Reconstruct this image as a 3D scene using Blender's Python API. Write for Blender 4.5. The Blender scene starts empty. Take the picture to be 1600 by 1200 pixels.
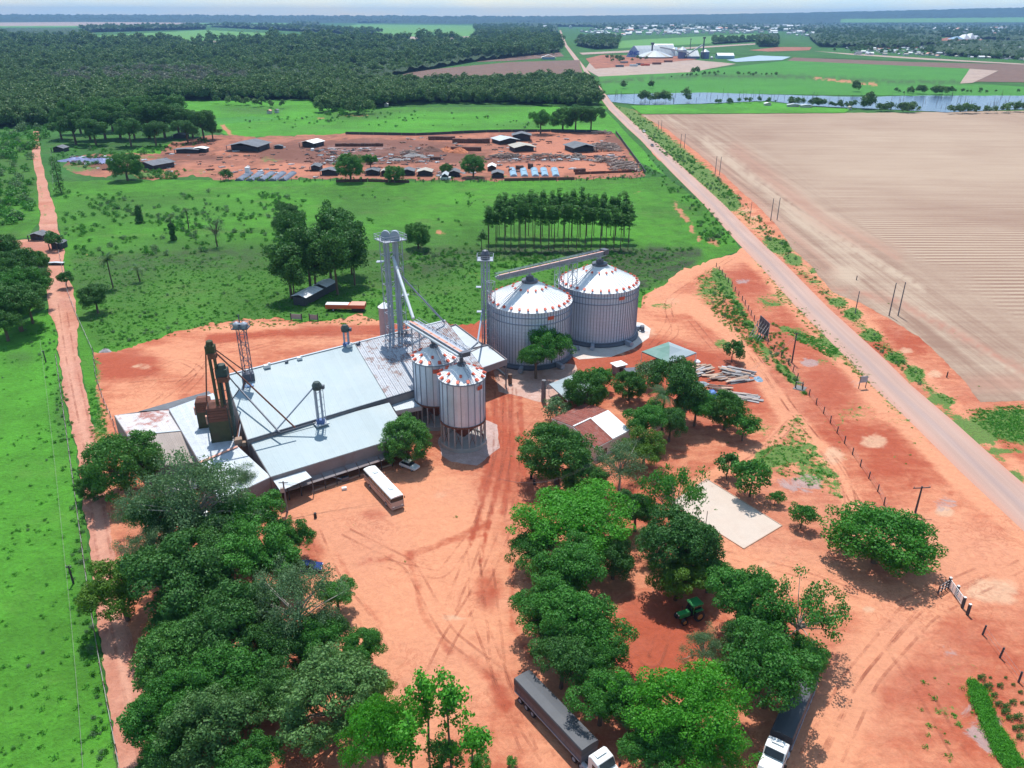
import bpy, math, random
import numpy as np
from mathutils import Vector, Matrix
from mathutils.geometry import delaunay_2d_cdt
random.seed(7); rng = np.random.default_rng(7)
S = bpy.context.scene
COL = S.collection

# ---------------------------------------------------------------- camera
CH = 80.0                       # drone height in metres
FPX, HORY, ROLL = 1220.0, 25.0, math.radians(0.2)
TH = math.atan((600 - HORY) / FPX)
cam_d = bpy.data.cameras.new('camera'); cam = bpy.data.objects.new('camera', cam_d); COL.objects.link(cam)
cam.location = (0, 0, CH)
cam_d.sensor_width = 36.0; cam_d.lens = 36.0 * FPX / 1600.0
cam_d.clip_start = 0.5; cam_d.clip_end = 90000
cam.rotation_euler = (Matrix.Rotation(math.pi / 2 - TH, 3, 'X') @ Matrix.Rotation(ROLL, 3, 'Z')).to_euler()
S.camera = cam

# ---------------------------------------------------------------- daylight
SUN_EL = math.radians(66); SUN_AZ = (-0.12, 1.0)     # direction towards the sun on the ground plane
W_ = bpy.data.worlds.new('World'); S.world = W_; W_.use_nodes = True
nt = W_.node_tree; nt.nodes.clear()
out = nt.nodes.new('ShaderNodeOutputWorld'); bg = nt.nodes.new('ShaderNodeBackground'); sky = nt.nodes.new('ShaderNodeTexSky')
sky.sky_type = 'NISHITA'; sky.sun_disc = False; sky.sun_elevation = SUN_EL
sky.sun_rotation = math.atan2(SUN_AZ[0], SUN_AZ[1]); sky.altitude = 100; sky.air_density = 1.0; sky.dust_density = 0.3; sky.ozone_density = 1.5
tc = nt.nodes.new('ShaderNodeTexCoord'); mp = nt.nodes.new('ShaderNodeMapping'); mp.inputs['Scale'].default_value = (1.6, 1.6, 9.0)
cn = nt.nodes.new('ShaderNodeTexNoise'); cn.inputs['Scale'].default_value = 2.2; cn.inputs['Detail'].default_value = 7; cn.inputs['Roughness'].default_value = 0.6
cr = nt.nodes.new('ShaderNodeValToRGB'); cr.color_ramp.elements[0].position = 0.42; cr.color_ramp.elements[1].position = 0.68
mx = nt.nodes.new('ShaderNodeMix'); mx.data_type = 'RGBA'; mx.inputs[7].default_value = (4.4, 6.4, 7.6, 1)
ml = nt.nodes.new('ShaderNodeMath'); ml.operation = 'MULTIPLY'; ml.inputs[1].default_value = 0.75
L = nt.links.new
L(tc.outputs['Generated'], mp.inputs['Vector']); L(mp.outputs[0], cn.inputs['Vector']); L(cn.outputs['Fac'], cr.inputs['Fac'])
L(cr.outputs['Color'], ml.inputs[0]); L(ml.outputs[0], mx.inputs[0]); L(sky.outputs[0], mx.inputs[6]); L(mx.outputs[2], bg.inputs['Color'])
bg.inputs['Strength'].default_value = 0.14
L(bg.outputs[0], out.inputs['Surface'])
sun_d = bpy.data.lights.new('sun', 'SUN'); sun = bpy.data.objects.new('sun', sun_d); COL.objects.link(sun)
sun_d.energy = 4.4; sun_d.angle = math.radians(0.55); sun_d.color = (1.0, 0.965, 0.91)
sv = Vector((SUN_AZ[0], SUN_AZ[1], 0)).normalized() * math.cos(SUN_EL) + Vector((0, 0, math.sin(SUN_EL)))
sun.rotation_euler = sv.to_track_quat('Z', 'Y').to_euler()
S.view_settings.view_transform = 'Standard'; S.view_settings.look = 'None'
S.view_settings.exposure = 0.20; S.view_settings.gamma = 1.0; S.view_settings.use_curve_mapping = False
S.cycles.max_bounces = 5; S.cycles.diffuse_bounces = 2; S.cycles.glossy_bounces = 2; S.cycles.transmission_bounces = 3
S.cycles.transparent_max_bounces = 8; S.cycles.volume_bounces = 0
S.cycles.use_adaptive_sampling = True; S.cycles.adaptive_threshold = 0.02

# ---------------------------------------------------------------- pixel (1600x1200 photo) -> world
cT, sT, cR, sR = math.cos(TH), math.sin(TH), math.cos(ROLL), math.sin(ROLL)
def P(x, y, z=0.0):
    """world point at height z that the photo shows at (x, y)"""
    u = (x - 800) / FPX; v = -(y - 600) / FPX
    u, v = u * cR - v * sR, u * sR + v * cR
    dy = cT + v * sT; dz = -sT + v * cT
    if dz > -0.0012: dz = -0.0012
    t = (z - CH) / dz
    return Vector((u * t, dy * t, z))
def PIX(p):
    dx, dy, dz = p[0], p[1], p[2] - CH
    w = dy * cT - dz * sT
    u = dx / w; v = (dy * sT + dz * cT) / w
    u, v = u * cR + v * sR, -u * sR + v * cR
    return 800 + FPX * u, 600 - FPX * v
def zat(p, ypx):
    """height at which the vertical line through p reaches photo row ypx"""
    lo, hi = 0.0, 79.0
    for _ in range(40):
        m = (lo + hi) / 2
        if PIX((p[0], p[1], m))[1] > ypx: lo = m
        else: hi = m
    return (lo + hi) / 2

# ---------------------------------------------------------------- tags
def tag(o, label=None, cat=None, group=None, kind=None):
    if label: o['label'] = label
    if cat: o['category'] = cat
    if group: o['group'] = group
    if kind: o['kind'] = kind
    return o
def empty(name, loc, rz=0.0, label=None, cat=None, group=None):
    o = bpy.data.objects.new(name, None); o.location = loc; o.rotation_euler = (0, 0, rz); o.empty_display_size = 0.3
    COL.objects.link(o); return tag(o, label, cat, group)
def copy_tree(o, loc=None, rz=None, parent=None, scale=None):
    c = o.copy(); COL.objects.link(c); c.parent = parent
    if loc is not None: c.location = loc
    if rz is not None: c.rotation_euler = (0, 0, rz)
    if scale is not None: c.scale = (scale,) * 3 if not hasattr(scale, '__len__') else scale
    for ch in list(o.children): copy_tree(ch, parent=c)
    return c

# ---------------------------------------------------------------- mesh builder
class MB:
    def __init__(s): s.v = []; s.f = []
    def add(s, vs, fs):
        n = len(s.v); s.v += [tuple(v) for v in vs]; s.f += [tuple(i + n for i in f) for f in fs]; return s
    def box(s, c, d, rz=0.0, M=None):
        hx, hy, hz = d[0] / 2, d[1] / 2, d[2] / 2
        vs = [Vector((a * hx, b * hy, e * hz)) for e in (-1, 1) for b in (-1, 1) for a in (-1, 1)]
        R = M if M is not None else Matrix.Rotation(rz, 3, 'Z')
        return s.add([R @ v + Vector(c) for v in vs], [(0, 2, 3, 1), (4, 5, 7, 6), (0, 1, 5, 4), (2, 6, 7, 3), (0, 4, 6, 2), (1, 3, 7, 5)])
    def beam(s, p, q, w, h=None):
        p = Vector(p); q = Vector(q); d = q - p; l = d.length
        if l < 1e-5: return s
        h = h or w; z = d / l
        up = Vector((0, 0, 1)) if abs(z.z) < 0.95 else Vector((0, 1, 0))
        x = up.cross(z).normalized(); y = z.cross(x)
        vs = []
        for e in (p, q):
            for a, b in ((-1, -1), (1, -1), (1, 1), (-1, 1)): vs.append(e + x * (a * w / 2) + y * (b * h / 2))
        return s.add(vs, [(3, 2, 1, 0), (4, 5, 6, 7), (0, 1, 5, 4), (1, 2, 6, 5), (2, 3, 7, 6), (3, 0, 4, 7)])
    def tube(s, p, q, r0, r1=None, n=8, caps=True):
        p = Vector(p); q = Vector(q); d = q - p; l = d.length
        if l < 1e-5: return s
        r1 = r0 if r1 is None else r1; z = d / l
        up = Vector((0, 0, 1)) if abs(z.z) < 0.95 else Vector((0, 1, 0))
        x = up.cross(z).normalized(); y = z.cross(x); vs = []
        for e, r in ((p, r0), (q, r1)):
            for k in range(n):
                a = 2 * math.pi * k / n; vs.append(e + x * (math.cos(a) * r) + y * (math.sin(a) * r))
        fs = [(k, (k + 1) % n, n + (k + 1) % n, n + k) for k in range(n)]
        if caps: fs += [tuple(range(n - 1, -1, -1)), tuple(range(n, 2 * n))]
        return s.add(vs, fs)
    def path(s, pts, rs, n=6):
        for i in range(len(pts) - 1): s.tube(pts[i], pts[i + 1], rs[i], rs[i + 1], n, caps=(i == len(pts) - 2))
        return s
    def lathe(s, c, prof, n=32, cap=True):
        c = Vector(c); vs = []
        for r, z in prof:
            for k in range(n):
                a = 2 * math.pi * k / n; vs.append(c + Vector((math.cos(a) * r, math.sin(a) * r, z)))
        fs = []
        for j in range(len(prof) - 1):
            for k in range(n):
                fs.append((j * n + k, j * n + (k + 1) % n, (j + 1) * n + (k + 1) % n, (j + 1) * n + k))
        if cap: fs += [tuple(range(n - 1, -1, -1)), tuple(range((len(prof) - 1) * n, len(prof) * n))]
        return s.add(vs, fs)
    def slab(s, pts, t):
        """polygon (top face) with thickness t downwards"""
        n = len(pts); top = [Vector(p) for p in pts]; bot = [p - Vector((0, 0, t)) for p in top]
        fs = [tuple(range(n)), tuple(range(2 * n - 1, n - 1, -1))] + [(k, n + k, n + (k + 1) % n, (k + 1) % n) for k in range(n)]
        return s.add(top + bot, fs)
    def wall(s, a, b, z0a, z1a, z0b=None, z1b=None, t=0.2):
        """upright wall from a to b (xy), with sloping top"""
        z0b = z0a if z0b is None else z0b; z1b = z1a if z1b is None else z1b
        a = Vector((a[0], a[1], 0)); b = Vector((b[0], b[1], 0)); d = (b - a).normalized(); n = Vector((-d.y, d.x, 0)) * (t / 2)
        vs = [a - n + Vector((0, 0, z0a)), b - n + Vector((0, 0, z0b)), b + n + Vector((0, 0, z0b)), a + n + Vector((0, 0, z0a)),
              a - n + Vector((0, 0, z1a)), b - n + Vector((0, 0, z1b)), b + n + Vector((0, 0, z1b)), a + n + Vector((0, 0, z1a))]
        return s.add(vs, [(3, 2, 1, 0), (4, 5, 6, 7), (0, 1, 5, 4), (1, 2, 6, 5), (2, 3, 7, 6), (3, 0, 4, 7)])
    def build(s, name, mat, parent=None, world=False, smooth=False, loc=None):
        off = Vector((0, 0, 0))
        if parent is not None and world:
            q = parent
            while q is not None: off += q.location; q = q.parent
        elif loc is not None: off = Vector(loc)
        me = bpy.data.meshes.new(name)
        me.from_pydata([tuple(Vector(v) - off) for v in s.v], [], s.f)
        if mat: me.materials.append(mat)
        if smooth: me.polygons.foreach_set('use_smooth', [True] * len(me.polygons))
        me.update()
        o = bpy.data.objects.new(name, me); COL.objects.link(o)
        if parent is not None: o.parent = parent
        elif loc is not None: o.location = loc
        return o
def dup(o, loc, rz=None, parent=None, rot=None):
    c = o.copy(); COL.objects.link(c); c.parent = parent if parent is not None else o.parent; c.location = loc
    if rz is not None: c.rotation_euler = (0, 0, rz)
    if rot is not None: c.rotation_euler = rot
    return c

# ---------------------------------------------------------------- materials
def newmat(name):
    m = bpy.data.materials.new(name); m.use_nodes = True; t = m.node_tree
    b = t.nodes['Principled BSDF']; return m, t, b
def node(t, k, **kw):
    n = t.nodes.new(k)
    for a, b in kw.items(): setattr(n, a, b)
    return n
def mixc(t, f, a, b, mode='MIX'):
    m = t.nodes.new('ShaderNodeMix'); m.data_type = 'RGBA'; m.blend_type = mode
    for i, v in ((0, f), (6, a), (7, b)):
        if hasattr(v, 'is_linked') or hasattr(v, 'links'): t.links.new(v, m.inputs[i])
        elif i == 0: m.inputs[0].default_value = v
        else: m.inputs[i].default_value = (*v[:3], 1)
    return m.outputs[2]
def math_(t, op, a, b=None, c=None, clamp=False):
    m = t.nodes.new('ShaderNodeMath'); m.operation = op; m.use_clamp = clamp
    for i, v in enumerate((a, b, c)):
        if v is None: continue
        if hasattr(v, 'links'): t.links.new(v, m.inputs[i])
        else: m.inputs[i].default_value = v
    return m.outputs[0]
def noise(t, scale, detail=4, rough=0.55, vec=None, dist=0.0):
    n = t.nodes.new('ShaderNodeTexNoise'); n.inputs['Scale'].default_value = scale; n.inputs['Detail'].default_value = detail
    n.inputs['Roughness'].default_value = rough; n.inputs['Distortion'].default_value = dist
    if vec is not None: t.links.new(vec, n.inputs['Vector'])
    return n.outputs['Fac']
def ramp(t, f, lo, hi):
    m = t.nodes.new('ShaderNodeMapRange'); m.inputs[1].default_value = lo; m.inputs[2].default_value = hi
    m.interpolation_type = 'SMOOTHSTEP'
    t.links.new(f, m.inputs[0]); return m.outputs[0]
def geo(t): return t.nodes.new('ShaderNodeNewGeometry').outputs['Position']
def scaled(t, vec, sc, rz=0.0):
    m = t.nodes.new('ShaderNodeMapping'); m.inputs['Scale'].default_value = sc; m.inputs['Rotation'].default_value = (0, 0, rz)
    t.links.new(vec, m.inputs['Vector']); return m.outputs[0]
def bump(t, b, h, strength=0.4, dist=0.1):
    n = t.nodes.new('ShaderNodeBump'); n.inputs['Strength'].default_value = strength; n.inputs['Distance'].default_value = dist
    t.links.new(h, n.inputs['Height']); t.links.new(n.outputs[0], b.inputs['Normal'])
def attr(t, name):
    a = t.nodes.new('ShaderNodeAttribute'); a.attribute_name = name; return a.outputs['Fac']
def objrand(t): return t.nodes.new('ShaderNodeObjectInfo').outputs['Random']

def M_(name, col, rough=0.75, metal=0.0, var=0.14, scale=0.8, dirt=None, dirt_amt=0.3, bmp=0.0, orand=0.06, spec=None):
    """plain painted / metal / masonry material with blotchy wear"""
    m, t, b = newmat(name); g = geo(t)
    n1 = noise(t, scale, 5, 0.6, g); n2 = noise(t, scale * 9, 3, 0.6, g)
    f = math_(t, 'ADD', math_(t, 'MULTIPLY', math_(t, 'SUBTRACT', n1, 0.5), var * 3), math_(t, 'MULTIPLY', math_(t, 'SUBTRACT', n2, 0.5), var * 1.5))
    f = math_(t, 'ADD', f, math_(t, 'MULTIPLY', math_(t, 'SUBTRACT', objrand(t), 0.5), orand * 2))
    f = math_(t, 'ADD', f, 1.0)
    c = t.nodes.new('ShaderNodeVectorMath'); c.operation = 'SCALE'; c.inputs[0].default_value = col; t.links.new(f, c.inputs['Scale'])
    o = c.outputs[0]
    if dirt is not None:
        n3 = noise(t, scale * 0.6, 6, 0.65, g, 0.6)
        o = mixc(t, math_(t, 'MULTIPLY', ramp(t, n3, 0.42, 0.72), dirt_amt), o, dirt)
    t.links.new(o, b.inputs['Base Color']); b.inputs['Roughness'].default_value = rough; b.inputs['Metallic'].default_value = metal
    if spec is not None: b.inputs['Specular IOR Level'].default_value = spec
    if bmp: bump(t, b, n2, bmp, 0.05)
    return m

RED = (0.38, 0.115, 0.055)
MT = {}
MT['galv'] = M_('galvanised steel', (0.36, 0.40, 0.47), 0.5, 0.3, 0.10, 0.35, (0.22, 0.22, 0.25), 0.35)
MT['galv_wall'] = M_('silo wall sheet', (0.64, 0.69, 0.77), 0.40, 0.25, 0.10, 0.20, (0.46, 0.40, 0.42), 0.30, orand=0.07)
MT['stiff'] = M_('stiffener steel', (0.24, 0.28, 0.35), 0.5, 0.2, 0.1, 0.6)
MT['galv_dark'] = M_('dark steel', (0.10, 0.11, 0.14), 0.5, 0.2, 0.15, 0.6)
MT['silo_roof'] = M_('silo roof sheet', (0.84, 0.85, 0.85), 0.5, 0.0, 0.05, 0.3, (0.5, 0.52, 0.55), 0.25)
MT['roof_blue'] = M_('pale blue roof sheet', (0.31, 0.385, 0.415), 0.5, 0.03, 0.07, 0.12, (0.42, 0.45, 0.42), 0.45, orand=0.03)
MT['roof_white'] = M_('white roof sheet', (0.50, 0.545, 0.58), 0.5, 0.02, 0.06, 0.25, (0.40, 0.38, 0.37), 0.35, orand=0.03)
MT['roof_beige'] = M_('beige old roof sheet', (0.36, 0.30, 0.27), 0.8, 0.0, 0.10, 0.4, (0.30, 0.24, 0.21), 0.4)
MT['roof_grey'] = M_('grey fibre cement roof', (0.15, 0.16, 0.18), 0.85, 0.0, 0.2, 0.5, (0.07, 0.07, 0.08), 0.5, orand=0.12)
MT['roof_tan'] = M_('tan fibre cement roof', (0.40, 0.37, 0.31), 0.85, 0.0, 0.12, 0.3, (0.5, 0.5, 0.5), 0.4)
MT['roof_bright'] = M_('bright white roof', (0.78, 0.78, 0.77), 0.6, 0.0, 0.05, 0.5, orand=0.05)
MT['roof_red'] = M_('red clay roof', (0.26, 0.07, 0.05), 0.85, 0.0, 0.3, 1.2, (0.33, 0.20, 0.17), 0.5, bmp=0.5, orand=0.15)
MT['concrete'] = M_('concrete', (0.42, 0.39, 0.37), 0.85, 0.0, 0.12, 0.5, (0.40, 0.22, 0.16), 0.4)
MT['concrete_light'] = M_('light concrete slab', (0.60, 0.54, 0.49), 0.85, 0.0, 0.08, 0.6, (0.52, 0.30, 0.22), 0.4)
MT['wall_grey'] = M_('grey wall', (0.24, 0.21, 0.215), 0.85, 0.0, 0.12, 0.5, (0.20, 0.10, 0.08), 0.4)
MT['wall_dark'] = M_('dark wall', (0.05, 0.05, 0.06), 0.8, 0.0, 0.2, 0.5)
MT['wall_white'] = M_('white wall', (0.60, 0.58, 0.56), 0.8, 0.0, 0.08, 0.5, (0.4, 0.25, 0.2), 0.4)
MT['orange'] = M_('orange red paint', (0.62, 0.10, 0.05), 0.55, 0.0, 0.08, 0.8)
MT['orange_pale'] = M_('faded orange cover', (0.62, 0.30, 0.22), 0.6, 0.0, 0.10, 0.8)
MT['rust'] = M_('rusted steel', (0.20, 0.075, 0.05), 0.85, 0.0, 0.3, 1.5, (0.08, 0.05, 0.04), 0.5, bmp=0.3)
MT['olive'] = M_('olive green old paint', (0.075, 0.075, 0.035), 0.75, 0.0, 0.3, 1.0, (0.10, 0.055, 0.035), 0.6)
MT['dark_green'] = M_('dark green old paint', (0.05, 0.075, 0.07), 0.7, 0.1, 0.3, 1.0, (0.05, 0.04, 0.03), 0.5)
MT['bark'] = M_('bark', (0.13, 0.09, 0.065), 0.9, 0.0, 0.25, 2.0, bmp=0.4)
MT['bark_pale'] = M_('pale bark', (0.42, 0.37, 0.32), 0.9, 0.0, 0.15, 2.0)
MT['wood'] = M_('weathered wood', (0.20, 0.13, 0.10), 0.9, 0.0, 0.2, 2.0, orand=0.2)
MT['wood_pale'] = M_('pale sawn wood', (0.40, 0.27, 0.20), 0.9, 0.0, 0.15, 1.5, orand=0.25)
MT['wood_grey'] = M_('grey timber', (0.30, 0.28, 0.28), 0.9, 0.0, 0.2, 1.5, orand=0.3)
MT['pole'] = M_('dark pole', (0.06, 0.055, 0.06), 0.85, 0.0, 0.2, 2.0)
MT['pole_grey'] = M_('concrete pole', (0.16, 0.16, 0.17), 0.85, 0.0, 0.15, 2.0)
MT['tarp'] = M_('dark tarpaulin', (0.055, 0.06, 0.072), 0.6, 0.0, 0.15, 0.5, (0.10, 0.10, 0.11), 0.4, bmp=0.25)
MT['black'] = M_('black rubber', (0.018, 0.018, 0.02), 0.7, 0.0, 0.2, 2.0)
MT['glass'] = M_('dark glass', (0.02, 0.025, 0.03), 0.12, 0.0, 0.05, 1.0)
MT['white'] = M_('white paint', (0.78, 0.78, 0.77), 0.35, 0.0, 0.04, 0.8)
MT['cream'] = M_('cream bus paint', (0.50, 0.38, 0.33), 0.5, 0.0, 0.10, 0.8, (0.32, 0.16, 0.12), 0.5)
MT['blue_car'] = M_('dark blue car paint', (0.015, 0.035, 0.16), 0.25, 0.3, 0.05, 1.0)
MT['tractor'] = M_('green tractor paint', (0.03, 0.30, 0.08), 0.4, 0.0, 0.12, 1.5)
MT['yellow'] = M_('ochre wheel paint', (0.42, 0.20, 0.06), 0.6, 0.0, 0.15, 1.5)
MT['tent_grey'] = M_('grey tent fabric', (0.30, 0.36, 0.385), 0.7, 0.0, 0.05, 0.5)
MT['tent_green'] = M_('faded green tent fabric', (0.11, 0.24, 0.20), 0.7, 0.0, 0.12, 0.5, (0.24, 0.32, 0.31), 0.5)
MT['blue_tarp'] = M_('blue tarpaulin', (0.05, 0.16, 0.45), 0.5, 0.0, 0.2, 1.5, (0.3, 0.4, 0.55), 0.5)
MT['brick_dark'] = M_('dark fired bricks', (0.12, 0.055, 0.04), 0.9, 0.0, 0.25, 1.5, bmp=0.4, orand=0.2)
MT['mound'] = M_('loose orange soil', (0.50, 0.17, 0.08), 0.95, 0.0, 0.2, 0.4, bmp=0.4)
MT['log'] = M_('piled log', (0.33, 0.25, 0.21), 0.9, 0.0, 0.25, 0.6, orand=0.35)
MT['tunnel'] = M_('blue plastic tunnel', (0.24, 0.38, 0.50), 0.4, 0.0, 0.1, 0.3, orand=0.05)
MT['tunnel_grey'] = M_('grey plastic tunnel', (0.13, 0.15, 0.20), 0.45, 0.0, 0.1, 0.3, orand=0.08)
MT['court'] = M_('court sand', (0.56, 0.46, 0.385), 0.95, 0.0, 0.06, 0.5, (0.50, 0.36, 0.28), 0.25, orand=0)
MT['sign_blue'] = M_('blue sign paint', (0.01, 0.06, 0.40), 0.6)
MT['wall_pale_blue'] = M_('pale blue gable cladding', (0.30, 0.42, 0.62), 0.6)
MT['silo_blue'] = M_('dark blue grey steel', (0.13, 0.15, 0.30), 0.5, 0.2)  # even dark blue grey for far silos, hall walls and rubble heaps

def rusty_roof(name, base, rust, amt, scl=0.35):
    m, t, b = newmat(name); g = geo(t)
    n1 = noise(t, scl, 7, 0.72, g, 0.5); n2 = noise(t, scl * 5, 4, 0.6, g); n0 = noise(t, 0.07, 3, 0.5, g)
    k = math_(t, 'ADD', math_(t, 'MULTIPLY', n1, 0.7), math_(t, 'MULTIPLY', n2, 0.3)); k = math_(t, 'ADD', k, math_(t, 'MULTIPLY', math_(t, 'SUBTRACT', n0, 0.5), 0.25))
    f = ramp(t, k, amt, amt + 0.09)
    v = math_(t, 'ADD', math_(t, 'MULTIPLY', math_(t, 'SUBTRACT', noise(t, 1.1, 4, 0.6, g), 0.5), 0.5), math_(t, 'ADD', 0.94, math_(t, 'MULTIPLY', objrand(t), 0.12)))
    c = t.nodes.new('ShaderNodeVectorMath'); c.operation = 'SCALE'; c.inputs[0].default_value = base; t.links.new(v, c.inputs['Scale'])
    o = mixc(t, math_(t, 'MULTIPLY', f, 0.85), c.outputs[0], rust); t.links.new(o, b.inputs['Base Color'])
    b.inputs['Roughness'].default_value = 0.6; b.inputs['Metallic'].default_value = 0.05
    return m
MT['rusty_old'] = rusty_roof('old rust streaked roof', (0.40, 0.42, 0.46), (0.20, 0.11, 0.095), 0.49)
MT['rusty_red'] = rusty_roof('white roof with red rust', (0.55, 0.51, 0.50), (0.34, 0.10, 0.07), 0.515, 0.18)
MT['spotted'] = rusty_roof('white roof with dark spots', (0.50, 0.53, 0.57), (0.22, 0.17, 0.18), 0.575, 0.9)

def foliage(name, c1, c2, trans=0.22, hue=0.0):
    m, t, b = newmat(name)
    f = attr(t, 'tint'); r = objrand(t)
    f2 = math_(t, 'ADD', math_(t, 'MULTIPLY', f, 0.62), math_(t, 'MULTIPLY', r, 0.42), clamp=True)
    c = mixc(t, f2, c1, c2)
    t.links.new(c, b.inputs['Base Color']); b.inputs['Roughness'].default_value = 0.55; b.inputs['Specular IOR Level'].default_value = 0.25
    tr = t.nodes.new('ShaderNodeBsdfTranslucent'); t.links.new(mixc(t, 0.5, c, (c2[0] * 1.3, c2[1] * 1.3, c2[2] * 0.8)), tr.inputs[0])
    ms = t.nodes.new('ShaderNodeMixShader'); ms.inputs[0].default_value = trans
    t.links.new(b.outputs[0], ms.inputs[1]); t.links.new(tr.outputs[0], ms.inputs[2])
    t.links.new(ms.outputs[0], t.nodes['Material Output'].inputs['Surface']); return m
FO = {
 'mango':  foliage('mango leaves', (0.034, 0.120, 0.020), (0.110, 0.29, 0.055), 0.24),
 'greymango': foliage('grey green mango leaves', (0.050, 0.13, 0.034), (0.155, 0.30, 0.090), 0.22),
 'broad':  foliage('broad leaves', (0.034, 0.130, 0.020), (0.090, 0.30, 0.045), 0.25),
 'dark':   foliage('dark leaves', (0.028, 0.100, 0.020), (0.080, 0.22, 0.045), 0.22),
 'bright': foliage('bright leaves', (0.045, 0.20, 0.016), (0.115, 0.42, 0.035), 0.32),
 'olive':  foliage('olive leaves', (0.055, 0.14, 0.018), (0.125, 0.25, 0.028), 0.25),
 'feather': foliage('feathery leaves', (0.075, 0.155, 0.065), (0.155, 0.27, 0.12), 0.25),
 'far':    foliage('forest leaves', (0.045, 0.105, 0.030), (0.135, 0.25, 0.070), 0.15),
 'farpale': foliage('pale forest leaves', (0.12, 0.145, 0.10), (0.20, 0.22, 0.16), 0.1),
 'weed':   foliage('weed leaves', (0.040, 0.16, 0.018), (0.085, 0.31, 0.032), 0.25),
 'grass':  foliage('grass blades', (0.050, 0.19, 0.020), (0.095, 0.35, 0.036), 0.3),
 'farlight': foliage('light forest leaves', (0.06, 0.13, 0.03), (0.15, 0.28, 0.07), 0.15),
 'dome': foliage('dense dome leaves', (0.030, 0.14, 0.012), (0.085, 0.32, 0.030), 0.25),
 'eucalypt': foliage('eucalypt leaves', (0.038, 0.125, 0.022), (0.095, 0.26, 0.048), 0.28),
}
# ---------------------------------------------------------------- ground sheets
def inside(poly, pts):
    x, y = pts[:, 0], pts[:, 1]; n = len(poly); c = np.zeros(len(pts), bool); j = n - 1
    for i in range(n):
        xi, yi = poly[i]; xj, yj = poly[j]
        k = ((yi > y) != (yj > y)) & (x < (xj - xi) * (y - yi) / (yj - yi + 1e-12) + xi)
        c ^= k; j = i
    return c
def densify(poly, step, jag, closed=True):
    r = []; n = len(poly)
    for i in range(n if closed else n - 1):
        a = np.array(poly[i], float); b = np.array(poly[(i + 1) % n], float); l = np.hypot(*(b - a)); k = max(1, int(l / step))
        k = min(k, 400)
        for q in range(k): r.append(a + (b - a) * q / k)
    r = np.array(r)
    if jag > 0:
        m = len(r); ph = rng.random(12) * 6.28; s = np.arange(m) * step
        off = np.zeros((m, 2))
        for o_, (wl, am) in enumerate(((60, 1.0), (27, 0.8), (13, 0.6), (6.5, 0.45))):
            off[:, 0] += am * np.sin(s * 6.28 / wl + ph[o_]); off[:, 1] += am * 0.6 * np.sin(s * 6.28 / wl * 1.13 + ph[o_ + 4])
        off += rng.normal(0, 0.35, off.shape)
        off[:, 1] *= np.clip((r[:, 1] - 20) / 350, 0.06, 1.2); off[:, 0] *= np.clip((r[:, 1] + 60) / 400, 0.2, 1.2)
        r = r + off * jag
        if not closed: return r
    return r
def seg_d(pts, line):
    d = np.full(len(pts), 1e9)
    for i in range(len(line) - 1):
        a = np.array(line[i], float); b = np.array(line[i + 1], float); ab = b - a; l2 = ab @ ab + 1e-9
        t = np.clip(((pts - a) @ ab) / l2, 0, 1); q = a + t[:, None] * ab
        d = np.minimum(d, np.hypot(*(pts - q).T))
    return d
def sheet(name, poly, mat, z, step=6.0, jag=1.0, fields=None, ystep=None, zfun=None, kind='structure', skirt=False):
    """ground sheet whose outline is read off the photo and laid on the ground plane; fields: name -> list of marks"""
    ystep = ystep or step
    bd = densify(poly, step * 0.8, jag)
    nb = len(bd)
    x0, y0 = bd.min(0); x1, y1 = bd.max(0)
    gx, gy = np.meshgrid(np.arange(x0, x1, step), np.arange(y0, y1, ystep)); g = np.stack([gx.ravel(), gy.ravel()], 1)
    g += rng.uniform(-0.3, 0.3, g.shape) * [step, ystep]
    g = g[inside(bd, g)]
    if len(g):
        keep = np.ones(len(g), bool)
        if nb * len(g) < 4e7:
            for i0 in range(0, len(g), 4000):
                q = g[i0:i0 + 4000]; d = np.abs(q[:, None, 0] - bd[None, :, 0]) / step + np.abs(q[:, None, 1] - bd[None, :, 1]) / ystep
                keep[i0:i0 + 4000] = d.min(1) > 0.45
        g = g[keep]
    pts = np.concatenate([bd, g]) if len(g) else bd
    vs, _, fs, _, _, _ = delaunay_2d_cdt([Vector(p) for p in pts], [(i, (i + 1) % nb) for i in range(nb)], [], 1, 1e-5)
    pv = np.array([(v.x, v.y) for v in vs])
    wv = [P(x, y, 0) for x, y in pv]
    if zfun is not None:
        ob = seg_d(pv, list(bd) + [bd[0]]) < 0.02 if skirt else np.zeros(len(pv), bool)
        zs = zfun(pv, np.array([(w.x, w.y) for w in wv])); zs = np.where(ob, 0.0, zs)
    else: zs = np.zeros(len(pv))
    me = bpy.data.meshes.new(name)
    me.from_pydata([(w.x, w.y, z + float(h)) for w, h in zip(wv, zs)], [], [tuple(f) for f in fs]); me.materials.append(mat)
    # faces point up
    me.update()
    if len(me.polygons) and sum(p.normal.z for p in list(me.polygons)[:50]) < 0: me.flip_normals()
    for fn, marks in (fields or {}).items():
        val = np.zeros(len(pv))
        for mk in marks:
            if mk[0] == 'line':
                _, ln, w, a = mk; d = seg_d(pv, ln); val += a * np.clip(1.3 - d / w, 0, 1)
            elif mk[0] == 'blob':
                _, cx, cy, rx, ry, a = mk; d = np.hypot((pv[:, 0] - cx) / rx, (pv[:, 1] - cy) / ry); val += a * np.clip(1.6 - 1.2 * d, 0, 1)
            elif mk[0] == 'poly':
                _, pl, a = mk; val += a * inside(pl, pv)
        at = me.attributes.new(fn, 'FLOAT', 'POINT'); at.data.foreach_set('value', val.astype(np.float32))
    o = bpy.data.objects.new(name, me); COL.objects.link(o)
    if kind: o['kind'] = kind
    return o

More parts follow.
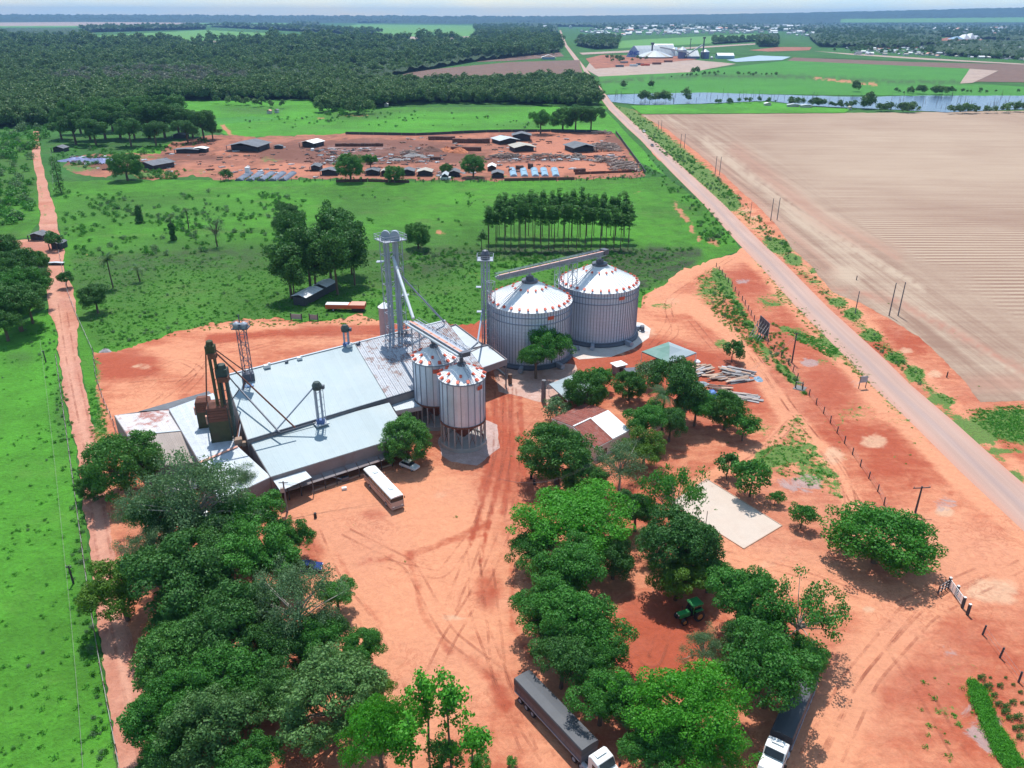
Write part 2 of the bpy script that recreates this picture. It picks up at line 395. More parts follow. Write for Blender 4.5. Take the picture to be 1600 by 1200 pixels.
def grass_mat(name, c_lo, c_hi, c_dry, dry=0.25, rows=None, fine=1.0):
    m, t, b = newmat(name); g = geo(t)
    a = noise(t, 0.018, 5, 0.6, g, 0.4); d = noise(t, 0.16, 5, 0.65, g, 0.3); e = noise(t, 1.3 * fine, 4, 0.7, g)
    f = math_(t, 'ADD', math_(t, 'MULTIPLY', a, 0.45), math_(t, 'ADD', math_(t, 'MULTIPLY', d, 0.35), math_(t, 'MULTIPLY', e, 0.35)))
    f = ramp(t, f, 0.42, 0.74)
    c = mixc(t, f, c_lo, c_hi)
    dr = ramp(t, noise(t, 0.035, 6, 0.7, scaled(t, g, (1, 1.6, 1))), 0.52, 0.72)
    c = mixc(t, math_(t, 'MULTIPLY', dr, dry), c, c_dry)
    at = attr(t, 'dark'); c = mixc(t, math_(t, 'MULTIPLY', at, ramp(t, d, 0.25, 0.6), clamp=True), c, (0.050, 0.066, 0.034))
    bs = attr(t, 'bare'); c = mixc(t, ramp(t, math_(t, 'ADD', bs, math_(t, 'MULTIPLY', math_(t, 'SUBTRACT', noise(t, 0.25, 6, 0.7, g), 0.5), 1.3)), 0.35, 0.65), c, (0.47, 0.20, 0.11))
    t.links.new(c, b.inputs['Base Color']); b.inputs['Roughness'].default_value = 0.9; b.inputs['Specular IOR Level'].default_value = 0.15
    bump(t, b, math_(t, 'ADD', e, math_(t, 'MULTIPLY', d, 2.0)), 0.9, 0.6)
    return m
def soil_mat(name, lo, hi, pale=(0.66, 0.40, 0.26), streak=None, fine=1.0, spread=(0.35, 0.69)):
    m, t, b = newmat(name); g = geo(t)
    a = noise(t, 0.045, 6, 0.62, g, 1.6); d = noise(t, 0.25 * fine, 6, 0.70, g, 1.2); e = noise(t, 2.2 * fine, 4, 0.7, g)
    f = math_(t, 'ADD', math_(t, 'MULTIPLY', a, 0.55), math_(t, 'ADD', math_(t, 'MULTIPLY', d, 0.38), math_(t, 'MULTIPLY', e, 0.12)))
    if streak:
        s = noise(t, 0.5, 5, 0.6, scaled(t, g, streak[0], streak[1])); f = math_(t, 'ADD', math_(t, 'MULTIPLY', f, 0.75), math_(t, 'MULTIPLY', s, 0.27))
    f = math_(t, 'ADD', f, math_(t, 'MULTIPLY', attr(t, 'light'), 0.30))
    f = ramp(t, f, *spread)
    c = mixc(t, f, lo, hi)
    hv = noise(t, 0.028, 5, 0.6, g, 1.0); c = mixc(t, math_(t, 'MULTIPLY', ramp(t, hv, 0.42, 0.68), 0.30), c, (lo[0] * .45 + hi[0] * .48, lo[1] * .55 + hi[1] * .60, lo[2] * .65 + hi[2] * .75))
    pn = noise(t, 0.13 * fine, 6, 0.65, g, 1.2); pf = math_(t, 'ADD', attr(t, 'pale'), math_(t, 'MULTIPLY', math_(t, 'SUBTRACT', pn, 0.55), 2.2)); c = mixc(t, math_(t, 'MULTIPLY', ramp(t, pf, 0.3, 0.95), 0.8), c, pale)
    gf = math_(t, 'ADD', attr(t, 'grey'), math_(t, 'MULTIPLY', math_(t, 'SUBTRACT', d, 0.5), 1.8)); c = mixc(t, math_(t, 'MULTIPLY', ramp(t, gf, 0.4, 0.7), 0.8), c, (0.36, 0.27, 0.26))
    # fine mottling, rills and stones
    rn = noise(t, 0.22 * fine, 5, 0.6, g, 2.5); rd_ = math_(t, 'ABSOLUTE', math_(t, 'SUBTRACT', math_(t, 'MULTIPLY', rn, 2.0), 1.0)); rl = math_(t, 'SUBTRACT', 1.0, ramp(t, rd_, 0.0, 0.10))
    c = mixc(t, math_(t, 'MULTIPLY', math_(t, 'MULTIPLY', rl, ramp(t, noise(t, 0.05, 3, 0.6, g), 0.45, 0.65)), 0.34), c, (lo[0] * .85, lo[1] * .8, lo[2] * .8))
    m1 = noise(t, 0.9 * fine, 7, 0.78, g, 0.6); mv = math_(t, 'ADD', 0.88, math_(t, 'MULTIPLY', ramp(t, m1, 0.30, 0.70), 0.23))
    vs_ = t.nodes.new('ShaderNodeVectorMath'); vs_.operation = 'SCALE'; t.links.new(c, vs_.inputs[0]); t.links.new(mv, vs_.inputs['Scale']); c = vs_.outputs[0]
    gr = math_(t, 'ADD', math_(t, 'MULTIPLY', attr(t, 'green'), 0.85), math_(t, 'ADD', math_(t, 'MULTIPLY', math_(t, 'SUBTRACT', noise(t, 0.16, 5, 0.7, g, 1.0), 0.5), 2.2), math_(t, 'MULTIPLY', math_(t, 'SUBTRACT', noise(t, 1.1, 6, 0.8, g), 0.5), 1.8)))
    gc = mixc(t, ramp(t, e, 0.3, 0.7), (0.05, 0.12, 0.03), (0.08, 0.24, 0.04))
    c = mixc(t, math_(t, 'MULTIPLY', ramp(t, gr, 0.50, 0.72), 0.9), c, gc)
    t.links.new(c, b.inputs['Base Color']); b.inputs['Roughness'].default_value = 0.92; b.inputs['Specular IOR Level'].default_value = 0.2
    bump(t, b, math_(t, 'ADD', e, math_(t, 'MULTIPLY', d, 2.5)), 0.55, 0.25)
    return m

G_MEADOW = grass_mat('meadow grass', (0.044, 0.125, 0.016), (0.088, 0.29, 0.026), (0.13, 0.18, 0.055), 0.5)
G_BRIGHT = grass_mat('lush grass', (0.055, 0.175, 0.018), (0.094, 0.335, 0.030), (0.12, 0.25, 0.045), 0.5)
G_BASE = grass_mat('country grass', (0.030, 0.085, 0.020), (0.050, 0.17, 0.028), (0.12, 0.14, 0.06), 0.4, fine=0.3)
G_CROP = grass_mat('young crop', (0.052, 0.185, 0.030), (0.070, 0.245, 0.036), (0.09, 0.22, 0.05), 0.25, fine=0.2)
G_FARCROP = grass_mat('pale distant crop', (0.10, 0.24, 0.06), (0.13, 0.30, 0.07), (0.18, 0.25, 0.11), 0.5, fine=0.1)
G_SCRUB = grass_mat('tall dry scrub', (0.040, 0.060, 0.028), (0.065, 0.10, 0.035), (0.12, 0.10, 0.06), 0.6)
S_YARD = soil_mat('red yard soil', (0.37, 0.080, 0.040), (0.62, 0.265, 0.148), streak=((0.25, 1.1, 1), 0.5), pale=(0.60, 0.37, 0.24))
S_ROAD = soil_mat('red dirt road', (0.42, 0.155, 0.10), (0.56, 0.275, 0.19), pale=(0.62, 0.42, 0.32))
S_MILL = soil_mat('brickyard soil', (0.17, 0.070, 0.048), (0.46, 0.175, 0.105), pale=(0.6, 0.42, 0.34), fine=0.5)
S_FALLOW = soil_mat('pink fallow soil', (0.34, 0.24, 0.19), (0.44, 0.33, 0.27), fine=0.15)
S_BROWN = soil_mat('ploughed brown soil', (0.150, 0.085, 0.066), (0.20, 0.122, 0.092), fine=0.15)
S_SAND = soil_mat('court sand', (0.58, 0.48, 0.40), (0.68, 0.58, 0.50), fine=1.5)
S_PADDOCK = soil_mat('garden soil', (0.36, 0.125, 0.075), (0.55, 0.24, 0.15))

# country base, out to the horizon
b_ = MB(); R_ = 17500
ring = [0, 120, 300, 700, 1500, 3500, 8000, R_]
for i in range(len(ring) - 1):
    for j in range(48):
        a0, a1 = 2 * math.pi * j / 48, 2 * math.pi * (j + 1) / 48
        q = [(ring[i] * math.cos(a0), ring[i] * math.sin(a0), 0), (ring[i + 1] * math.cos(a0), ring[i + 1] * math.sin(a0), 0),
             (ring[i + 1] * math.cos(a1), ring[i + 1] * math.sin(a1), 0), (ring[i] * math.cos(a1), ring[i] * math.sin(a1), 0)]
        b_.add(q if i else q[1:], [(0, 1, 2, 3)] if i else [(0, 1, 2)])
        if not i: b_.v[-3:] = [q[0], q[1], q[2]]
ground = b_.build('ground', G_BASE); tag(ground, kind='structure')
if ground.data.polygons[60].normal.z < 0: ground.data.flip_normals()

# meadows
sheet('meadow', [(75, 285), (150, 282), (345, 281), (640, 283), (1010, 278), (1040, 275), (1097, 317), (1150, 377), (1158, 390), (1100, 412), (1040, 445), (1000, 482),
                 (780, 512), (600, 512), (480, 512), (300, 520), (215, 548), (160, 560), (150, 660), (140, 640), (118, 520), (100, 420), (98, 385), (85, 330)],
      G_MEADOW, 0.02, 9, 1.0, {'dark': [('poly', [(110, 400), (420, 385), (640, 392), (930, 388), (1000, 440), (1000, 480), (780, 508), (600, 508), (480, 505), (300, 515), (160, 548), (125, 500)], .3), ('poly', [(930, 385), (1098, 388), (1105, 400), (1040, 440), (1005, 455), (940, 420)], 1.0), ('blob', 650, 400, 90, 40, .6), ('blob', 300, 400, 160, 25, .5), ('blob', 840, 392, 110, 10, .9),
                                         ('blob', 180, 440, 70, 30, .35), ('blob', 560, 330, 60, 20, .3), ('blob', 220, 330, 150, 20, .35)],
                               'bare': [('blob', 690, 362, 12, 4, .7), ('blob', 860, 296, 22, 3, .6), ('blob', 1000, 300, 20, 3, .4), ('line', [(1050, 315), (1075, 345), (1090, 372)], 5, .8), ('blob', 1112, 378, 14, 5, .9), ('blob', 540, 560, 5, 5, 0), ('line', [(105, 396), (190, 397)], 3, .7), ('line', [(640, 360), (660, 385)], 6, .5), ('blob', 740, 430, 20, 6, .4)]})
sheet('grass_field', [(-500, 900), (-300, 560), (0, 520), (40, 500), (75, 480), (88, 520), (98, 620), (118, 700), (130, 800), (138, 850), (148, 960), (162, 1060), (180, 1200), (190, 1330), (-500, 1330)],
      G_BRIGHT, 0.02, 9, 1.2, {'dark': [('blob', 30, 560, 30, 12, .5), ('blob', 95, 640, 12, 60, .5), ('blob', 130, 900, 12, 160, .35)]})
sheet('roadside_grass', [(60, 215), (-400, 225), (-400, 500), (0, 520), (60, 480), (66, 420), (30, 405), (-50, 400), (-50, 372), (45, 372), (62, 345), (60, 300), (48, 225)], G_MEADOW, 0.02, 9, 1.0, {'dark': [('blob', 20, 270, 60, 60, .5)]})
# the back pasture strips behind the brickyard
PST = sheet('pasture', [(225, 158), (480, 157), (530, 168), (650, 168), (860, 166), (945, 172), (1005, 235), (1040, 275), (985, 245), (962, 208), (780, 207), (650, 212), (450, 212), (360, 215), (335, 200), (325, 182), (230, 170)], G_BRIGHT, 0.03, 7, 0.8, ystep=4,
      fields={'dark': [('blob', 560, 180, 60, 8, .6), ('blob', 700, 172, 120, 5, .6), ('blob', 400, 172, 60, 5, .6), ('blob', 820, 195, 80, 6, .35), ('blob', 500, 200, 90, 5, .35)], 'bare': [('line', [(348, 196), (362, 212)], 4, .9), ('line', [(480, 186), (575, 180)], 1.5, .6)]})
sheet('pasture', [(130, 262), (215, 232), (300, 220), (270, 240), (220, 250), (150, 268)], G_BRIGHT, 0.035, 6, 0.8, ystep=3)
sheet('vegetable_plot', [(330, 185), (395, 182), (450, 186), (340, 194)], G_CROP, 0.05, 8, 0.3, ystep=3)

# brickyard / sawmill soil
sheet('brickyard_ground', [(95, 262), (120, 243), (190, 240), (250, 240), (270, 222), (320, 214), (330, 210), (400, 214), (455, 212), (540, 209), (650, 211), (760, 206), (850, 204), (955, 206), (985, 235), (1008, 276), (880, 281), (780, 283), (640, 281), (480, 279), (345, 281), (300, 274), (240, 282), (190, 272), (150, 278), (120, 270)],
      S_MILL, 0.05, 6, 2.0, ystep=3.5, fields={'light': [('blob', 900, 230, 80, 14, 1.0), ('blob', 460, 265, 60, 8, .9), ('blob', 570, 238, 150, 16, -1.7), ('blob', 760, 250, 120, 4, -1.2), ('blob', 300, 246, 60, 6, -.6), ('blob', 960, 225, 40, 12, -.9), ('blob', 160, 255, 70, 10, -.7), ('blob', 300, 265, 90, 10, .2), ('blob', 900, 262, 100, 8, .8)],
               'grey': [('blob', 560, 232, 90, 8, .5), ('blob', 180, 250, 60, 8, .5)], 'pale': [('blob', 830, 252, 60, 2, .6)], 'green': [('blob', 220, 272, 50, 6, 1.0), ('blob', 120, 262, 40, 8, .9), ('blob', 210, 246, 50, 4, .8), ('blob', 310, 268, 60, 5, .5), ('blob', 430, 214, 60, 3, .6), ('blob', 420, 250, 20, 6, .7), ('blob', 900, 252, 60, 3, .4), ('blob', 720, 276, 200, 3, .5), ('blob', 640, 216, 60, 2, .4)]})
# the yard
YARD = [(146, 552), (176, 549), (215, 540), (262, 522), (330, 506), (380, 499), (430, 497), (480, 504), (540, 498), (562, 489), (585, 500), (605, 503), (720, 508), (760, 500), (860, 498), (1000, 480), (1010, 460),
        (1035, 445), (1070, 420), (1112, 407), (1140, 398), (1160, 388), (1180, 395), (1240, 470), (1320, 550), (1430, 660), (1530, 755), (1640, 842), (1850, 990), (2150, 1330), (250, 1330), (238, 1200), (215, 1060), (190, 950), (168, 850), (158, 780), (146, 700), (152, 640), (150, 590)]
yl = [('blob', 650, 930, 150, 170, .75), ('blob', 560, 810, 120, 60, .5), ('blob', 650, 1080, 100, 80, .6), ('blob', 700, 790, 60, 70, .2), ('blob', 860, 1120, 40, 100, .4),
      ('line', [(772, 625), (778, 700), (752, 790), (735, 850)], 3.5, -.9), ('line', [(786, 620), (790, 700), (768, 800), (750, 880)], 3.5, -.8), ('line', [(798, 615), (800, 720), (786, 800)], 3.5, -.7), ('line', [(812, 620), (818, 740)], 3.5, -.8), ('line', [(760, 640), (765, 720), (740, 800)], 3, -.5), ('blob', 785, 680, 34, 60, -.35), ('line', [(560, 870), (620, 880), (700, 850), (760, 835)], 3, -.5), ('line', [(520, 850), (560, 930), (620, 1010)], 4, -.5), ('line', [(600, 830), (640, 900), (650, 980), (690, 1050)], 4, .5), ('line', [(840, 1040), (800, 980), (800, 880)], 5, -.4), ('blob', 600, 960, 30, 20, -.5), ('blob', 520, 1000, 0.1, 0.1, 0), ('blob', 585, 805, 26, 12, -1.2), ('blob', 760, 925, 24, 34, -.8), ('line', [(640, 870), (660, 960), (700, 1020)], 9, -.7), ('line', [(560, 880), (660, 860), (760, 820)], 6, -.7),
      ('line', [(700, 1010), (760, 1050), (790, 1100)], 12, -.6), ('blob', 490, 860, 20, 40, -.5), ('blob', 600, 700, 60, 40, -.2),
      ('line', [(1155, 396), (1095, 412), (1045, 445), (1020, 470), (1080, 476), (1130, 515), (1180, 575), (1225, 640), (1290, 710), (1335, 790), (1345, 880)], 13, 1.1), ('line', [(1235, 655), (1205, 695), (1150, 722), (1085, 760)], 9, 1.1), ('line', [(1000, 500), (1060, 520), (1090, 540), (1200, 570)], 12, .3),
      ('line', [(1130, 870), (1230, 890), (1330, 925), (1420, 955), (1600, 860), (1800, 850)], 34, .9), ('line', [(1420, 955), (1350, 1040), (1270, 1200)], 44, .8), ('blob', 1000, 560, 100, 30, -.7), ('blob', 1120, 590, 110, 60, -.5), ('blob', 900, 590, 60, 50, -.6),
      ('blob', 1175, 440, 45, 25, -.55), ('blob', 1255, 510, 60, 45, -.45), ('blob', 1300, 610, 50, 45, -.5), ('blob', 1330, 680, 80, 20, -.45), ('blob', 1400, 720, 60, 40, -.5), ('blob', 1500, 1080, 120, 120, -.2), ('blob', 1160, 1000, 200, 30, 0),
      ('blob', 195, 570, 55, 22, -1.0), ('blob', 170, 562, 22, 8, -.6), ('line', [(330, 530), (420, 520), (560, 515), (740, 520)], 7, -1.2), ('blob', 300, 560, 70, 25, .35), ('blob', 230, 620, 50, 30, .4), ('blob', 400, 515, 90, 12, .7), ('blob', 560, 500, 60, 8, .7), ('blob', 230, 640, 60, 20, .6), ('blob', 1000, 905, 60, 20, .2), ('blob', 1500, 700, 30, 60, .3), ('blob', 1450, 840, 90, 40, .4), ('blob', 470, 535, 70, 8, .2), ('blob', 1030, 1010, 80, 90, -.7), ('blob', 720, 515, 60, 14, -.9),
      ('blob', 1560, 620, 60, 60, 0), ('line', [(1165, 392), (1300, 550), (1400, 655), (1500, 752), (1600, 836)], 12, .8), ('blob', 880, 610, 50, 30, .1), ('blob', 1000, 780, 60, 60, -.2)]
yp = [('blob', 1545, 925, 55, 22, 1.1), ('blob', 1367, 690, 26, 12, 1.3), ('blob', 1303, 712, 22, 16, 1.0), ('blob', 225, 573, 20, 6, 1.0), ('blob', 1475, 800, 18, 10, 1.2), ('blob', 1357, 952, 14, 7, 1.1), ('blob', 708, 966, 22, 6, .8), ('blob', 690, 770, 16, 12, .6), ('blob', 790, 815, 24, 8, .6), ('blob', 1195, 880, 30, 12, .6),
      ('blob', 1050, 470, 20, 10, .8), ('blob', 1010, 520, 22, 18, .7), ('blob', 960, 548, 50, 8, .8), ('line', [(800, 580), (830, 600), (880, 580)], 8, .5), ('blob', 650, 930, 130, 110, .18)]
yg = [('blob', 1265, 567, 16, 7, 1.0), ('blob', 1160, 440, 14, 5, .8), ('blob', 1110, 745, 1, 1, 0), ('blob', 1255, 755, 45, 18, .7), ('blob', 1540, 1130, 40, 60, .6), ('blob', 1480, 790, 28, 20, .5), ('blob', 250, 590, 60, 12, .25), ('blob', 1345, 600, 26, 20, .35), ('blob', 1485, 1015, 22, 18, .4)]
yv = [('line', [(1120, 425), (1160, 490), (1190, 540), (1225, 580), (1255, 610)], 9, .95), ('blob', 1112, 450, 30, 28, .9), ('blob', 1205, 470, 26, 16, .75), ('line', [(1225, 515), (1270, 530), (1310, 545)], 11, 1.0), ('blob', 1290, 560, 30, 14, .5), ('poly', [(1245, 640), (1262, 665), (1275, 700), (1310, 740), (1320, 785), (1270, 760), (1215, 740), (1165, 730), (1190, 705), (1225, 690)], .62),
      ('blob', 1215, 712, 44, 14, .7), ('blob', 1035, 478, 22, 6, .8), ('blob', 1130, 537, 18, 8, .9), ('blob', 1360, 690, 120, 60, .22), ('line', [(1180, 395), (1300, 520), (1430, 650)], 14, .35), ('blob', 1430, 640, 40, 30, .3), ('blob', 1190, 670, 24, 12, .6), ('blob', 1175, 560, 20, 8, .2), ('blob', 150, 690, 20, 60, .9), ('blob', 150, 600, 10, 60, .8),
      ('blob', 1500, 1110, 80, 90, .25), ('blob', 1020, 600, 40, 20, .25), ('blob', 900, 640, 50, 20, .3), ('line', [(1180, 400), (1240, 470), (1320, 560), (1400, 640)], 7, .40), ('blob', 1150, 1160, 60, 40, .0), ('blob', 460, 1150, 60, 40, .0), ('blob', 1340, 640, 30, 20, .35)]
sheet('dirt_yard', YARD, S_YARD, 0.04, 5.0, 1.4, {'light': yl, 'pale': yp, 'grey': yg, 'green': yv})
# left dirt road
sheet('dirt_road', [(52, 205), (60, 205), (66, 260), (86, 330), (99, 385), (101, 420), (119, 470), (123, 560), (140, 640), (153, 700), (165, 780), (176, 850), (195, 950), (220, 1060), (240, 1150), (262, 1330), (192, 1330), (185, 1200), (165, 1060), (151, 960), (141, 850), (132, 800), (120, 700), (100, 620), (89, 520), (76, 480), (70, 440), (74, 405), (30, 400), (-60, 402), (-60, 376), (62, 374), (62, 345), (60, 300), (50, 240)],
      S_ROAD, 0.06, 6, 1.0, {'light': [('line', [(80, 440), (105, 560), (140, 720), (165, 900), (210, 1150)], 6, .7), ('blob', 40, 388, 60, 8, -.5)], 'green': [('line', [(56, 240), (72, 350)], 4, .55)]})
# right verge and field
VERGE_G = [('line', [(965, 165), (1100, 275), (1140, 315)], 16, 1.5), ('line', [(1140, 315), (1215, 385), (1300, 465), (1400, 560), (1500, 660), (1590, 745)], 13, .62), ('blob', 1215, 385, 25, 12, 1.1), ('blob', 1275, 422, 10, 5, .8), ('blob', 1310, 472, 14, 6, 1.0), ('blob', 1335, 490, 14, 9, 1.0), ('blob', 1362, 525, 16, 9, 1.2), ('blob', 1400, 560, 18, 9, .9), ('blob', 1430, 585, 16, 12, 1.0), ('blob', 1470, 625, 30, 8, .9), ('blob', 1575, 665, 70, 28, 1.5), ('blob', 1570, 705, 30, 5, .8)]
sheet('roadside_verge', [(958, 163), (1006, 176), (1052, 203), (1118, 253), (1168, 298), (1218, 341), (1256, 388), (1290, 418), (1318, 452), (1358, 468), (1406, 495), (1456, 522), (1516, 582), (1546, 622), (1600, 622), (2200, 612), (2200, 1320), (1590, 800), (1520, 715), (1440, 640), (1370, 565), (1300, 500), (1235, 440), (1186, 395), (1132, 345), (1078, 296), (1022, 242), (990, 204)],
      S_YARD, 0.045, 4.5, 1.0, {'green': [('line', [(965, 165), (1100, 275), (1140, 315)], 16, 1.5), ('line', [(1140, 315), (1215, 385), (1300, 465), (1400, 560), (1500, 660), (1590, 745)], 13, .62), ('blob', 1215, 385, 25, 12, 1.1), ('blob', 1240, 405, 14, 8, 1.0), ('blob', 1275, 422, 10, 5, .8), ('blob', 1310, 472, 14, 6, 1.0), ('blob', 1335, 490, 14, 9, 1.0), ('blob', 1362, 525, 16, 9, 1.2), ('blob', 1400, 560, 18, 9, .9), ('blob', 1430, 585, 16, 12, 1.0),
                                          ('blob', 1470, 625, 30, 8, .9), ('blob', 1575, 665, 70, 28, 1.5), ('blob', 1700, 680, 90, 60, 1.5), ('blob', 1570, 705, 30, 5, .8), ('blob', 1590, 745, 20, 12, .5)],
                                'light': [('line', [(1020, 225), (1300, 450), (1600, 740)], 9, .4), ('blob', 1400, 540, 60, 30, -.4), ('blob', 1550, 690, 50, 30, -.2)],
                                'pale': [('blob', 1168, 330, 14, 5, .9), ('blob', 1180, 340, 12, 5, .9), ('blob', 1340, 455, 40, 12, .5), ('blob', 1415, 548, 14, 7, 1.1), ('blob', 1460, 585, 14, 8, .8), ('blob', 1244, 400, 6, 3, .9)]})
# harvested field with rows
mf, t_, pb_ = newmat('harvested field')
g_ = geo(t_)
rd = (P(1292, 479) - P(1000, 201)).normalized(); ra = math.atan2(rd.y, rd.x)
n1 = noise(t_, 0.010, 6, 0.6, g_, 0.5); n2 = noise(t_, 0.12, 5, 0.7, scaled(t_, g_, (0.12, 1.0, 1), 0.06)); n3 = noise(t_, 0.9, 4, 0.7, g_)
wv_ = node(t_, 'ShaderNodeTexWave', wave_type='BANDS', bands_direction='Y'); wv_.inputs['Scale'].default_value = 0.085; wv_.inputs['Distortion'].default_value = 3.0; wv_.inputs['Detail'].default_value = 3; wv_.inputs['Detail Scale'].default_value = 0.25
t_.links.new(scaled(t_, g_, (0.35, 1, 1), -0.02), wv_.inputs['Vector'])
dg = noise(t_, 0.22, 5, 0.7, scaled(t_, scaled(t_, g_, (1, 1, 1), -ra), (0.03, 1.0, 1)))
rows = math_(t_, 'MULTIPLY', math_(t_, 'SUBTRACT', wv_.outputs['Fac'], 0.5), math_(t_, 'MULTIPLY', attr(t_, 'rows'), math_(t_, 'MULTIPLY', ramp(t_, noise(t_, 0.018, 4, 0.6, scaled(t_, g_, (.4, 1, 1))), 0.35, 0.65), 0.62)))
diag = math_(t_, 'MULTIPLY', math_(t_, 'SUBTRACT', dg, 0.5), math_(t_, 'MULTIPLY', attr(t_, 'diag'), 1.1))
f_ = math_(t_, 'ADD', math_(t_, 'MULTIPLY', n1, 0.40), math_(t_, 'ADD', math_(t_, 'MULTIPLY', n2, 0.35), math_(t_, 'MULTIPLY', n3, 0.22)))
f_ = math_(t_, 'ADD', f_, math_(t_, 'ADD', rows, diag)); f_ = math_(t_, 'ADD', f_, math_(t_, 'MULTIPLY', attr(t_, 'light'), 0.3))
c_ = mixc(t_, ramp(t_, f_, 0.25, 0.75), (0.265, 0.162, 0.118), (0.44, 0.33, 0.245))
c_ = mixc(t_, math_(t_, 'MULTIPLY', attr(t_, 'red'), ramp(t_, dg, 0.3, 0.6), clamp=True), c_, (0.38, 0.175, 0.125))
t_.links.new(c_, pb_.inputs['Base Color']); pb_.inputs['Roughness'].default_value = 0.95; pb_.inputs['Specular IOR Level'].default_value = 0.1
bump(t_, pb_, math_(t_, 'ADD', n3, wv_.outputs['Fac']), 0.4, 0.2)
sheet('harvested_field', [(1000, 179), (1200, 177), (1400, 176), (1600, 173), (2000, 168), (2600, 165), (2600, 640), (1600, 626), (1532, 629), (1500, 588), (1440, 530), (1392, 500), (1345, 474), (1300, 457), (1272, 420), (1240, 390), (1206, 343), (1156, 297), (1106, 252), (1042, 202)],
      mf, 0.07, 8, 0.6, {'rows': [('poly', [(1200, 240), (2600, 240), (2600, 520), (1600, 500), (1420, 400)], .45), ('poly', [(1330, 345), (2600, 345), (2600, 490), (1600, 470), (1440, 400)], .8)],
                         'diag': [('line', [(1010, 185), (1180, 300), (1400, 470), (1600, 600)], 60, 1.0)], 'red': [('line', [(1020, 190), (1130, 270), (1300, 430)], 12, .5), ('line', [(1150, 235), (1290, 350), (1400, 400)], 14, .45), ('line', [(1290, 450), (1400, 470), (1600, 580)], 5, .8), ('blob', 1560, 600, 80, 14, .5)],
                         'light': [('blob', 1500, 250, 260, 70, .35), ('line', [(1100, 220), (1300, 370), (1440, 450)], 5, .9), ('blob', 1320, 430, 26, 14, .9), ('blob', 1500, 530, 120, 30, -.25)]})
# paved road: asphalt dusted with red earth, on a low bank
ROADL = [(874, 47), (881, 70), (902, 100), (922, 130), (945, 165), (980, 200), (1000, 218), (1049, 269), (1097, 317), (1150, 377), (1187, 415), (1244, 480), (1325, 562), (1359, 600), (1428, 665), (1497, 734), (1566, 799), (1700, 925), (1900, 1115)]
ROADR = [(878, 47), (887, 70), (912, 100), (932, 130), (960, 165), (997, 200), (1037, 238), (1094, 290), (1150, 340), (1206, 391), (1262, 443), (1325, 492), (1394, 555), (1462, 625), (1531, 692), (1600, 765), (1720, 880), (1930, 1075)]
mr, t_, pb_ = newmat('dusty paved road'); g_ = geo(t_)
n1 = noise(t_, 0.03, 5, 0.6, g_); n2 = noise(t_, 0.6, 5, 0.6, scaled(t_, scaled(t_, g_, (1, 1, 1), -ra), (0.04, 1.3, 1))); n3 = noise(t_, 4, 3, 0.6, g_)
f_ = math_(t_, 'ADD', math_(t_, 'MULTIPLY', n1, 0.35), math_(t_, 'ADD', math_(t_, 'MULTIPLY', n2, 0.5), math_(t_, 'MULTIPLY', n3, 0.15)))
c_ = mixc(t_, ramp(t_, f_, 0.3, 0.7), (0.37, 0.235, 0.19), (0.48, 0.32, 0.26)); c_ = mixc(t_, math_(t_, 'MULTIPLY', attr(t_, 'rut'), 0.65), c_, (0.30, 0.235, 0.23))
c_ = mixc(t_, math_(t_, 'MULTIPLY', attr(t_, 'edge'), 0.7), c_, (0.50, 0.26, 0.19))
t_.links.new(c_, pb_.inputs['Base Color']); pb_.inputs['Roughness'].default_value = 0.9
def lerp_line(A, B, f): 
    ys = [p[1] for p in A]; return [(A[i][0] * (1 - f) + np.interp(A[i][1], [q[1] for q in B], [q[0] for q in B]) * f, A[i][1]) for i in range(len(A))]
mb = MB(); cross = [0, .06, .15, .3, .42, .5, .58, .7, .85, .94, 1]
pts3 = []
for i in range(len(ROADL) - 1):
    k = max(2, int((ROADL[i + 1][1] - ROADL[i][1]) / 5))
    for q in range(k): 
        f = q / k; a = (ROADL[i][0] * (1 - f) + ROADL[i + 1][0] * f, ROADL[i][1] * (1 - f) + ROADL[i + 1][1] * f); pts3.append(a)
cl = [P(*a) for a in pts3]
rw = 9.6
vs = []; rut = []; edg = []
for i, c in enumerate(cl):
    d = (cl[min(i + 1, len(cl) - 1)] - cl[max(i - 1, 0)]); d.z = 0; d.normalize(); n = Vector((d.y, -d.x, 0)) * (1 if d.y < 0 else 1)
    n = Vector((-d.y, d.x, 0)); n = n if n.x > 0 else -n
    for s_ in cross:
        h = 0.12 + 0.13 * (1 - abs(2 * s_ - 1)) if 0 < s_ < 1 else 0.0
        vs.append(c + n * (rw * s_) + Vector((0, 0, 0.05 + h)))
        rut.append(max(0, 1 - abs(s_ - .45) / .12) * .9); edg.append(1.0 if s_ < .1 or s_ > .9 else (.4 if s_ < .2 or s_ > .8 else 0))
K = len(cross)
mb.add(vs, [(i * K + j, i * K + j + 1, (i + 1) * K + j + 1, (i + 1) * K + j) for i in range(len(cl) - 1) for j in range(K - 1)])
ro = mb.build('paved_road', mr); tag(ro, kind='structure')
if ro.data.polygons[40].normal.z < 0: ro.data.flip_normals()
for nm, ar in (('rut', rut), ('edge', edg)):
    at = ro.data.attributes.new(nm, 'FLOAT', 'POINT'); at.data.foreach_set('value', np.array(ar, np.float32))
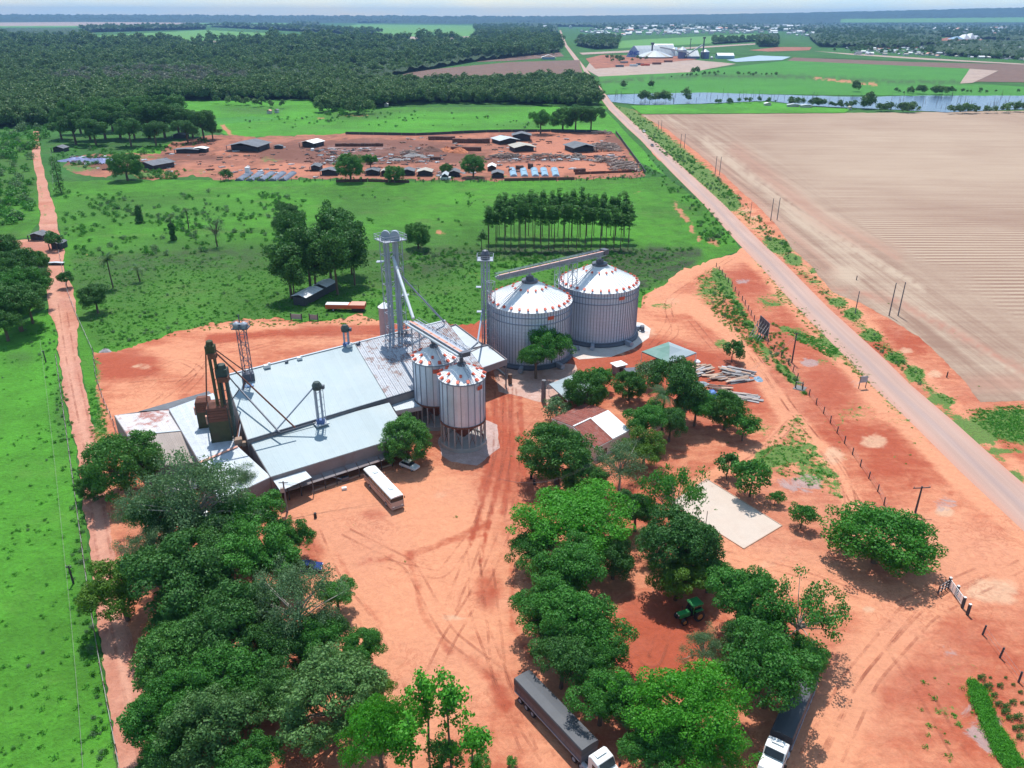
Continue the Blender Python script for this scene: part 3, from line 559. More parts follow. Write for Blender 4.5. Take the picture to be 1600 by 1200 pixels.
# court, slabs
sheet('sand_court', [(1104, 749), (1222, 822), (1162, 858), (1048, 786)], MT['court'], 0.08, 6, 0.15)
sheet('concrete_apron', [(684, 688), (700, 668), (758, 656), (776, 664), (781, 700), (745, 728), (705, 722), (690, 712)], soil_mat('dusty concrete apron', (0.40, 0.25, 0.21), (0.56, 0.40, 0.36)), 0.07, 6, 0.4)
sheet('concrete_slab', [(985, 502), (1004, 505), (1017, 514), (1014, 528), (990, 545), (955, 558), (905, 562), (868, 545)], MT['concrete_light'], 0.08, 8, 0.1)
sheet('concrete_slab', [(780, 612), (860, 632), (905, 590), (900, 570), (820, 560), (770, 580)], soil_mat('dusty slab by silo', (0.42, 0.19, 0.13), (0.60, 0.42, 0.35)), 0.065, 8, 0.5)

# far fields (further sheets are laid a little higher apart)
sheet('brown_field', [(600, 124), (640, 113), (700, 106), (800, 97), (905, 94), (918, 128), (800, 131), (620, 128)], S_BROWN, 0.3, 9, 0.5, ystep=3)
sheet('brown_field', [(750, 92), (790, 85), (875, 82), (882, 88), (800, 95), (745, 97)], S_BROWN, 0.3, 9, 0.5, ystep=3)
sheet('roadside_grass', [(905, 98), (925, 135), (950, 170), (940, 172), (915, 130)], G_MEADOW, 0.32, 6, 0.4, ystep=3)
sheet('crop_field', [(935, 120), (1080, 112), (1230, 95), (1320, 98), (1525, 108), (1500, 130), (1600, 136), (2000, 150), (2000, 162), (1600, 151), (1440, 150), (1230, 148), (1100, 146), (945, 147)], G_CROP, 0.3, 9, 0.5, ystep=3,
      fields={'dark': [('line', [(940, 128), (1090, 119), (1230, 120), (1400, 128), (1600, 130)], 3.0, .9)], 'bare': [('line', [(1270, 122), (1370, 133)], 3.5, .7)]})
sheet('fallow_field', [(915, 108), (935, 120), (1080, 113), (1150, 100), (1085, 94), (1000, 100), (925, 92)], S_FALLOW, 0.35, 9, 0.5, ystep=3)
sheet('brown_field', [(1240, 90), (1420, 97), (1600, 101), (2100, 110), (2100, 140), (1600, 129), (1530, 128), (1500, 131), (1560, 112), (1525, 108), (1230, 95)], S_BROWN, 0.36, 9, 0.4, ystep=3)
sheet('sandy_track', [(1515, 108), (1560, 111), (1520, 130), (1500, 131)], S_FALLOW, 0.6, 9, 0.3, ystep=3)
sheet('pond_cover', [(1135, 94), (1185, 87), (1235, 89), (1222, 94), (1150, 97)], M_('pale blue pond cover', (0.30, 0.40, 0.50), 0.5), 0.5, 9, 0.2, ystep=3)
sheet('plant_yard', [(915, 92), (930, 108), (990, 103), (1090, 93), (1060, 88), (940, 86)], S_MILL, 0.5, 8, 0.4, ystep=3)
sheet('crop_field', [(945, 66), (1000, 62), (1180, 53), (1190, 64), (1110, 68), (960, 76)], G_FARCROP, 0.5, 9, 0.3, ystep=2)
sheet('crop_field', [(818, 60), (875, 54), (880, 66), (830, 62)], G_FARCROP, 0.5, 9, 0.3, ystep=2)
sheet('grass_field', [(905, 64), (950, 60), (1180, 70), (1260, 75), (1600, 84), (1600, 100), (1240, 90), (1120, 84), (930, 82)], G_BASE, 0.45, 9, 0.3, ystep=2)
sheet('farm_track', [(905, 83), (1010, 78), (1180, 68), (1180, 70), (1010, 81), (910, 86)], S_FALLOW, 0.8, 9, 0.2, ystep=2)
sheet('dirt_clearing', [(1170, 79), (1215, 74), (1268, 74), (1265, 79), (1200, 81)], S_MILL, 0.8, 9, 0.3, ystep=2)
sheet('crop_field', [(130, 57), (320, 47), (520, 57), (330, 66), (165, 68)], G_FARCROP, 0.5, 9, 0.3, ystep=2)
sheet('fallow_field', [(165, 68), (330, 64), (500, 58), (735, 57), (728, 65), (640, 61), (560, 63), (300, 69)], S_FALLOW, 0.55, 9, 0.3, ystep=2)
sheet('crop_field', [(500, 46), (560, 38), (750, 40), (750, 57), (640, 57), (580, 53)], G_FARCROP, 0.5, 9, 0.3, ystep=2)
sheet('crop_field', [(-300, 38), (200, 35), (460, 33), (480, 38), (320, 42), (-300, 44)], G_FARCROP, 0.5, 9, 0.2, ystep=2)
sheet('fallow_field', [(-300, 37), (200, 34), (330, 35), (250, 40), (-300, 42)], S_FALLOW, 0.9, 9, 0.2, ystep=2)
sheet('fallow_field', [(800, 33), (960, 32), (1100, 33), (1000, 36), (820, 38)], S_FALLOW, 0.9, 9, 0.2, ystep=2)

# river
mw, t_, pb_ = newmat('river water'); g_ = geo(t_)
c_ = mixc(t_, ramp(t_, noise(t_, 0.03, 4, 0.6, g_), 0.4, 0.65), (0.05, 0.09, 0.17), (0.08, 0.13, 0.22)); t_.links.new(c_, pb_.inputs['Base Color'])  # blue of the reflected sky is put into the water's base colour
pb_.inputs['Roughness'].default_value = 0.22; pb_.inputs['Specular IOR Level'].default_value = 0.8
bump(t_, pb_, noise(t_, 0.6, 4, 0.6, g_), 0.15, 0.08)
sheet('river', [(948, 149), (1000, 147), (1100, 145), (1230, 149), (1340, 152), (1440, 150), (1600, 150), (2000, 160), (2600, 163), (2600, 172), (1600, 171), (1480, 176), (1400, 172), (1330, 169), (1260, 166), (1200, 158), (1110, 162), (1010, 165), (955, 160)], mw, 0.42, 8, 0.6, ystep=2.5)
sheet('river_bank', [(985, 166), (1110, 163), (1200, 159), (1260, 167), (1330, 171), (1320, 177), (1002, 179)], G_BRIGHT, 0.46, 8, 0.4, ystep=3)

# wheel tracks pressed into the yard
mt_, t_, pb_ = newmat('pressed wheel tracks'); g_ = geo(t_)
pb_.inputs['Base Color'].default_value = (0.36, 0.10, 0.055, 1); pb_.inputs['Roughness'].default_value = 0.95
tp = t_.nodes.new('ShaderNodeBsdfTransparent'); ms_ = t_.nodes.new('ShaderNodeMixShader')
t_.links.new(math_(t_, 'MULTIPLY', ramp(t_, noise(t_, 0.16, 7, 0.75, g_), 0.40, 0.66), 0.38), ms_.inputs[0]); t_.links.new(tp.outputs[0], ms_.inputs[1]); t_.links.new(pb_.outputs[0], ms_.inputs[2])
t_.links.new(ms_.outputs[0], t_.nodes['Material Output'].inputs['Surface'])
mb = MB()
def ribbon(ln, w, z, gap):
    pts = densify(ln, 6, 0, closed=False)
    # smooth
    for _ in range(6): pts[1:-1] = (pts[:-2] + pts[1:-1] * 2 + pts[2:]) / 4
    w3 = [P(x, y, z) for x, y in pts]
    for sgn in (-1, 1):
        vs = []
        for i, c in enumerate(w3):
            d = (w3[min(i + 1, len(w3) - 1)] - w3[max(i - 1, 0)]); d.normalize(); n = Vector((-d.y, d.x, 0)); c2 = c + n * sgn * gap / 2
            vs += [c2 - n * w / 2, c2 + n * w / 2]
        mb.add(vs, [(2 * i, 2 * i + 2, 2 * i + 3, 2 * i + 1) for i in range(len(w3) - 1)])
TR = [[(795, 600), (790, 680), (765, 780), (735, 870), (700, 960)], [(800, 605), (805, 700), (800, 800), (760, 900), (700, 1000), (640, 1130)], [(780, 610), (778, 720), (750, 820), (690, 900), (560, 870)], 
      [(480, 800), (520, 900), (580, 980), (640, 1120)], [(760, 880), (770, 960), (780, 1060), (830, 1180)], [(740, 860), (745, 960), (800, 1100), (860, 1190)],
      [(1170, 545), (1230, 630), (1300, 720), (1345, 800)], [(1185, 560), (1245, 650), (1320, 740), (1340, 840)], [(1420, 950), (1330, 1060), (1260, 1190)], [(1600, 880), (1450, 960), (1360, 1060), (1300, 1190)], [(1130, 865), (1250, 895), (1400, 950), (1540, 890)],
      [(1240, 655), (1190, 710), (1100, 760)], [(930, 575), (1000, 560), (1060, 520), (1040, 480)], [(1020, 540), (1050, 500), (1040, 470), (1100, 430), (1150, 398)], [(200, 600), (300, 590), (330, 540), (440, 520), (700, 520)], [(230, 640), (330, 560), (450, 530), (720, 525)], [(220, 590), (280, 560), (320, 580), (280, 620)],
      [(96, 470), (110, 560), (140, 700), (160, 850), (200, 1050), (235, 1200)], [(1500, 1180), (1450, 1090), (1400, 1020)], [(540, 830), (640, 880), (700, 990), (790, 1060)], [(990, 930), (1040, 980), (1020, 1040), (980, 1000)], [(940, 600), (880, 620), (810, 690), (790, 800)], [(1080, 500), (1130, 560), (1180, 600)]]
for i, ln in enumerate(TR): ribbon(ln, 0.42, 0.085 + 0.004 * i, 1.9)
tag(mb.build('tyre_tracks', mt_), kind='structure')

# far ridge of land rising on the right, with forest on it
def hillz(px, w):
    t = np.clip((px[:, 0] - 980) / 620, 0, 2.2); return None
def zat_far(X, Y, ypx):
    lo, hi = -50.0, 900.0
    for _ in range(40):
        m = (lo + hi) / 2
        if PIX((X, Y, m))[1] > ypx: lo = m
        else: hi = m
    return (lo + hi) / 2
def crest(u):
    xp = 800 + u * FPX / cT * 1.0
    yt = np.interp(xp, [850, 1000, 1200, 1400, 1600, 1800, 3500], [25, 23.4, 20.5, 16, 11, 9, 9])
    return max(0.0, zat_far(u * 12400, 12400, float(yt)) - 12)
def hill_z(X, Y, c=None):
    c = crest(X / Y) if c is None else c
    s = min(1, max(0, (Y - 9300) / 3100)); return c * s * s * (3 - 2 * s)
mh, t_, pb_ = newmat('forested ridge'); g_ = geo(t_)
c_ = mixc(t_, ramp(t_, noise(t_, 0.004, 6, 0.7, g_), 0.35, 0.65), (0.010, 0.028, 0.014), (0.022, 0.055, 0.022)); t_.links.new(c_, pb_.inputs['Base Color']); pb_.inputs['Roughness'].default_value = 1.0
us = np.linspace(0.02, 1.3, 420); Ys = [9300, 9550, 9800, 10000, 10200, 10400, 10600, 10750, 11000, 11250, 11500, 11750, 12000, 12200, 12400, 12600, 13200]
mb = MB(); cs = [crest(u) for u in us]
vs = []
for Y in Ys:
    for u, c in zip(us, cs):
        fld = 9950 < Y < 10700 and u > 0.36
        vs.append((u * Y, Y, 0.9 + hill_z(u * Y, Y, c) + (0 if fld or Y == 9300 else rng.uniform(0, 13))))
n = len(us); mb.add(vs, [(j * n + i, j * n + i + 1, (j + 1) * n + i + 1, (j + 1) * n + i) for j in range(len(Ys) - 1) for i in range(n - 1)])
tag(mb.build('hill', mh), kind='structure')
mb = MB(); vs = []; uf = np.linspace(0.38, 1.3, 120)
for Y in (10040, 10200, 10350, 10500, 10650):
    for u in uf: vs.append((u * Y, Y, 3.0 + hill_z(u * Y, Y)))
n = len(uf); mb.add(vs, [(j * n + i, j * n + i + 1, (j + 1) * n + i + 1, (j + 1) * n + i) for j in range(4) for i in range(n - 1)])
tag(mb.build('crop_field', G_FARCROP), kind='structure')
# distant forest band along the horizon
mb = MB(); us = np.linspace(-1.1, 0.3, 620); vs = []; Ys = [9800, 10200, 10800, 11400, 12000]
for j, Y in enumerate(Ys):
    for u in us: vs.append((u * Y, Y * (1 + (.03 * math.sin(u * 23) if j < 2 else 0)), 0.9 if j == 0 else (0, 22, 42, 62, 78)[j] + rng.uniform(-8, 12)))
n = len(us); mb.add(vs, [(j * n + i, j * n + i + 1, (j + 1) * n + i + 1, (j + 1) * n + i) for j in range(len(Ys) - 1) for i in range(n - 1)])
tag(mb.build('distant_forest', mh), kind='stuff'); mb = None
bpy.data.objects['distant_forest']['label'] = 'dark band of forest along the horizon'; bpy.data.objects['distant_forest']['category'] = 'forest'

# ---------------------------------------------------------------- leaves
def leaf_cloud(name, mat, centres, radii, n, leaf, zsq=0.8, seed=0, up=0.25, shell=(0.72, 1.05), jit=0.55):
    r = np.random.default_rng(seed); centres = np.asarray(centres, float); radii = np.asarray(radii, float)
    w = radii ** 2; idx = r.choice(len(centres), n, p=w / w.sum())
    d = r.normal(size=(n, 3)); d[:, 2] += up; d /= np.linalg.norm(d, axis=1)[:, None]
    rr = radii[idx] * r.uniform(shell[0], shell[1], n)
    pos = centres[idx] + d * rr[:, None] * [1, 1, zsq]
    nm = d + r.normal(size=(n, 3)) * jit; nm /= np.linalg.norm(nm, axis=1)[:, None]
    a = r.normal(size=(n, 3)); t = np.cross(nm, a); t /= np.linalg.norm(t, axis=1)[:, None]; b = np.cross(nm, t)
    s = leaf * r.uniform(0.6, 1.35, n)[:, None]; asp = r.uniform(0.55, 1.0, n)[:, None]
    V = np.stack([pos - t * s * .5, pos - b * s * .5 * asp + nm * s * .08, pos + t * s * .5, pos + b * s * .5 * asp + nm * s * .08], 1).reshape(-1, 3)
    me = bpy.data.meshes.new(name); me.vertices.add(4 * n); me.vertices.foreach_set('co', V.astype(np.float32).ravel())
    me.loops.add(4 * n); me.loops.foreach_set('vertex_index', np.arange(4 * n, dtype=np.int32))
    me.polygons.add(n); me.polygons.foreach_set('loop_start', np.arange(0, 4 * n, 4, dtype=np.int32)); me.polygons.foreach_set('loop_total', np.full(n, 4, np.int32))
    me.update()
    pt = r.uniform(0, 1, len(centres)); tint = np.clip(pt[idx] * 0.55 + r.uniform(0, 1, n) * 0.45, 0, 1)
    at = me.attributes.new('tint', 'FLOAT', 'FACE'); at.data.foreach_set('value', tint.astype(np.float32))
    me.materials.append(mat); return me
def puffs(R, zr, k, pr, seed, zc=0.0, lo=0.55, hi=0.95, up=0.3, lump=0.22, bottom=-0.75):
    r = np.random.default_rng(seed); c = []; rad = []; ph = r.random(6) * 6.28
    while len(c) < k:
        d = r.normal(size=3); d[2] += up; d /= np.linalg.norm(d)
        if d[2] < bottom: continue
        th = math.atan2(d[1], d[0]); m = 1 + lump * (math.sin(2 * th + ph[0]) * .6 + math.sin(3 * th + ph[1]) * .5 + math.sin(5 * th + ph[2]) * .35 + math.sin(4 * d[2] + ph[3]) * .3)
        q = r.uniform(lo, hi) * m
        c.append((d[0] * R * q, d[1] * R * q, zc + d[2] * zr * q)); rad.append(pr * r.uniform(0.7, 1.35))
    return c, rad
def lobes(R, zr, k, pr, seed, zc=0.0, nl=5, **kw):
    r = np.random.default_rng(seed + 500); L_ = []; a0 = r.random() * 6.28
    for i in range(nl):
        a = a0 + i * 6.28 / nl + r.uniform(-.4, .4); q = r.uniform(.35, .58) if i else .1
        L_.append((math.cos(a) * R * q, math.sin(a) * R * q, zc + zr * r.uniform(-.35, .45), R * r.uniform(.42, .62), zr * r.uniform(.42, .6)))
    c = []; rad = []
    while len(c) < k:
        lx, ly, lz, lr, lh = L_[r.integers(nl)]; d = r.normal(size=3); d[2] += .35; d /= np.linalg.norm(d)
        if d[2] < -.6: continue
        q = r.uniform(.6, 1.05); c.append((lx + d[0] * lr * q, ly + d[1] * lr * q, lz + d[2] * lh * q)); rad.append(pr * r.uniform(.6, 1.3))
    return c, rad
def limbs(mb, h0, cs, zc, r0, k, seed, n=6):
    r = random.Random(seed); pts = sorted(cs, key=lambda c: r.random())[:k]
    for c in pts:
        c = Vector(c); j = Vector((0, 0, h0 * r.uniform(.75, 1.0))); m = j.lerp(c, .5) + Vector((r.uniform(-.3, .3), r.uniform(-.3, .3), r.uniform(.0, .5)))
        mb.path([j, m, c], [r0 * .5, r0 * .3, r0 * .1], 5)
# kinds: (radius, vertical radius, crown centre height, puff count, puff radius, leaf count, leaf size, limbs, shell...)
KIND = {}
def make_kind(key, mat, R, zr, zc, k, pr, n, leaf, trunk_r, nl, bark, seeds, h0=None, **kw):
    out = []
    for s in seeds:
        pk = {a: kw[a] for a in ('lo', 'hi', 'up', 'lump', 'bottom') if a in kw}
        c, rad = lobes(R, zr, k, pr, s, zc=zc, nl=kw['lobed']) if 'lobed' in kw else puffs(R, zr, k, pr, s, zc=zc, **pk)
        lk = {a: kw[a] for a in ('shell', 'jit', 'zsq') if a in kw}
        me = leaf_cloud(key + '_crown', FO[mat], c, rad, n, leaf, seed=s, **lk)
        mb = MB(); h = h0 or zc * .75; q = random.Random(s)
        mb.path([(0, 0, -.2), (q.uniform(-.15, .15), q.uniform(-.15, .15), h * .5), (q.uniform(-.2, .2), q.uniform(-.2, .2), h)], [trunk_r * 1.25, trunk_r, trunk_r * .7], 7)
        limbs(mb, h, c, zc, trunk_r, nl, s)
        tm = bpy.data.meshes.new(key + '_trunk'); tm.from_pydata(mb.v, [], mb.f); tm.materials.append(MT[bark]); tm.update()
        out.append((me, tm))
    KIND[key] = (R, zr, zc, out)
make_kind('mango', 'mango', 5.0, 4.2, 5.2, 230, 0.80, 30000, 0.25, 0.35, 9, 'bark', (1, 2, 3), lo=.62, hi=1.0, up=.15, lump=.13, shell=(.55, 1.05))
make_kind('greymango', 'greymango', 5.0, 4.2, 5.4, 200, 0.82, 24000, 0.27, 0.35, 9, 'bark', (4, 5), lo=.66, hi=1.0, up=.15, lump=.16, shell=(.6, 1.05), jit=.5)
make_kind('broad', 'broad', 5.0, 3.4, 5.4, 130, 0.92, 27000, 0.235, 0.3, 14, 'bark', (6, 7, 8, 61), lobed=6)
make_kind('dark', 'dark', 5.0, 3.8, 5.6, 130, 0.92, 27000, 0.23, 0.3, 14, 'bark', (9, 10, 11, 62), lobed=5)
make_kind('bright', 'bright', 5.5, 2.6, 5.4, 130, 1.0, 28000, 0.215, 0.3, 16, 'bark', (12, 13, 14), lo=.45, hi=1.0, lump=.28, up=.5, bottom=-.3, zsq=.6)
make_kind('olive', 'olive', 5.0, 3.6, 5.4, 120, 0.92, 24000, 0.235, 0.3, 12, 'bark', (15, 16), lobed=5)
make_kind('feather', 'feather', 5.5, 3.6, 7.0, 85, 1.25, 15000, 0.20, 0.24, 28, 'bark_pale', (17, 18), lo=.45, hi=1.05, lump=.35, shell=(.2, 1.1), jit=1.2)
make_kind('sparse', 'broad', 5.5, 3.4, 6.2, 60, 1.05, 5600, 0.30, 0.2, 24, 'bark_pale', (19, 20), lo=.45, hi=1.05, lump=.35, shell=(.3, 1.1), jit=1.0)
make_kind('small', 'broad', 2.2, 1.7, 2.6, 40, 0.58, 3600, 0.24, 0.11, 7, 'bark', (21, 22, 23), lo=.5, hi=.95, lump=.22)
make_kind('smalldark', 'dark', 2.2, 1.7, 2.6, 34, 0.62, 2600, 0.30, 0.11, 7, 'bark', (24, 25), lo=.5, hi=.95, lump=.22)
make_kind('smallgrey', 'feather', 2.2, 1.5, 1.9, 34, 0.62, 2500, 0.22, 0.08, 10, 'bark_pale', (26, 27), lo=.4, hi=1.0, lump=.3, shell=(.3, 1.1), jit=1.0)
make_kind('young', 'bright', 1.6, 3.2, 7.0, 22, 0.75, 1500, 0.30, 0.10, 16, 'bark', (28, 29, 30), h0=9.0, lo=.3, hi=1.0, lump=.35, shell=(.2, 1.1))
make_kind('eucalypt', 'eucalypt', 1.25, 4.9, 13.0, 40, 0.62, 3400, 0.27, 0.085, 6, 'bark', (31, 32, 33), h0=17.0, lo=.2, hi=.95, lump=.2)
make_kind('grove', 'dark', 3.4, 5.2, 8.0, 60, 1.2, 6500, 0.42, 0.22, 12, 'bark', (34, 35, 36), lo=.5, hi=.95, lump=.25, up=.1)
make_kind('bare', 'feather', 3.6, 3.4, 6.0, 40, 1.0, 700, 0.3, 0.2, 34, 'bark', (37,), lo=.5, hi=1.05, lump=.3, shell=(.3, 1.1), jit=1.0)
make_kind('dome', 'dome', 5.5, 4.0, 4.6, 190, 0.9, 26000, 0.26, 0.3, 16, 'bark', (40,), lo=.55, hi=1.0, lump=.10, up=.3, bottom=-.55)
GROUPS = {}
def tree_at(x, y, rx, key, label, cat='tree', group=None, name=None, zc=None, var=None, sq=1.0, ground=None):
    """crown centre seen at (x, y) with half width rx in the photo"""
    R, zr, z0, vs = KIND[key]
    s = 1.0
    for _ in range(4):
        p = P(x, y, z0 * s if zc is None else zc); dist = (p - cam.location).length; s = rx * dist / FPX / R
    p = P(x, y, (z0 * s) if zc is None else zc)
    sv = (s, s, (zc / z0 if zc else s) * sq)
    if zc is None and sq != 1.0: p = P(x, y, z0 * s * sq)
    o = empty(name or 'tree', (p.x, p.y, 0), random.uniform(0, 6.28), label, cat, group); fx = random.uniform(.9, 1.1); o.scale = (sv[0] * fx, sv[1] / fx, sv[2] * random.uniform(.92, 1.1))
    cm, tm = vs[(var if var is not None else random.randrange(len(vs))) % len(vs)]
    c = bpy.data.objects.new('crown', cm); COL.objects.link(c); c.parent = o
    t = bpy.data.objects.new('trunk', tm); COL.objects.link(t); t.parent = o
    return o

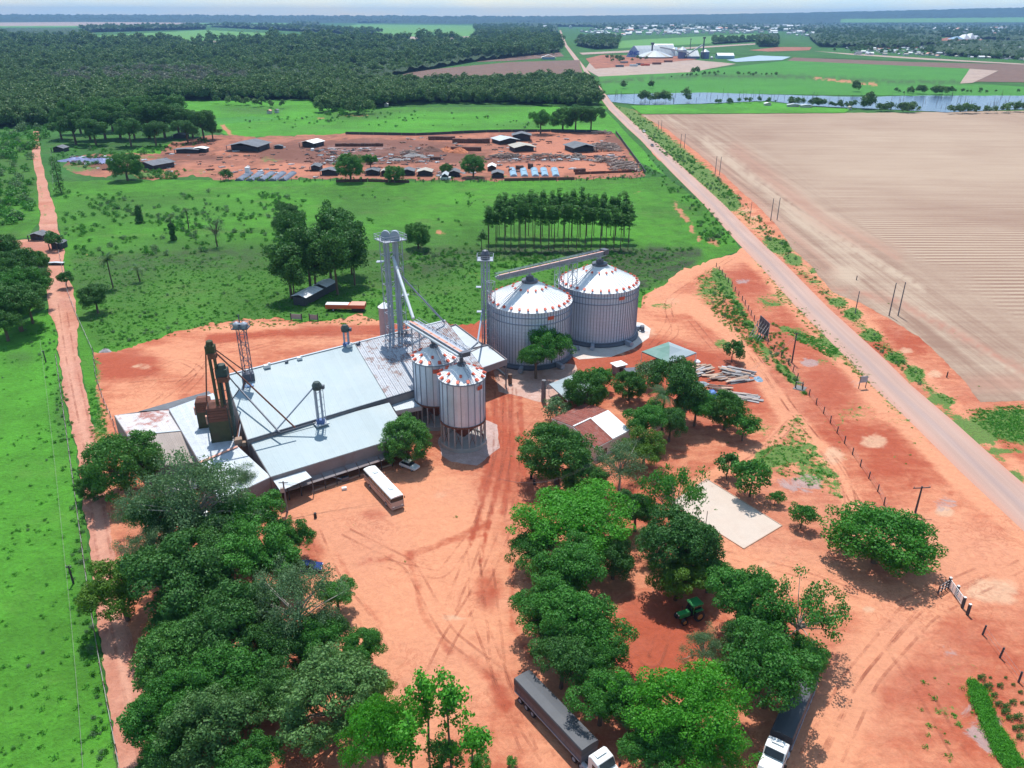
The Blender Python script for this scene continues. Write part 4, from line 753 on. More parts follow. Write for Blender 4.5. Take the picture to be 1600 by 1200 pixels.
TREES = [
 # left clump
 (190, 727, 50, 'mango', 'dark round mango tree beside the dirt road at the left corner of the warehouse'),
 (142, 762, 20, 'mango', 'small dark crown overhanging the dirt road beside the round mango tree'),
 (300, 770, 78, 'feather', 'tall feathery tree with bare pale branches in front of the left warehouse roofs', 11.5),
 (375, 752, 30, 'feather', 'thin grey green crown covering the corner of the white roof'),
 (392, 806, 45, 'broad', 'leafy green tree just below the gable wall of the warehouse'),
 (452, 845, 30, 'broad', 'green tree whose crown shades the dark blue car'),
 (393, 872, 56, 'broad', 'wide light topped tree left of the dark blue car'),
 (345, 830, 38, 'dark', 'dark tree behind the wide light topped one near the warehouse'),
 (285, 905, 70, 'dark', 'large very dark tree in the middle of the left clump'),
 (228, 796, 38, 'feather', 'grey green loose tree between the round mango and the tall feathery tree'),
 (262, 822, 42, 'dark', 'dark tree in the shade below the tall feathery tree'),
 (325, 868, 48, 'dark', 'dark tree left of the wide light topped one'),
 (240, 850, 40, 'feather', 'grey green loose tree above the dirt road left of the dark one'),
 (188, 922, 44, 'olive', 'yellowish green tree leaning over the dirt road'),
 (462, 937, 66, 'feather', 'broad feathery tree with white forked branches at the yard edge', 8.5),
 (526, 925, 28, 'broad', 'bright green crown on the yard side of the tree with white branches'),
 (350, 985, 58, 'dark', 'dark fine leaved tree left of the one with white branches'),
 (270, 1030, 58, 'mango', 'brownish green mango tree beside the long dirt road shadow'),
 (430, 1010, 42, 'dark', 'dark green tree directly below the white forked branches'),
 (487, 1010, 38, 'broad', 'fresh green tree between the feathery tree and the grey green mango'),
 (560, 1018, 34, 'broad', 'green tree at the yard edge just above the young bright trees'),
 (518, 1088, 74, 'greymango', 'big grey green clumpy mango tree at the lower yard edge'),
 (375, 1062, 52, 'broad', 'green tree in the middle of the lower left clump'),
 (262, 1122, 50, 'broad', 'green tree reaching over the dirt road at the lower left'),
 (330, 1138, 62, 'greymango', 'grey green mango tree at the bottom edge of the picture'),
 (392, 1195, 40, 'broad', 'green crown cut by the bottom edge right of the grey green mango'),
 (243, 1190, 24, 'dark', 'small dark tree cut by the bottom edge beside the dirt road'),
 (310, 940, 44, 'dark', 'dark tree filling the middle of the left clump'),
 (405, 960, 40, 'dark', 'dark tree under the left side of the feathery crown'),
 (440, 880, 34, 'dark', 'dark tree between the light topped tree and the car'),
 (300, 1078, 44, 'broad', 'green tree between the brownish mango and the bottom edge trees'),
 (430, 1082, 40, 'dark', 'dark tree left of the big grey green mango'),
 (270, 975, 40, 'broad', 'green tree above the brownish mango'),
 (500, 990, 34, 'dark', 'dark tree under the white forked branches'),
 (262, 885, 36, 'dark', 'dark tree right of the yellowish leaning one'),
 (285, 1180, 36, 'dark', 'dark crown at the very bottom edge among the lower left trees'),
 (880, 985, 40, 'dark', 'dark tree under the middle of the yard side row'),
 (870, 905, 40, 'broad', 'green tree filling the yard side row of the central clump'),
 (935, 1030, 38, 'broad', 'green tree overlooking the clearing above the left truck'),
 (960, 870, 34, 'dark', 'dark tree right of the flat bright tree near the clearing'),
 (1185, 990, 40, 'dark', 'dark tree above the covered truck'),
 (1045, 1150, 40, 'broad', 'green tree low between the two trucks'),
 (585, 1080, 26, 'olive', 'small olive tree above the young bright trees'),
 (592, 1150, 46, 'bright', 'bright yellow green tree at the bottom edge beside the yard', 7.5),
 (665, 1098, 26, 'young', 'slender bright young tree, the one standing farthest left'),
 (702, 1112, 30, 'young', 'slender bright young tree with the fullest top'),
 (640, 1165, 26, 'young', 'slender bright young tree low at the bottom edge'),
 (738, 1165, 26, 'young', 'slender bright young tree farthest right over the bare yard'),
 (690, 1185, 30, 'small', 'low green bush among the slender young trees'),
 (752, 1190, 16, 'small', 'low green bush right of the slender young trees'),
 (800, 1192, 9, 'small', 'tiny green bush alone on the bare yard at the bottom edge'),
 # centre clump
 (905, 815, 78, 'bright', 'wide flat bright green tree at the top of the central clump', 6.5),
 (835, 858, 38, 'broad', 'green tree on the yard side below the flat bright tree'),
 (890, 890, 50, 'broad', 'dense green tree below the flat bright tree'),
 (858, 955, 48, 'broad', 'green tree facing the open yard in the central clump'),
 (918, 978, 56, 'broad', 'green tree overlooking the round clearing from the left'),
 (878, 1030, 46, 'dark', 'darker green tree just above the left truck'),
 (940, 1092, 44, 'broad', 'green tree hiding part of the left truck'),
 (998, 1110, 38, 'greymango', 'grey green mango tree below the round clearing'),
 (1082, 1105, 72, 'bright', 'large bright green tree between the two trucks', 6.5),
 (1098, 1172, 46, 'bright', 'bright green tree cut by the bottom edge between the trucks'),
 (1015, 1172, 40, 'broad', 'green tree at the bottom edge beside the white cab'),
 (995, 797, 32, 'dark', 'dark tree between the flat bright tree and the sand court'),
 (1058, 775, 44, 'sparse', 'loose dark tree overhanging the corner of the sand court', 9.0),
 (1065, 848, 58, 'dark', 'large dark tree below the corner of the sand court'),
 (1060, 896, 42, 'olive', 'olive tree right above the green tractor'),
 (1022, 845, 30, 'feather', 'grey leaved tree squeezed between the dark trees'),
 (1108, 898, 28, 'broad', 'green tree right of the olive tree'),
 (1160, 946, 54, 'broad', 'broad green tree right of the tractor'),
 (1252, 955, 66, 'sparse', 'airy fine leaved tree spreading over the red track', 7.5),
 (1205, 1042, 64, 'broad', 'large green tree covering the right truck'),
 (1100, 1012, 34, 'feather', 'pale grey green tree at the edge of the round clearing'),
 (1248, 1025, 34, 'broad', 'green crown beside the back end of the right truck'),
 (1150, 1015, 32, 'dark', 'dark tree between the pale tree and the covered truck'),
 # upper middle
 (871, 706, 51, 'mango', 'large dark mango tree below the red roofed house'),
 (915, 752, 30, 'mango', 'smaller mango tree at the foot of the large one'),
 (970, 722, 38, 'feather', 'grey green feathery tree in front of the red roofed house'),
 (1008, 696, 34, 'olive', 'yellow green tree right of the red roofed house'),
 (915, 612, 30, 'mango', 'round dark tree hiding half of the white square tent'),
 (940, 592, 18, 'small', 'small light tree behind the round tree at the white tent'),
 (868, 638, 22, 'smallgrey', 'grey green bush under the white square tent'),
 (984, 602, 24, 'mango', 'rounded bush tree near the small white roofed booth'),
 (1014, 582, 25, 'smallgrey', 'grey bush tree beside the green pyramid tent'),
 (1010, 655, 34, 'broad', 'green tree next to the palm'),
 (1063, 608, 44, 'dark', 'wide dark tree between the palm and the blue tarpaulin'),
 (1088, 634, 30, 'broad', 'green tree below the wide dark tree'),
 (1048, 660, 28, 'dark', 'dark tree right of the palm trunk'),
 (1135, 643, 28, 'mango', 'dark round tree right of the blue tarpaulin'),
 (1163, 666, 20, 'small', 'light green round tree beside the curved track'),
 (1146, 547, 17, 'smalldark', 'small round dark tree alone above the timber piles'),
 (1138, 728, 18, 'smalldark', 'dark small tree at the upper corner of the sand court'),
 (1176, 746, 27, 'small', 'green small tree at the long edge of the sand court'),
 (1213, 777, 13, 'small', 'smallest round tree in the row beside the sand court'),
 (1254, 805, 20, 'small', 'round little tree nearest the big lone tree'),
 (862, 530, 40, 'broad', 'light crowned tree in front of the left big silo', 7.5),
 (838, 562, 32, 'broad', 'darker lower tree in front of the left big silo'),
 (635, 686, 42, 'mango', 'round mango tree behind the parked bus beside the small silos'),
 (1376, 838, 74, 'dome', 'large lone bright green tree near the entrance gate', 5.2),
 # fields
 (653, 367, 22, 'mango', 'lone dark round tree in the meadow right of the elevator tower'),
 (452, 338, 26, 'dark', 'dark tree at the top of the meadow grove'),
 (441, 362, 20, 'dark', 'dark tree at the left of the meadow grove'),
 (335, 355, 18, 'bare', 'thin leafed bare tree standing in the meadow'),
 (147, 462, 24, 'dark', 'low dark tree beside the dirt road below the palm'),
 (546, 262, 21, 'mango', 'dark round tree by the brickyard sheds, the left one of the big pair'),
 (579, 253, 14, 'broad', 'green tree between two brickyard sheds'),
 (615, 270, 15, 'mango', 'dark tree standing at the brickyard fence'),
 (697, 264, 10, 'mango', 'little dark tree left of the large brickyard tree'),
 (739, 257, 19, 'mango', 'large round brickyard tree left of the blue tunnels'),
 (195, 258, 21, 'mango', 'dark bushy tree left of the dark brickyard shed'),
 (352, 271, 9, 'smalldark', 'small dark tree left of the grey tunnels'),
 (880, 184, 19, 'mango', 'dark tree left of a pair beyond the sawmill'),
 (900, 180, 22, 'dark', 'tall dark tree of the clump beyond the sawmill'),
 (924, 184, 19, 'dark', 'dark tree nearest the paved road beyond the sawmill'),
 (845, 188, 19, 'broad', 'lighter green tree at the left of the clump beyond the sawmill'),
 (15, 420, 34, 'dark', 'dark wood edge tree below the two little dark roofs'),
 (48, 432, 26, 'dark', 'dark tree next to the dirt road below the little roofs'),
 (20, 468, 42, 'dark', 'large dark tree at the left picture edge above the green field'),
 (-5, 400, 34, 'dark', 'dark crown cut by the left picture edge below the small huts'),
 (42, 470, 30, 'dark', 'dark tree at the right side of the wood by the dirt road'),
 (2, 495, 32, 'dark', 'lowest dark tree of the wood at the left picture edge'),
 (30, 448, 34, 'broad', 'green tree in the middle of the wood by the dirt road'),
 (0, 440, 34, 'dark', 'dark tree at the picture edge in the middle of the wood'),
 (58, 410, 16, 'mango', 'small round tree beside the parked vehicle on the dirt road'),
 (85, 372, 14, 'smalldark', 'small bush tree between the two little dark roofs'),
 (102, 435, 12, 'smalldark', 'little dark bush tree right of the dirt road bend'),
]
for T in TREES:
    tree_at(T[0], T[1], T[2] * .95 * (1.14 if 845 < T[0] < 1200 and 575 < T[1] < 780 else 1.0) * (1.17 if T[3] in ('broad', 'dark', 'olive', 'bright') and T[1] > 780 else 1.0), T[3], T[4], zc=(T[5] if len(T) > 5 else None), name={'mango': 'mango_tree', 'greymango': 'mango_tree', 'young': 'young_tree'}.get(T[3], 'tree'))
# meadow grove
GO = ['first', 'second', 'third', 'fourth', 'fifth', 'sixth', 'seventh', 'eighth', 'ninth', 'tenth']
for i, (x, y, r_) in enumerate([(448, 405, 26), (478, 385, 28), (512, 378, 28), (545, 372, 24), (455, 425, 20), (522, 400, 26), (550, 394, 22), (488, 402, 24), (460, 372, 20), (530, 355, 20)]):
    tree_at(x, y, r_, 'grove', 'tall dense tree of the grove shading the long white roofed shed', group='trees of the grove in the meadow')
# dark wood left of the brickyard
for i, (x, y, r_) in enumerate([(90, 190, 20), (112, 195, 22), (135, 188, 22), (158, 185, 24), (182, 184, 24), (205, 188, 22), (228, 184, 24), (252, 182, 26), (275, 182, 24), (297, 186, 22), (315, 193, 20), (330, 200, 14), (145, 200, 20), (200, 202, 20), (240, 205, 18), (290, 200, 18), (170, 172, 24), (220, 168, 24), (265, 168, 24), (120, 178, 22)]):
    tree_at(x, y, r_, 'dark', 'dense dark tree of the wood left of the brickyard', group='trees of the dark wood by the brickyard')
ORD = ['first', 'second', 'third', 'fourth', 'fifth', 'sixth', 'seventh', 'eighth', 'ninth', 'tenth', 'eleventh', 'twelfth', 'thirteenth', 'fourteenth', 'fifteenth', 'sixteenth', 'seventeenth', 'eighteenth', 'nineteenth', 'twentieth', 'twenty-first']
# eucalyptus rows
for row, (yb, n_, xa, xb) in enumerate([(390, 21, 753, 981), (379, 20, 765, 983), (369, 18, 780, 975)]):
    for i in range(n_):
        f = i / (n_ - 1); b = P(xa + (xb - xa) * f + random.uniform(-2, 2), yb + random.uniform(-1, 1) + (3 if row == 0 and i == 0 else 0))
        arc = [0.80, 0.88, 0.93][row] + 0.20 * math.sin(math.pi * min(1, f * 1.15)) ** 0.7 * (1, .8, .6)[row]
        if row == 0 and i == 0: arc *= .55
        KK = KIND['eucalypt'][3]; cm, tm = KK[random.randrange(len(KK))]
        o = empty('eucalyptus_tree', (b.x, b.y, 0), random.uniform(0, 6.28), 'slim eucalyptus, %s from the left in the %s planted row' % (ORD[i], ('front', 'middle', 'rear')[row]), 'tree', 'planted eucalyptus rows'); s_ = arc * random.uniform(.95, 1.05)
        o.scale = (1.5, 1.5, s_)
        for nm, me in (('crown', cm), ('trunk', tm)):
            q = bpy.data.objects.new(nm, me); COL.objects.link(q); q.parent = o
# palms
def frond_mesh(L_, droop, n=9, w=0.55):
    mb = MB()
    pts = [Vector((L_ * (i / n), 0, L_ * .45 * math.sin(i / n * 1.6) - droop * (i / n) ** 2 * L_)) for i in range(n + 1)]
    for i in range(n): mb.tube(pts[i], pts[i + 1], .04, .03, 3, caps=False)
    r = random.Random(3)
    for i in range(1, n + 1):
        for s_ in (-1, 1):
            for q in (0, .5):
                p = pts[i - 1].lerp(pts[i], q); l = w * 2.0 * math.sin(min(1, (i / n) * .8 + .15) * math.pi) + .15
                e = p + Vector((l * .55, s_ * l, -l * r.uniform(.15, .6))); m = p + Vector((.16, s_ * .05, .0))
                mb.add([p, m, e], [(0, 1, 2)])
    me = bpy.data.meshes.new('frond'); me.from_pydata([tuple(v) for v in mb.v], [], mb.f); me.materials.append(FO['olive'] if droop > .9 else FO['feather']); me.update(); return me
FR = [frond_mesh(3.2, .75), frond_mesh(3.0, .95)]
def palm(x, y, h, s, label, nf=16, rag=1.0):
    """x, y: foot of the trunk in the photo"""
    b = P(x, y); o = empty('palm_tree', b, random.uniform(0, 6), label, 'palm tree')
    mb = MB(); mb.path([(0, 0, -.2), (.15, .05, h * .5), (.1, 0, h)], [.26, .2, .17], 7); mb.build('trunk', MT['bark'], o)
    for i in range(nf):
        q = bpy.data.objects.new('frond', FR[i % 2]); COL.objects.link(q); q.parent = o; q.location = (.1, 0, h); q.scale = (s,) * 3
        q.rotation_euler = (random.uniform(-.2, .2), random.uniform(-.75, .7) * rag, i * 2.4 + random.uniform(-.2, .2))
palm(177, 450, 9.5, 1.0, 'palm with leaning trunk near the dirt road in the meadow', 22, 1.3)
palm(219, 440, 4.5, .9, 'low ragged palm right of the tall meadow palm', 12)
palm(271, 375, 8.5, .8, 'shaggy palm with vine wrapped trunk in the meadow', 12)
palm(295, 357, 7.5, .8, 'thin palm beside the vine wrapped one', 12)
palm(1034, 672, 8.2, 1.15, 'palm with grey green fronds right of the red roofed house', 18)
# vine covered stumps (columns of foliage)
def column(x, y, h, r, label):
    b = P(x, y); n_ = int(h / (r * .9)); c = [(random.uniform(-.2, .2) * r, random.uniform(-.2, .2) * r, r * .7 + i * (h - r) / max(1, n_ - 1)) for i in range(n_)]
    o = empty('vine_column', b, 0, label, 'tree'); me = leaf_cloud('foliage', FO['dark'], c, [r * random.uniform(.8, 1.25) for _ in c], 2200, .42, seed=int(x)); q = bpy.data.objects.new('foliage', me); COL.objects.link(q); q.parent = o
    mb = MB(); mb.tube((0, 0, -.2), (0, 0, h * .95), .3, .12, 6); mb.build('trunk', MT['bark'], o)
column(96, 302, 17, 2.3, 'tall dark vine covered tree column beside the dirt road')
column(271, 375, 6.0, 1.1, 'vine mass around the shaggy palm trunk')
column(219, 348, 7.0, 1.5, 'short vine covered stump in the upper meadow')

# ---------------------------------------------------------------- scattered stuff by geometry nodes
def lib(name, meshes):
    c = bpy.data.collections.new(name)
    for i, me in enumerate(meshes):
        o = bpy.data.objects.new('%s_%02d' % (name, i), me); c.objects.link(o)
    return c
def scatter(name, pts, scl, coll, label, cat, kind='stuff', idx=None):
    pts = np.asarray(pts, np.float32); n = len(pts)
    me = bpy.data.meshes.new(name); me.vertices.add(n); me.vertices.foreach_set('co', pts.ravel())
    for nm, v in (('scl', np.asarray(scl)), ('rot', rng.uniform(0, 6.28, n))):
        a = me.attributes.new(nm, 'FLOAT', 'POINT'); a.data.foreach_set('value', v.astype(np.float32))
    a = me.attributes.new('idx', 'INT', 'POINT'); a.data.foreach_set('value', (rng.integers(0, len(coll.objects), n) if idx is None else np.asarray(idx)).astype(np.int32))
    me.update()
    o = bpy.data.objects.new(name, me); COL.objects.link(o); tag(o, label, cat, kind=kind)
    ng = bpy.data.node_groups.new('scatter_' + name, 'GeometryNodeTree')
    ng.interface.new_socket('Geometry', in_out='INPUT', socket_type='NodeSocketGeometry'); ng.interface.new_socket('Geometry', in_out='OUTPUT', socket_type='NodeSocketGeometry')
    gi = ng.nodes.new('NodeGroupInput'); go = ng.nodes.new('NodeGroupOutput'); ip = ng.nodes.new('GeometryNodeInstanceOnPoints'); ci = ng.nodes.new('GeometryNodeCollectionInfo')
    ci.inputs['Collection'].default_value = coll; ci.inputs['Separate Children'].default_value = True; ci.inputs['Reset Children'].default_value = True
    def na(nm, ty='FLOAT'):
        q = ng.nodes.new('GeometryNodeInputNamedAttribute'); q.data_type = ty; q.inputs['Name'].default_value = nm; return q.outputs['Attribute']
    cx = ng.nodes.new('ShaderNodeCombineXYZ'); ng.links.new(na('rot'), cx.inputs['Z'])
    ng.links.new(gi.outputs[0], ip.inputs['Points']); ng.links.new(ci.outputs[0], ip.inputs['Instance']); ip.inputs['Pick Instance'].default_value = True
    ng.links.new(na('idx', 'INT'), ip.inputs['Instance Index']); ng.links.new(cx.outputs[0], ip.inputs['Rotation']); ng.links.new(na('scl'), ip.inputs['Scale'])
    ng.links.new(ip.outputs[0], go.inputs[0])
    md = o.modifiers.new('scatter', 'NODES'); md.node_group = ng
    return o
def px_sample(poly, n, excl=()):
    """n random points inside a photo polygon"""
    poly = [tuple(map(float, p)) for p in poly]; a = np.array(poly); x0, y0 = a.min(0); x1, y1 = a.max(0); out = np.zeros((0, 2))
    while len(out) < n:
        q = rng.uniform([x0, y0], [x1, y1], (n * 2, 2)); q = q[inside(poly, q)]
        for e in excl: q = q[~inside(e, q)]
        out = np.concatenate([out, q])
    return out[:n]
def to_world(q, hz=0.0):
    return np.array([tuple(P(x, y, hz)) for x, y in q])
def simple_tree(seed, mat, R, zr, zc, k, pr, n, leaf, trunk=True):
    c, rad = puffs(R, zr, k, pr, seed, zc=zc, lo=.4, hi=.95, lump=.28, up=.5)
    me = leaf_cloud('forest_tree', FO[mat], c, rad, n, leaf, seed=seed)
    return me
FT = [simple_tree(50 + i, 'far', 5.2, 4.6, 7.5, 26, 1.9, 620, 1.25) for i in range(5)] + [simple_tree(56 + i, 'farlight', 4.8, 4.4, 7.2, 24, 1.8, 560, 1.15) for i in range(2)]
FTP = [simple_tree(60 + i, 'farpale', 4.6, 4.4, 7.5, 22, 1.7, 420, 1.1) for i in range(2)]
BU = [simple_tree(70 + i, m_, 1.3, .8, .55, 9, .55, 170, .34) for i, m_ in enumerate(('weed', 'broad', 'weed', 'weed', 'feather'))]
TU = [simple_tree(80 + i, 'grass', .75, .16, .06, 8, .22, 60, .20) for i in range(3)]
C_FT = lib('forest_lib', FT); C_FTP = lib('pale_forest_lib', FTP); C_BU = lib('bush_lib', BU); C_TU = lib('tuft_lib', TU); C_DK = lib('dark_bush_lib', [BU[1]])
C_TOWN = lib('town_tree_lib', FT[:3])

F_FIELDS = [[(130, 57), (320, 46), (520, 56), (735, 56), (760, 40), (560, 37), (500, 44), (560, 56), (640, 61), (560, 63), (300, 69), (165, 68)]]
F_BROWN = [(600, 124), (640, 113), (700, 104), (800, 95), (905, 92), (918, 130), (800, 132), (620, 130)]
FOREST = [(-200, 44), (120, 44), (130, 57), (165, 69), (300, 70), (560, 64), (640, 61), (720, 66), (760, 57), (872, 60), (884, 80), (868, 88), (740, 94), (690, 103), (640, 111), (600, 121), (612, 131), (720, 133), (918, 130), (938, 165), (862, 166), (800, 163), (650, 163), (560, 172), (520, 168), (480, 157), (225, 158), (222, 182), (100, 184), (60, 200), (-200, 200)]
# canopy underlay so that no field shows between the crowns far off
def canopy(name, poly, step, ystep, h, label, jag=.5):
    zf = lambda pv, wv: h * rng.uniform(.35, 1.0, len(pv))
    o = sheet(name, poly, FOMAT, 0.3, step, jag, zfun=zf, ystep=ystep, kind='stuff', skirt=False); tag(o, label, 'forest'); return o
FOMAT, t_, pb_ = newmat('forest canopy'); g_ = geo(t_)
c_ = mixc(t_, ramp(t_, math_(t_, 'ADD', math_(t_, 'MULTIPLY', noise(t_, 0.006, 5, 0.65, g_), .6), math_(t_, 'MULTIPLY', noise(t_, 0.12, 4, 0.7, g_), .4)), 0.36, 0.62), (0.018, 0.045, 0.016), (0.052, 0.10, 0.034))
t_.links.new(c_, pb_.inputs['Base Color']); pb_.inputs['Roughness'].default_value = 1.0; bump(t_, pb_, noise(t_, 0.15, 4, 0.7, g_), 1.0, 6.0)
canopy('forest', [(-200, 46), (120, 46), (132, 60), (165, 71), (300, 72), (560, 66), (640, 63), (720, 68), (760, 60), (865, 62), (875, 82), (740, 97), (690, 106), (640, 114), (600, 124), (612, 134), (720, 136), (905, 136), (925, 160), (862, 162), (800, 160), (650, 160), (560, 165), (480, 155), (225, 156), (200, 175), (60, 190), (-200, 195)], 5, 2, 9, 'broad dark forest stretching behind the brickyard')
for i, (pl, h, lb) in enumerate([([(120, 46), (200, 43), (322, 41), (322, 46), (140, 51)], 22, 'dark strip of trees beyond the far left field'), ([(322, 42), (350, 39), (470, 43), (520, 47), (600, 52), (570, 56), (500, 51), (400, 46)], 20, 'slanting strip of trees between the far fields'),
    ([(455, 37), (480, 34), (500, 37), (500, 42), (460, 42)], 26, 'small wood standing in the far fields'), ([(550, 31), (800, 30), (870, 33), (860, 37), (560, 36)], 25, 'thin dark wood near the horizon above the far fields'), ([(740, 42), (800, 40), (870, 42), (872, 52), (800, 58), (745, 56)], 22, 'dark wood left of the road in the distance'),
    ([(760, 37), (900, 37), (960, 38), (960, 42), (760, 42)], 22, 'row of trees beyond the far road'), ([(900, 36), (1100, 34), (1290, 34), (1600, 36), (2000, 40), (2000, 62), (1600, 66), (1480, 58), (1280, 50), (1120, 45), (940, 46)], 14, 'trees mixed with the roofs of the distant town'),
    ([(905, 60), (945, 58), (968, 62), (965, 76), (930, 78), (900, 72)], 16, 'dark wood beside the road before the town'), ([(1180, 62), (1215, 60), (1214, 74), (1184, 74)], 24, 'dark square stand of trees beyond the grain plant'),
    ([(1262, 50), (1360, 48), (1470, 56), (1470, 72), (1400, 76), (1280, 74), (1265, 62)], 14, 'green wood in front of the town'), ([(1480, 66), (2000, 64), (2000, 96), (1600, 94), (1480, 88), (1440, 78)], 10, 'trees around the roofs at the town edge'),
    ([(1110, 66), (1180, 62), (1180, 65), (1115, 70)], 10, 'low hedge beyond the grain plant')]):
    canopy('wood', pl, 4, 1.2, h, lb, .4)
# the forest itself: nearest trees as things of their own, the rest as one mass
q1 = px_sample([p for p in FOREST], 30000, F_FIELDS + [F_BROWN])
q1 = q1[q1[:, 1] > 58]
w1 = to_world(q1, 0.0)
dens = np.clip((q1[:, 1] / 165.0) ** 0.8, .2, 1); keep = rng.random(len(q1)) < (dens * .62)
q1 = q1[keep]; w1 = w1[keep]; order = np.argsort(w1[:, 1]); q1 = q1[order]; w1 = w1[order]
pale = (np.hypot((q1[:, 0] - 240) / 160, (q1[:, 1] - 130) / 16) < 1) & (rng.random(len(q1)) < .75)
sc = rng.uniform(.5, 1.35, len(q1)) * np.clip(w1[:, 1] / 1300, .9, 2.0)
near = np.zeros(len(q1), bool); near[:280] = True
wx, wy = w1[:, 0], w1[:, 1]
sf = np.sin(wx / 95 + 1.3 * np.sin(wy / 160)) * np.sin(wy / 210 + 1.1 * np.sin(wx / 130)) + .5 * np.sin(wx / 37 + wy / 61) * np.sin(wy / 47 - wx / 83) + rng.normal(0, .3, len(wx))
f_idx = np.where(sf > .45, rng.integers(5, 7, len(wx)), rng.integers(0, 5, len(wx))); sc = sc * (1 - .22 * np.clip(sf, -1, 1))
gap = (sf > 1.15) & ~near
keep2 = ~gap; q1, w1, pale, sc, near, f_idx = q1[keep2], w1[keep2], pale[keep2], sc[keep2], near[keep2], f_idx[keep2]
for i in np.where(near)[0]:
    me = (FTP if pale[i] else FT)[i % 2 if pale[i] else int(f_idx[i])]
    o = bpy.data.objects.new('forest_tree', me); COL.objects.link(o); o.location = w1[i]; o.scale = (sc[i], sc[i], sc[i] * random.uniform(.85, 1.2)); o.rotation_euler = (0, 0, random.uniform(0, 6.28))
    tag(o, 'tree along the near edge of the big forest', 'tree', 'trees at the near edge of the forest')
m_ = ~near & ~pale; scatter('forest_trees', w1[m_], sc[m_], C_FT, 'crowded crowns of the forest behind the brickyard', 'forest', idx=f_idx[m_])
m_ = ~near & pale; scatter('pale_forest_trees', w1[m_], sc[m_], C_FTP, 'greyish thin patch inside the forest', 'forest')
# wood edges, hedgerows, river and town trees
HT = []
def row_trees(line, n, spread, s, hz=0):
    ln = densify(line, 1.0, 0, closed=False)
    for i in range(n):
        p = ln[rng.integers(len(ln))]; HT.append((p[0] + rng.normal() * spread * 2, p[1] + rng.normal() * spread * .5, s * rng.uniform(.6, 1.3)))
row_trees([(720, 142), (800, 150), (920, 158)], 80, 6, 1.0); row_trees([(640, 160), (800, 158), (860, 162)], 50, 5, .8)
row_trees([(500, 176), (530, 172), (560, 180), (575, 172)], 26, 3, .9); row_trees([(335, 162), (390, 165), (440, 170)], 16, 2, .6)
row_trees([(1000, 160), (1045, 161)], 14, 2, .8); row_trees([(1072, 160), (1075, 160)], 3, 1, .8); row_trees([(1235, 164), (1300, 168), (1340, 171)], 30, 1, .55); row_trees([(1345, 171), (1362, 170)], 8, 1, .9)
row_trees([(1370, 174), (1395, 174)], 12, 1, .5); row_trees([(1405, 176), (1440, 176)], 12, 1, .6); row_trees([(1480, 178), (1540, 177), (1620, 174)], 36, 1, .6); row_trees([(1100, 163), (1230, 161)], 18, 1, .4)
row_trees([(1420, 147), (1445, 148)], 8, 1, .7); row_trees([(1455, 148), (1490, 149)], 10, 1, .7); row_trees([(1335, 143), (1338, 144)], 4, 1, .9); row_trees([(974, 140), (974, 141)], 3, 1, .8); row_trees([(1015, 138), (1018, 139)], 3, 1, .6); row_trees([(1085, 118), (1087, 118)], 2, 1, .8)
row_trees([(1040, 122), (1100, 118), (1230, 119)], 30, 1.5, .4); row_trees([(1380, 146), (1600, 146)], 20, 2, .4); row_trees([(940, 94), (990, 98), (1010, 94)], 18, 2, .7)
for pl_, n_ in (([(905, 60), (945, 58), (968, 62), (965, 76), (930, 78), (900, 72)], 160), ([(1180, 62), (1215, 60), (1214, 74), (1184, 74)], 120), ([(120, 46), (200, 43), (322, 41), (322, 46), (140, 51)], 200), ([(322, 42), (350, 39), (470, 43), (520, 47), (600, 52), (570, 56), (500, 51), (400, 46)], 300),
                ([(740, 42), (800, 40), (870, 42), (872, 52), (800, 58), (745, 56)], 260), ([(1110, 66), (1180, 62), (1180, 65), (1115, 70)], 60), ([(550, 31), (800, 30), (870, 33), (860, 37), (560, 36)], 160), ([(455, 37), (480, 34), (500, 37), (500, 42), (460, 42)], 50)):
    for x_, y_ in px_sample(pl_, n_): HT.append((x_, y_, rng.uniform(1.1, 1.8) * (1.0 if y_ > 58 else 1.4)))
HT = np.array(HT); scatter('hedgerow_trees', to_world(HT[:, :2]), HT[:, 2], C_FT, 'small trees and hedges along the river and fields', 'trees')
tq = np.concatenate([px_sample([(900, 40), (1120, 36), (1290, 36), (1600, 38), (1900, 40), (1900, 66), (1480, 60), (1280, 52), (1120, 47), (940, 48)], 1900), px_sample([(1300, 76), (1450, 66), (1600, 64), (1900, 64), (1900, 98), (1600, 96), (1480, 90), (1300, 82)], 700), px_sample([(1270, 52), (1400, 56), (1470, 66), (1440, 76), (1280, 74)], 600), px_sample([(890, 34), (1300, 33), (1900, 38), (1900, 44), (1300, 40), (900, 42)], 700)])
scatter('town_trees', to_world(tq), rng.uniform(.7, 1.3, len(tq)) * np.clip(to_world(tq)[:, 1] / 2800, .8, 1.6), C_TOWN, 'trees between the roofs of the distant town', 'trees')
# bushes and weeds in the meadows and along verges
bq = []
def bush(poly, n, lo, hi): 
    q = px_sample(poly, n); k_ = max(1, n // 7); sel = rng.random(n) < .72; cc_ = q[rng.integers(0, k_, n)]; off_ = rng.normal(0, 1, (n, 2)) * np.column_stack([5 + q[:, 1] * .02, 1.2 + q[:, 1] * .006]); q2 = cc_ + off_; q2 = np.where((sel & inside(poly, q2))[:, None], q2, q); q = q2; bq.append(np.column_stack([q, rng.uniform(lo, hi, n)]))
bush([(100, 400), (500, 400), (1080, 390), (1000, 470), (780, 500), (600, 505), (480, 500), (300, 512), (160, 545), (120, 480)], 900, .2, .55)
bush([(95, 300), (480, 300), (480, 400), (105, 400)], 480, .3, 1.2)
bush([(640, 390), (1090, 388), (1000, 420), (640, 420)], 400, .3, .7)
bush([(500, 300), (760, 300), (760, 400), (560, 400)], 60, .3, .8)
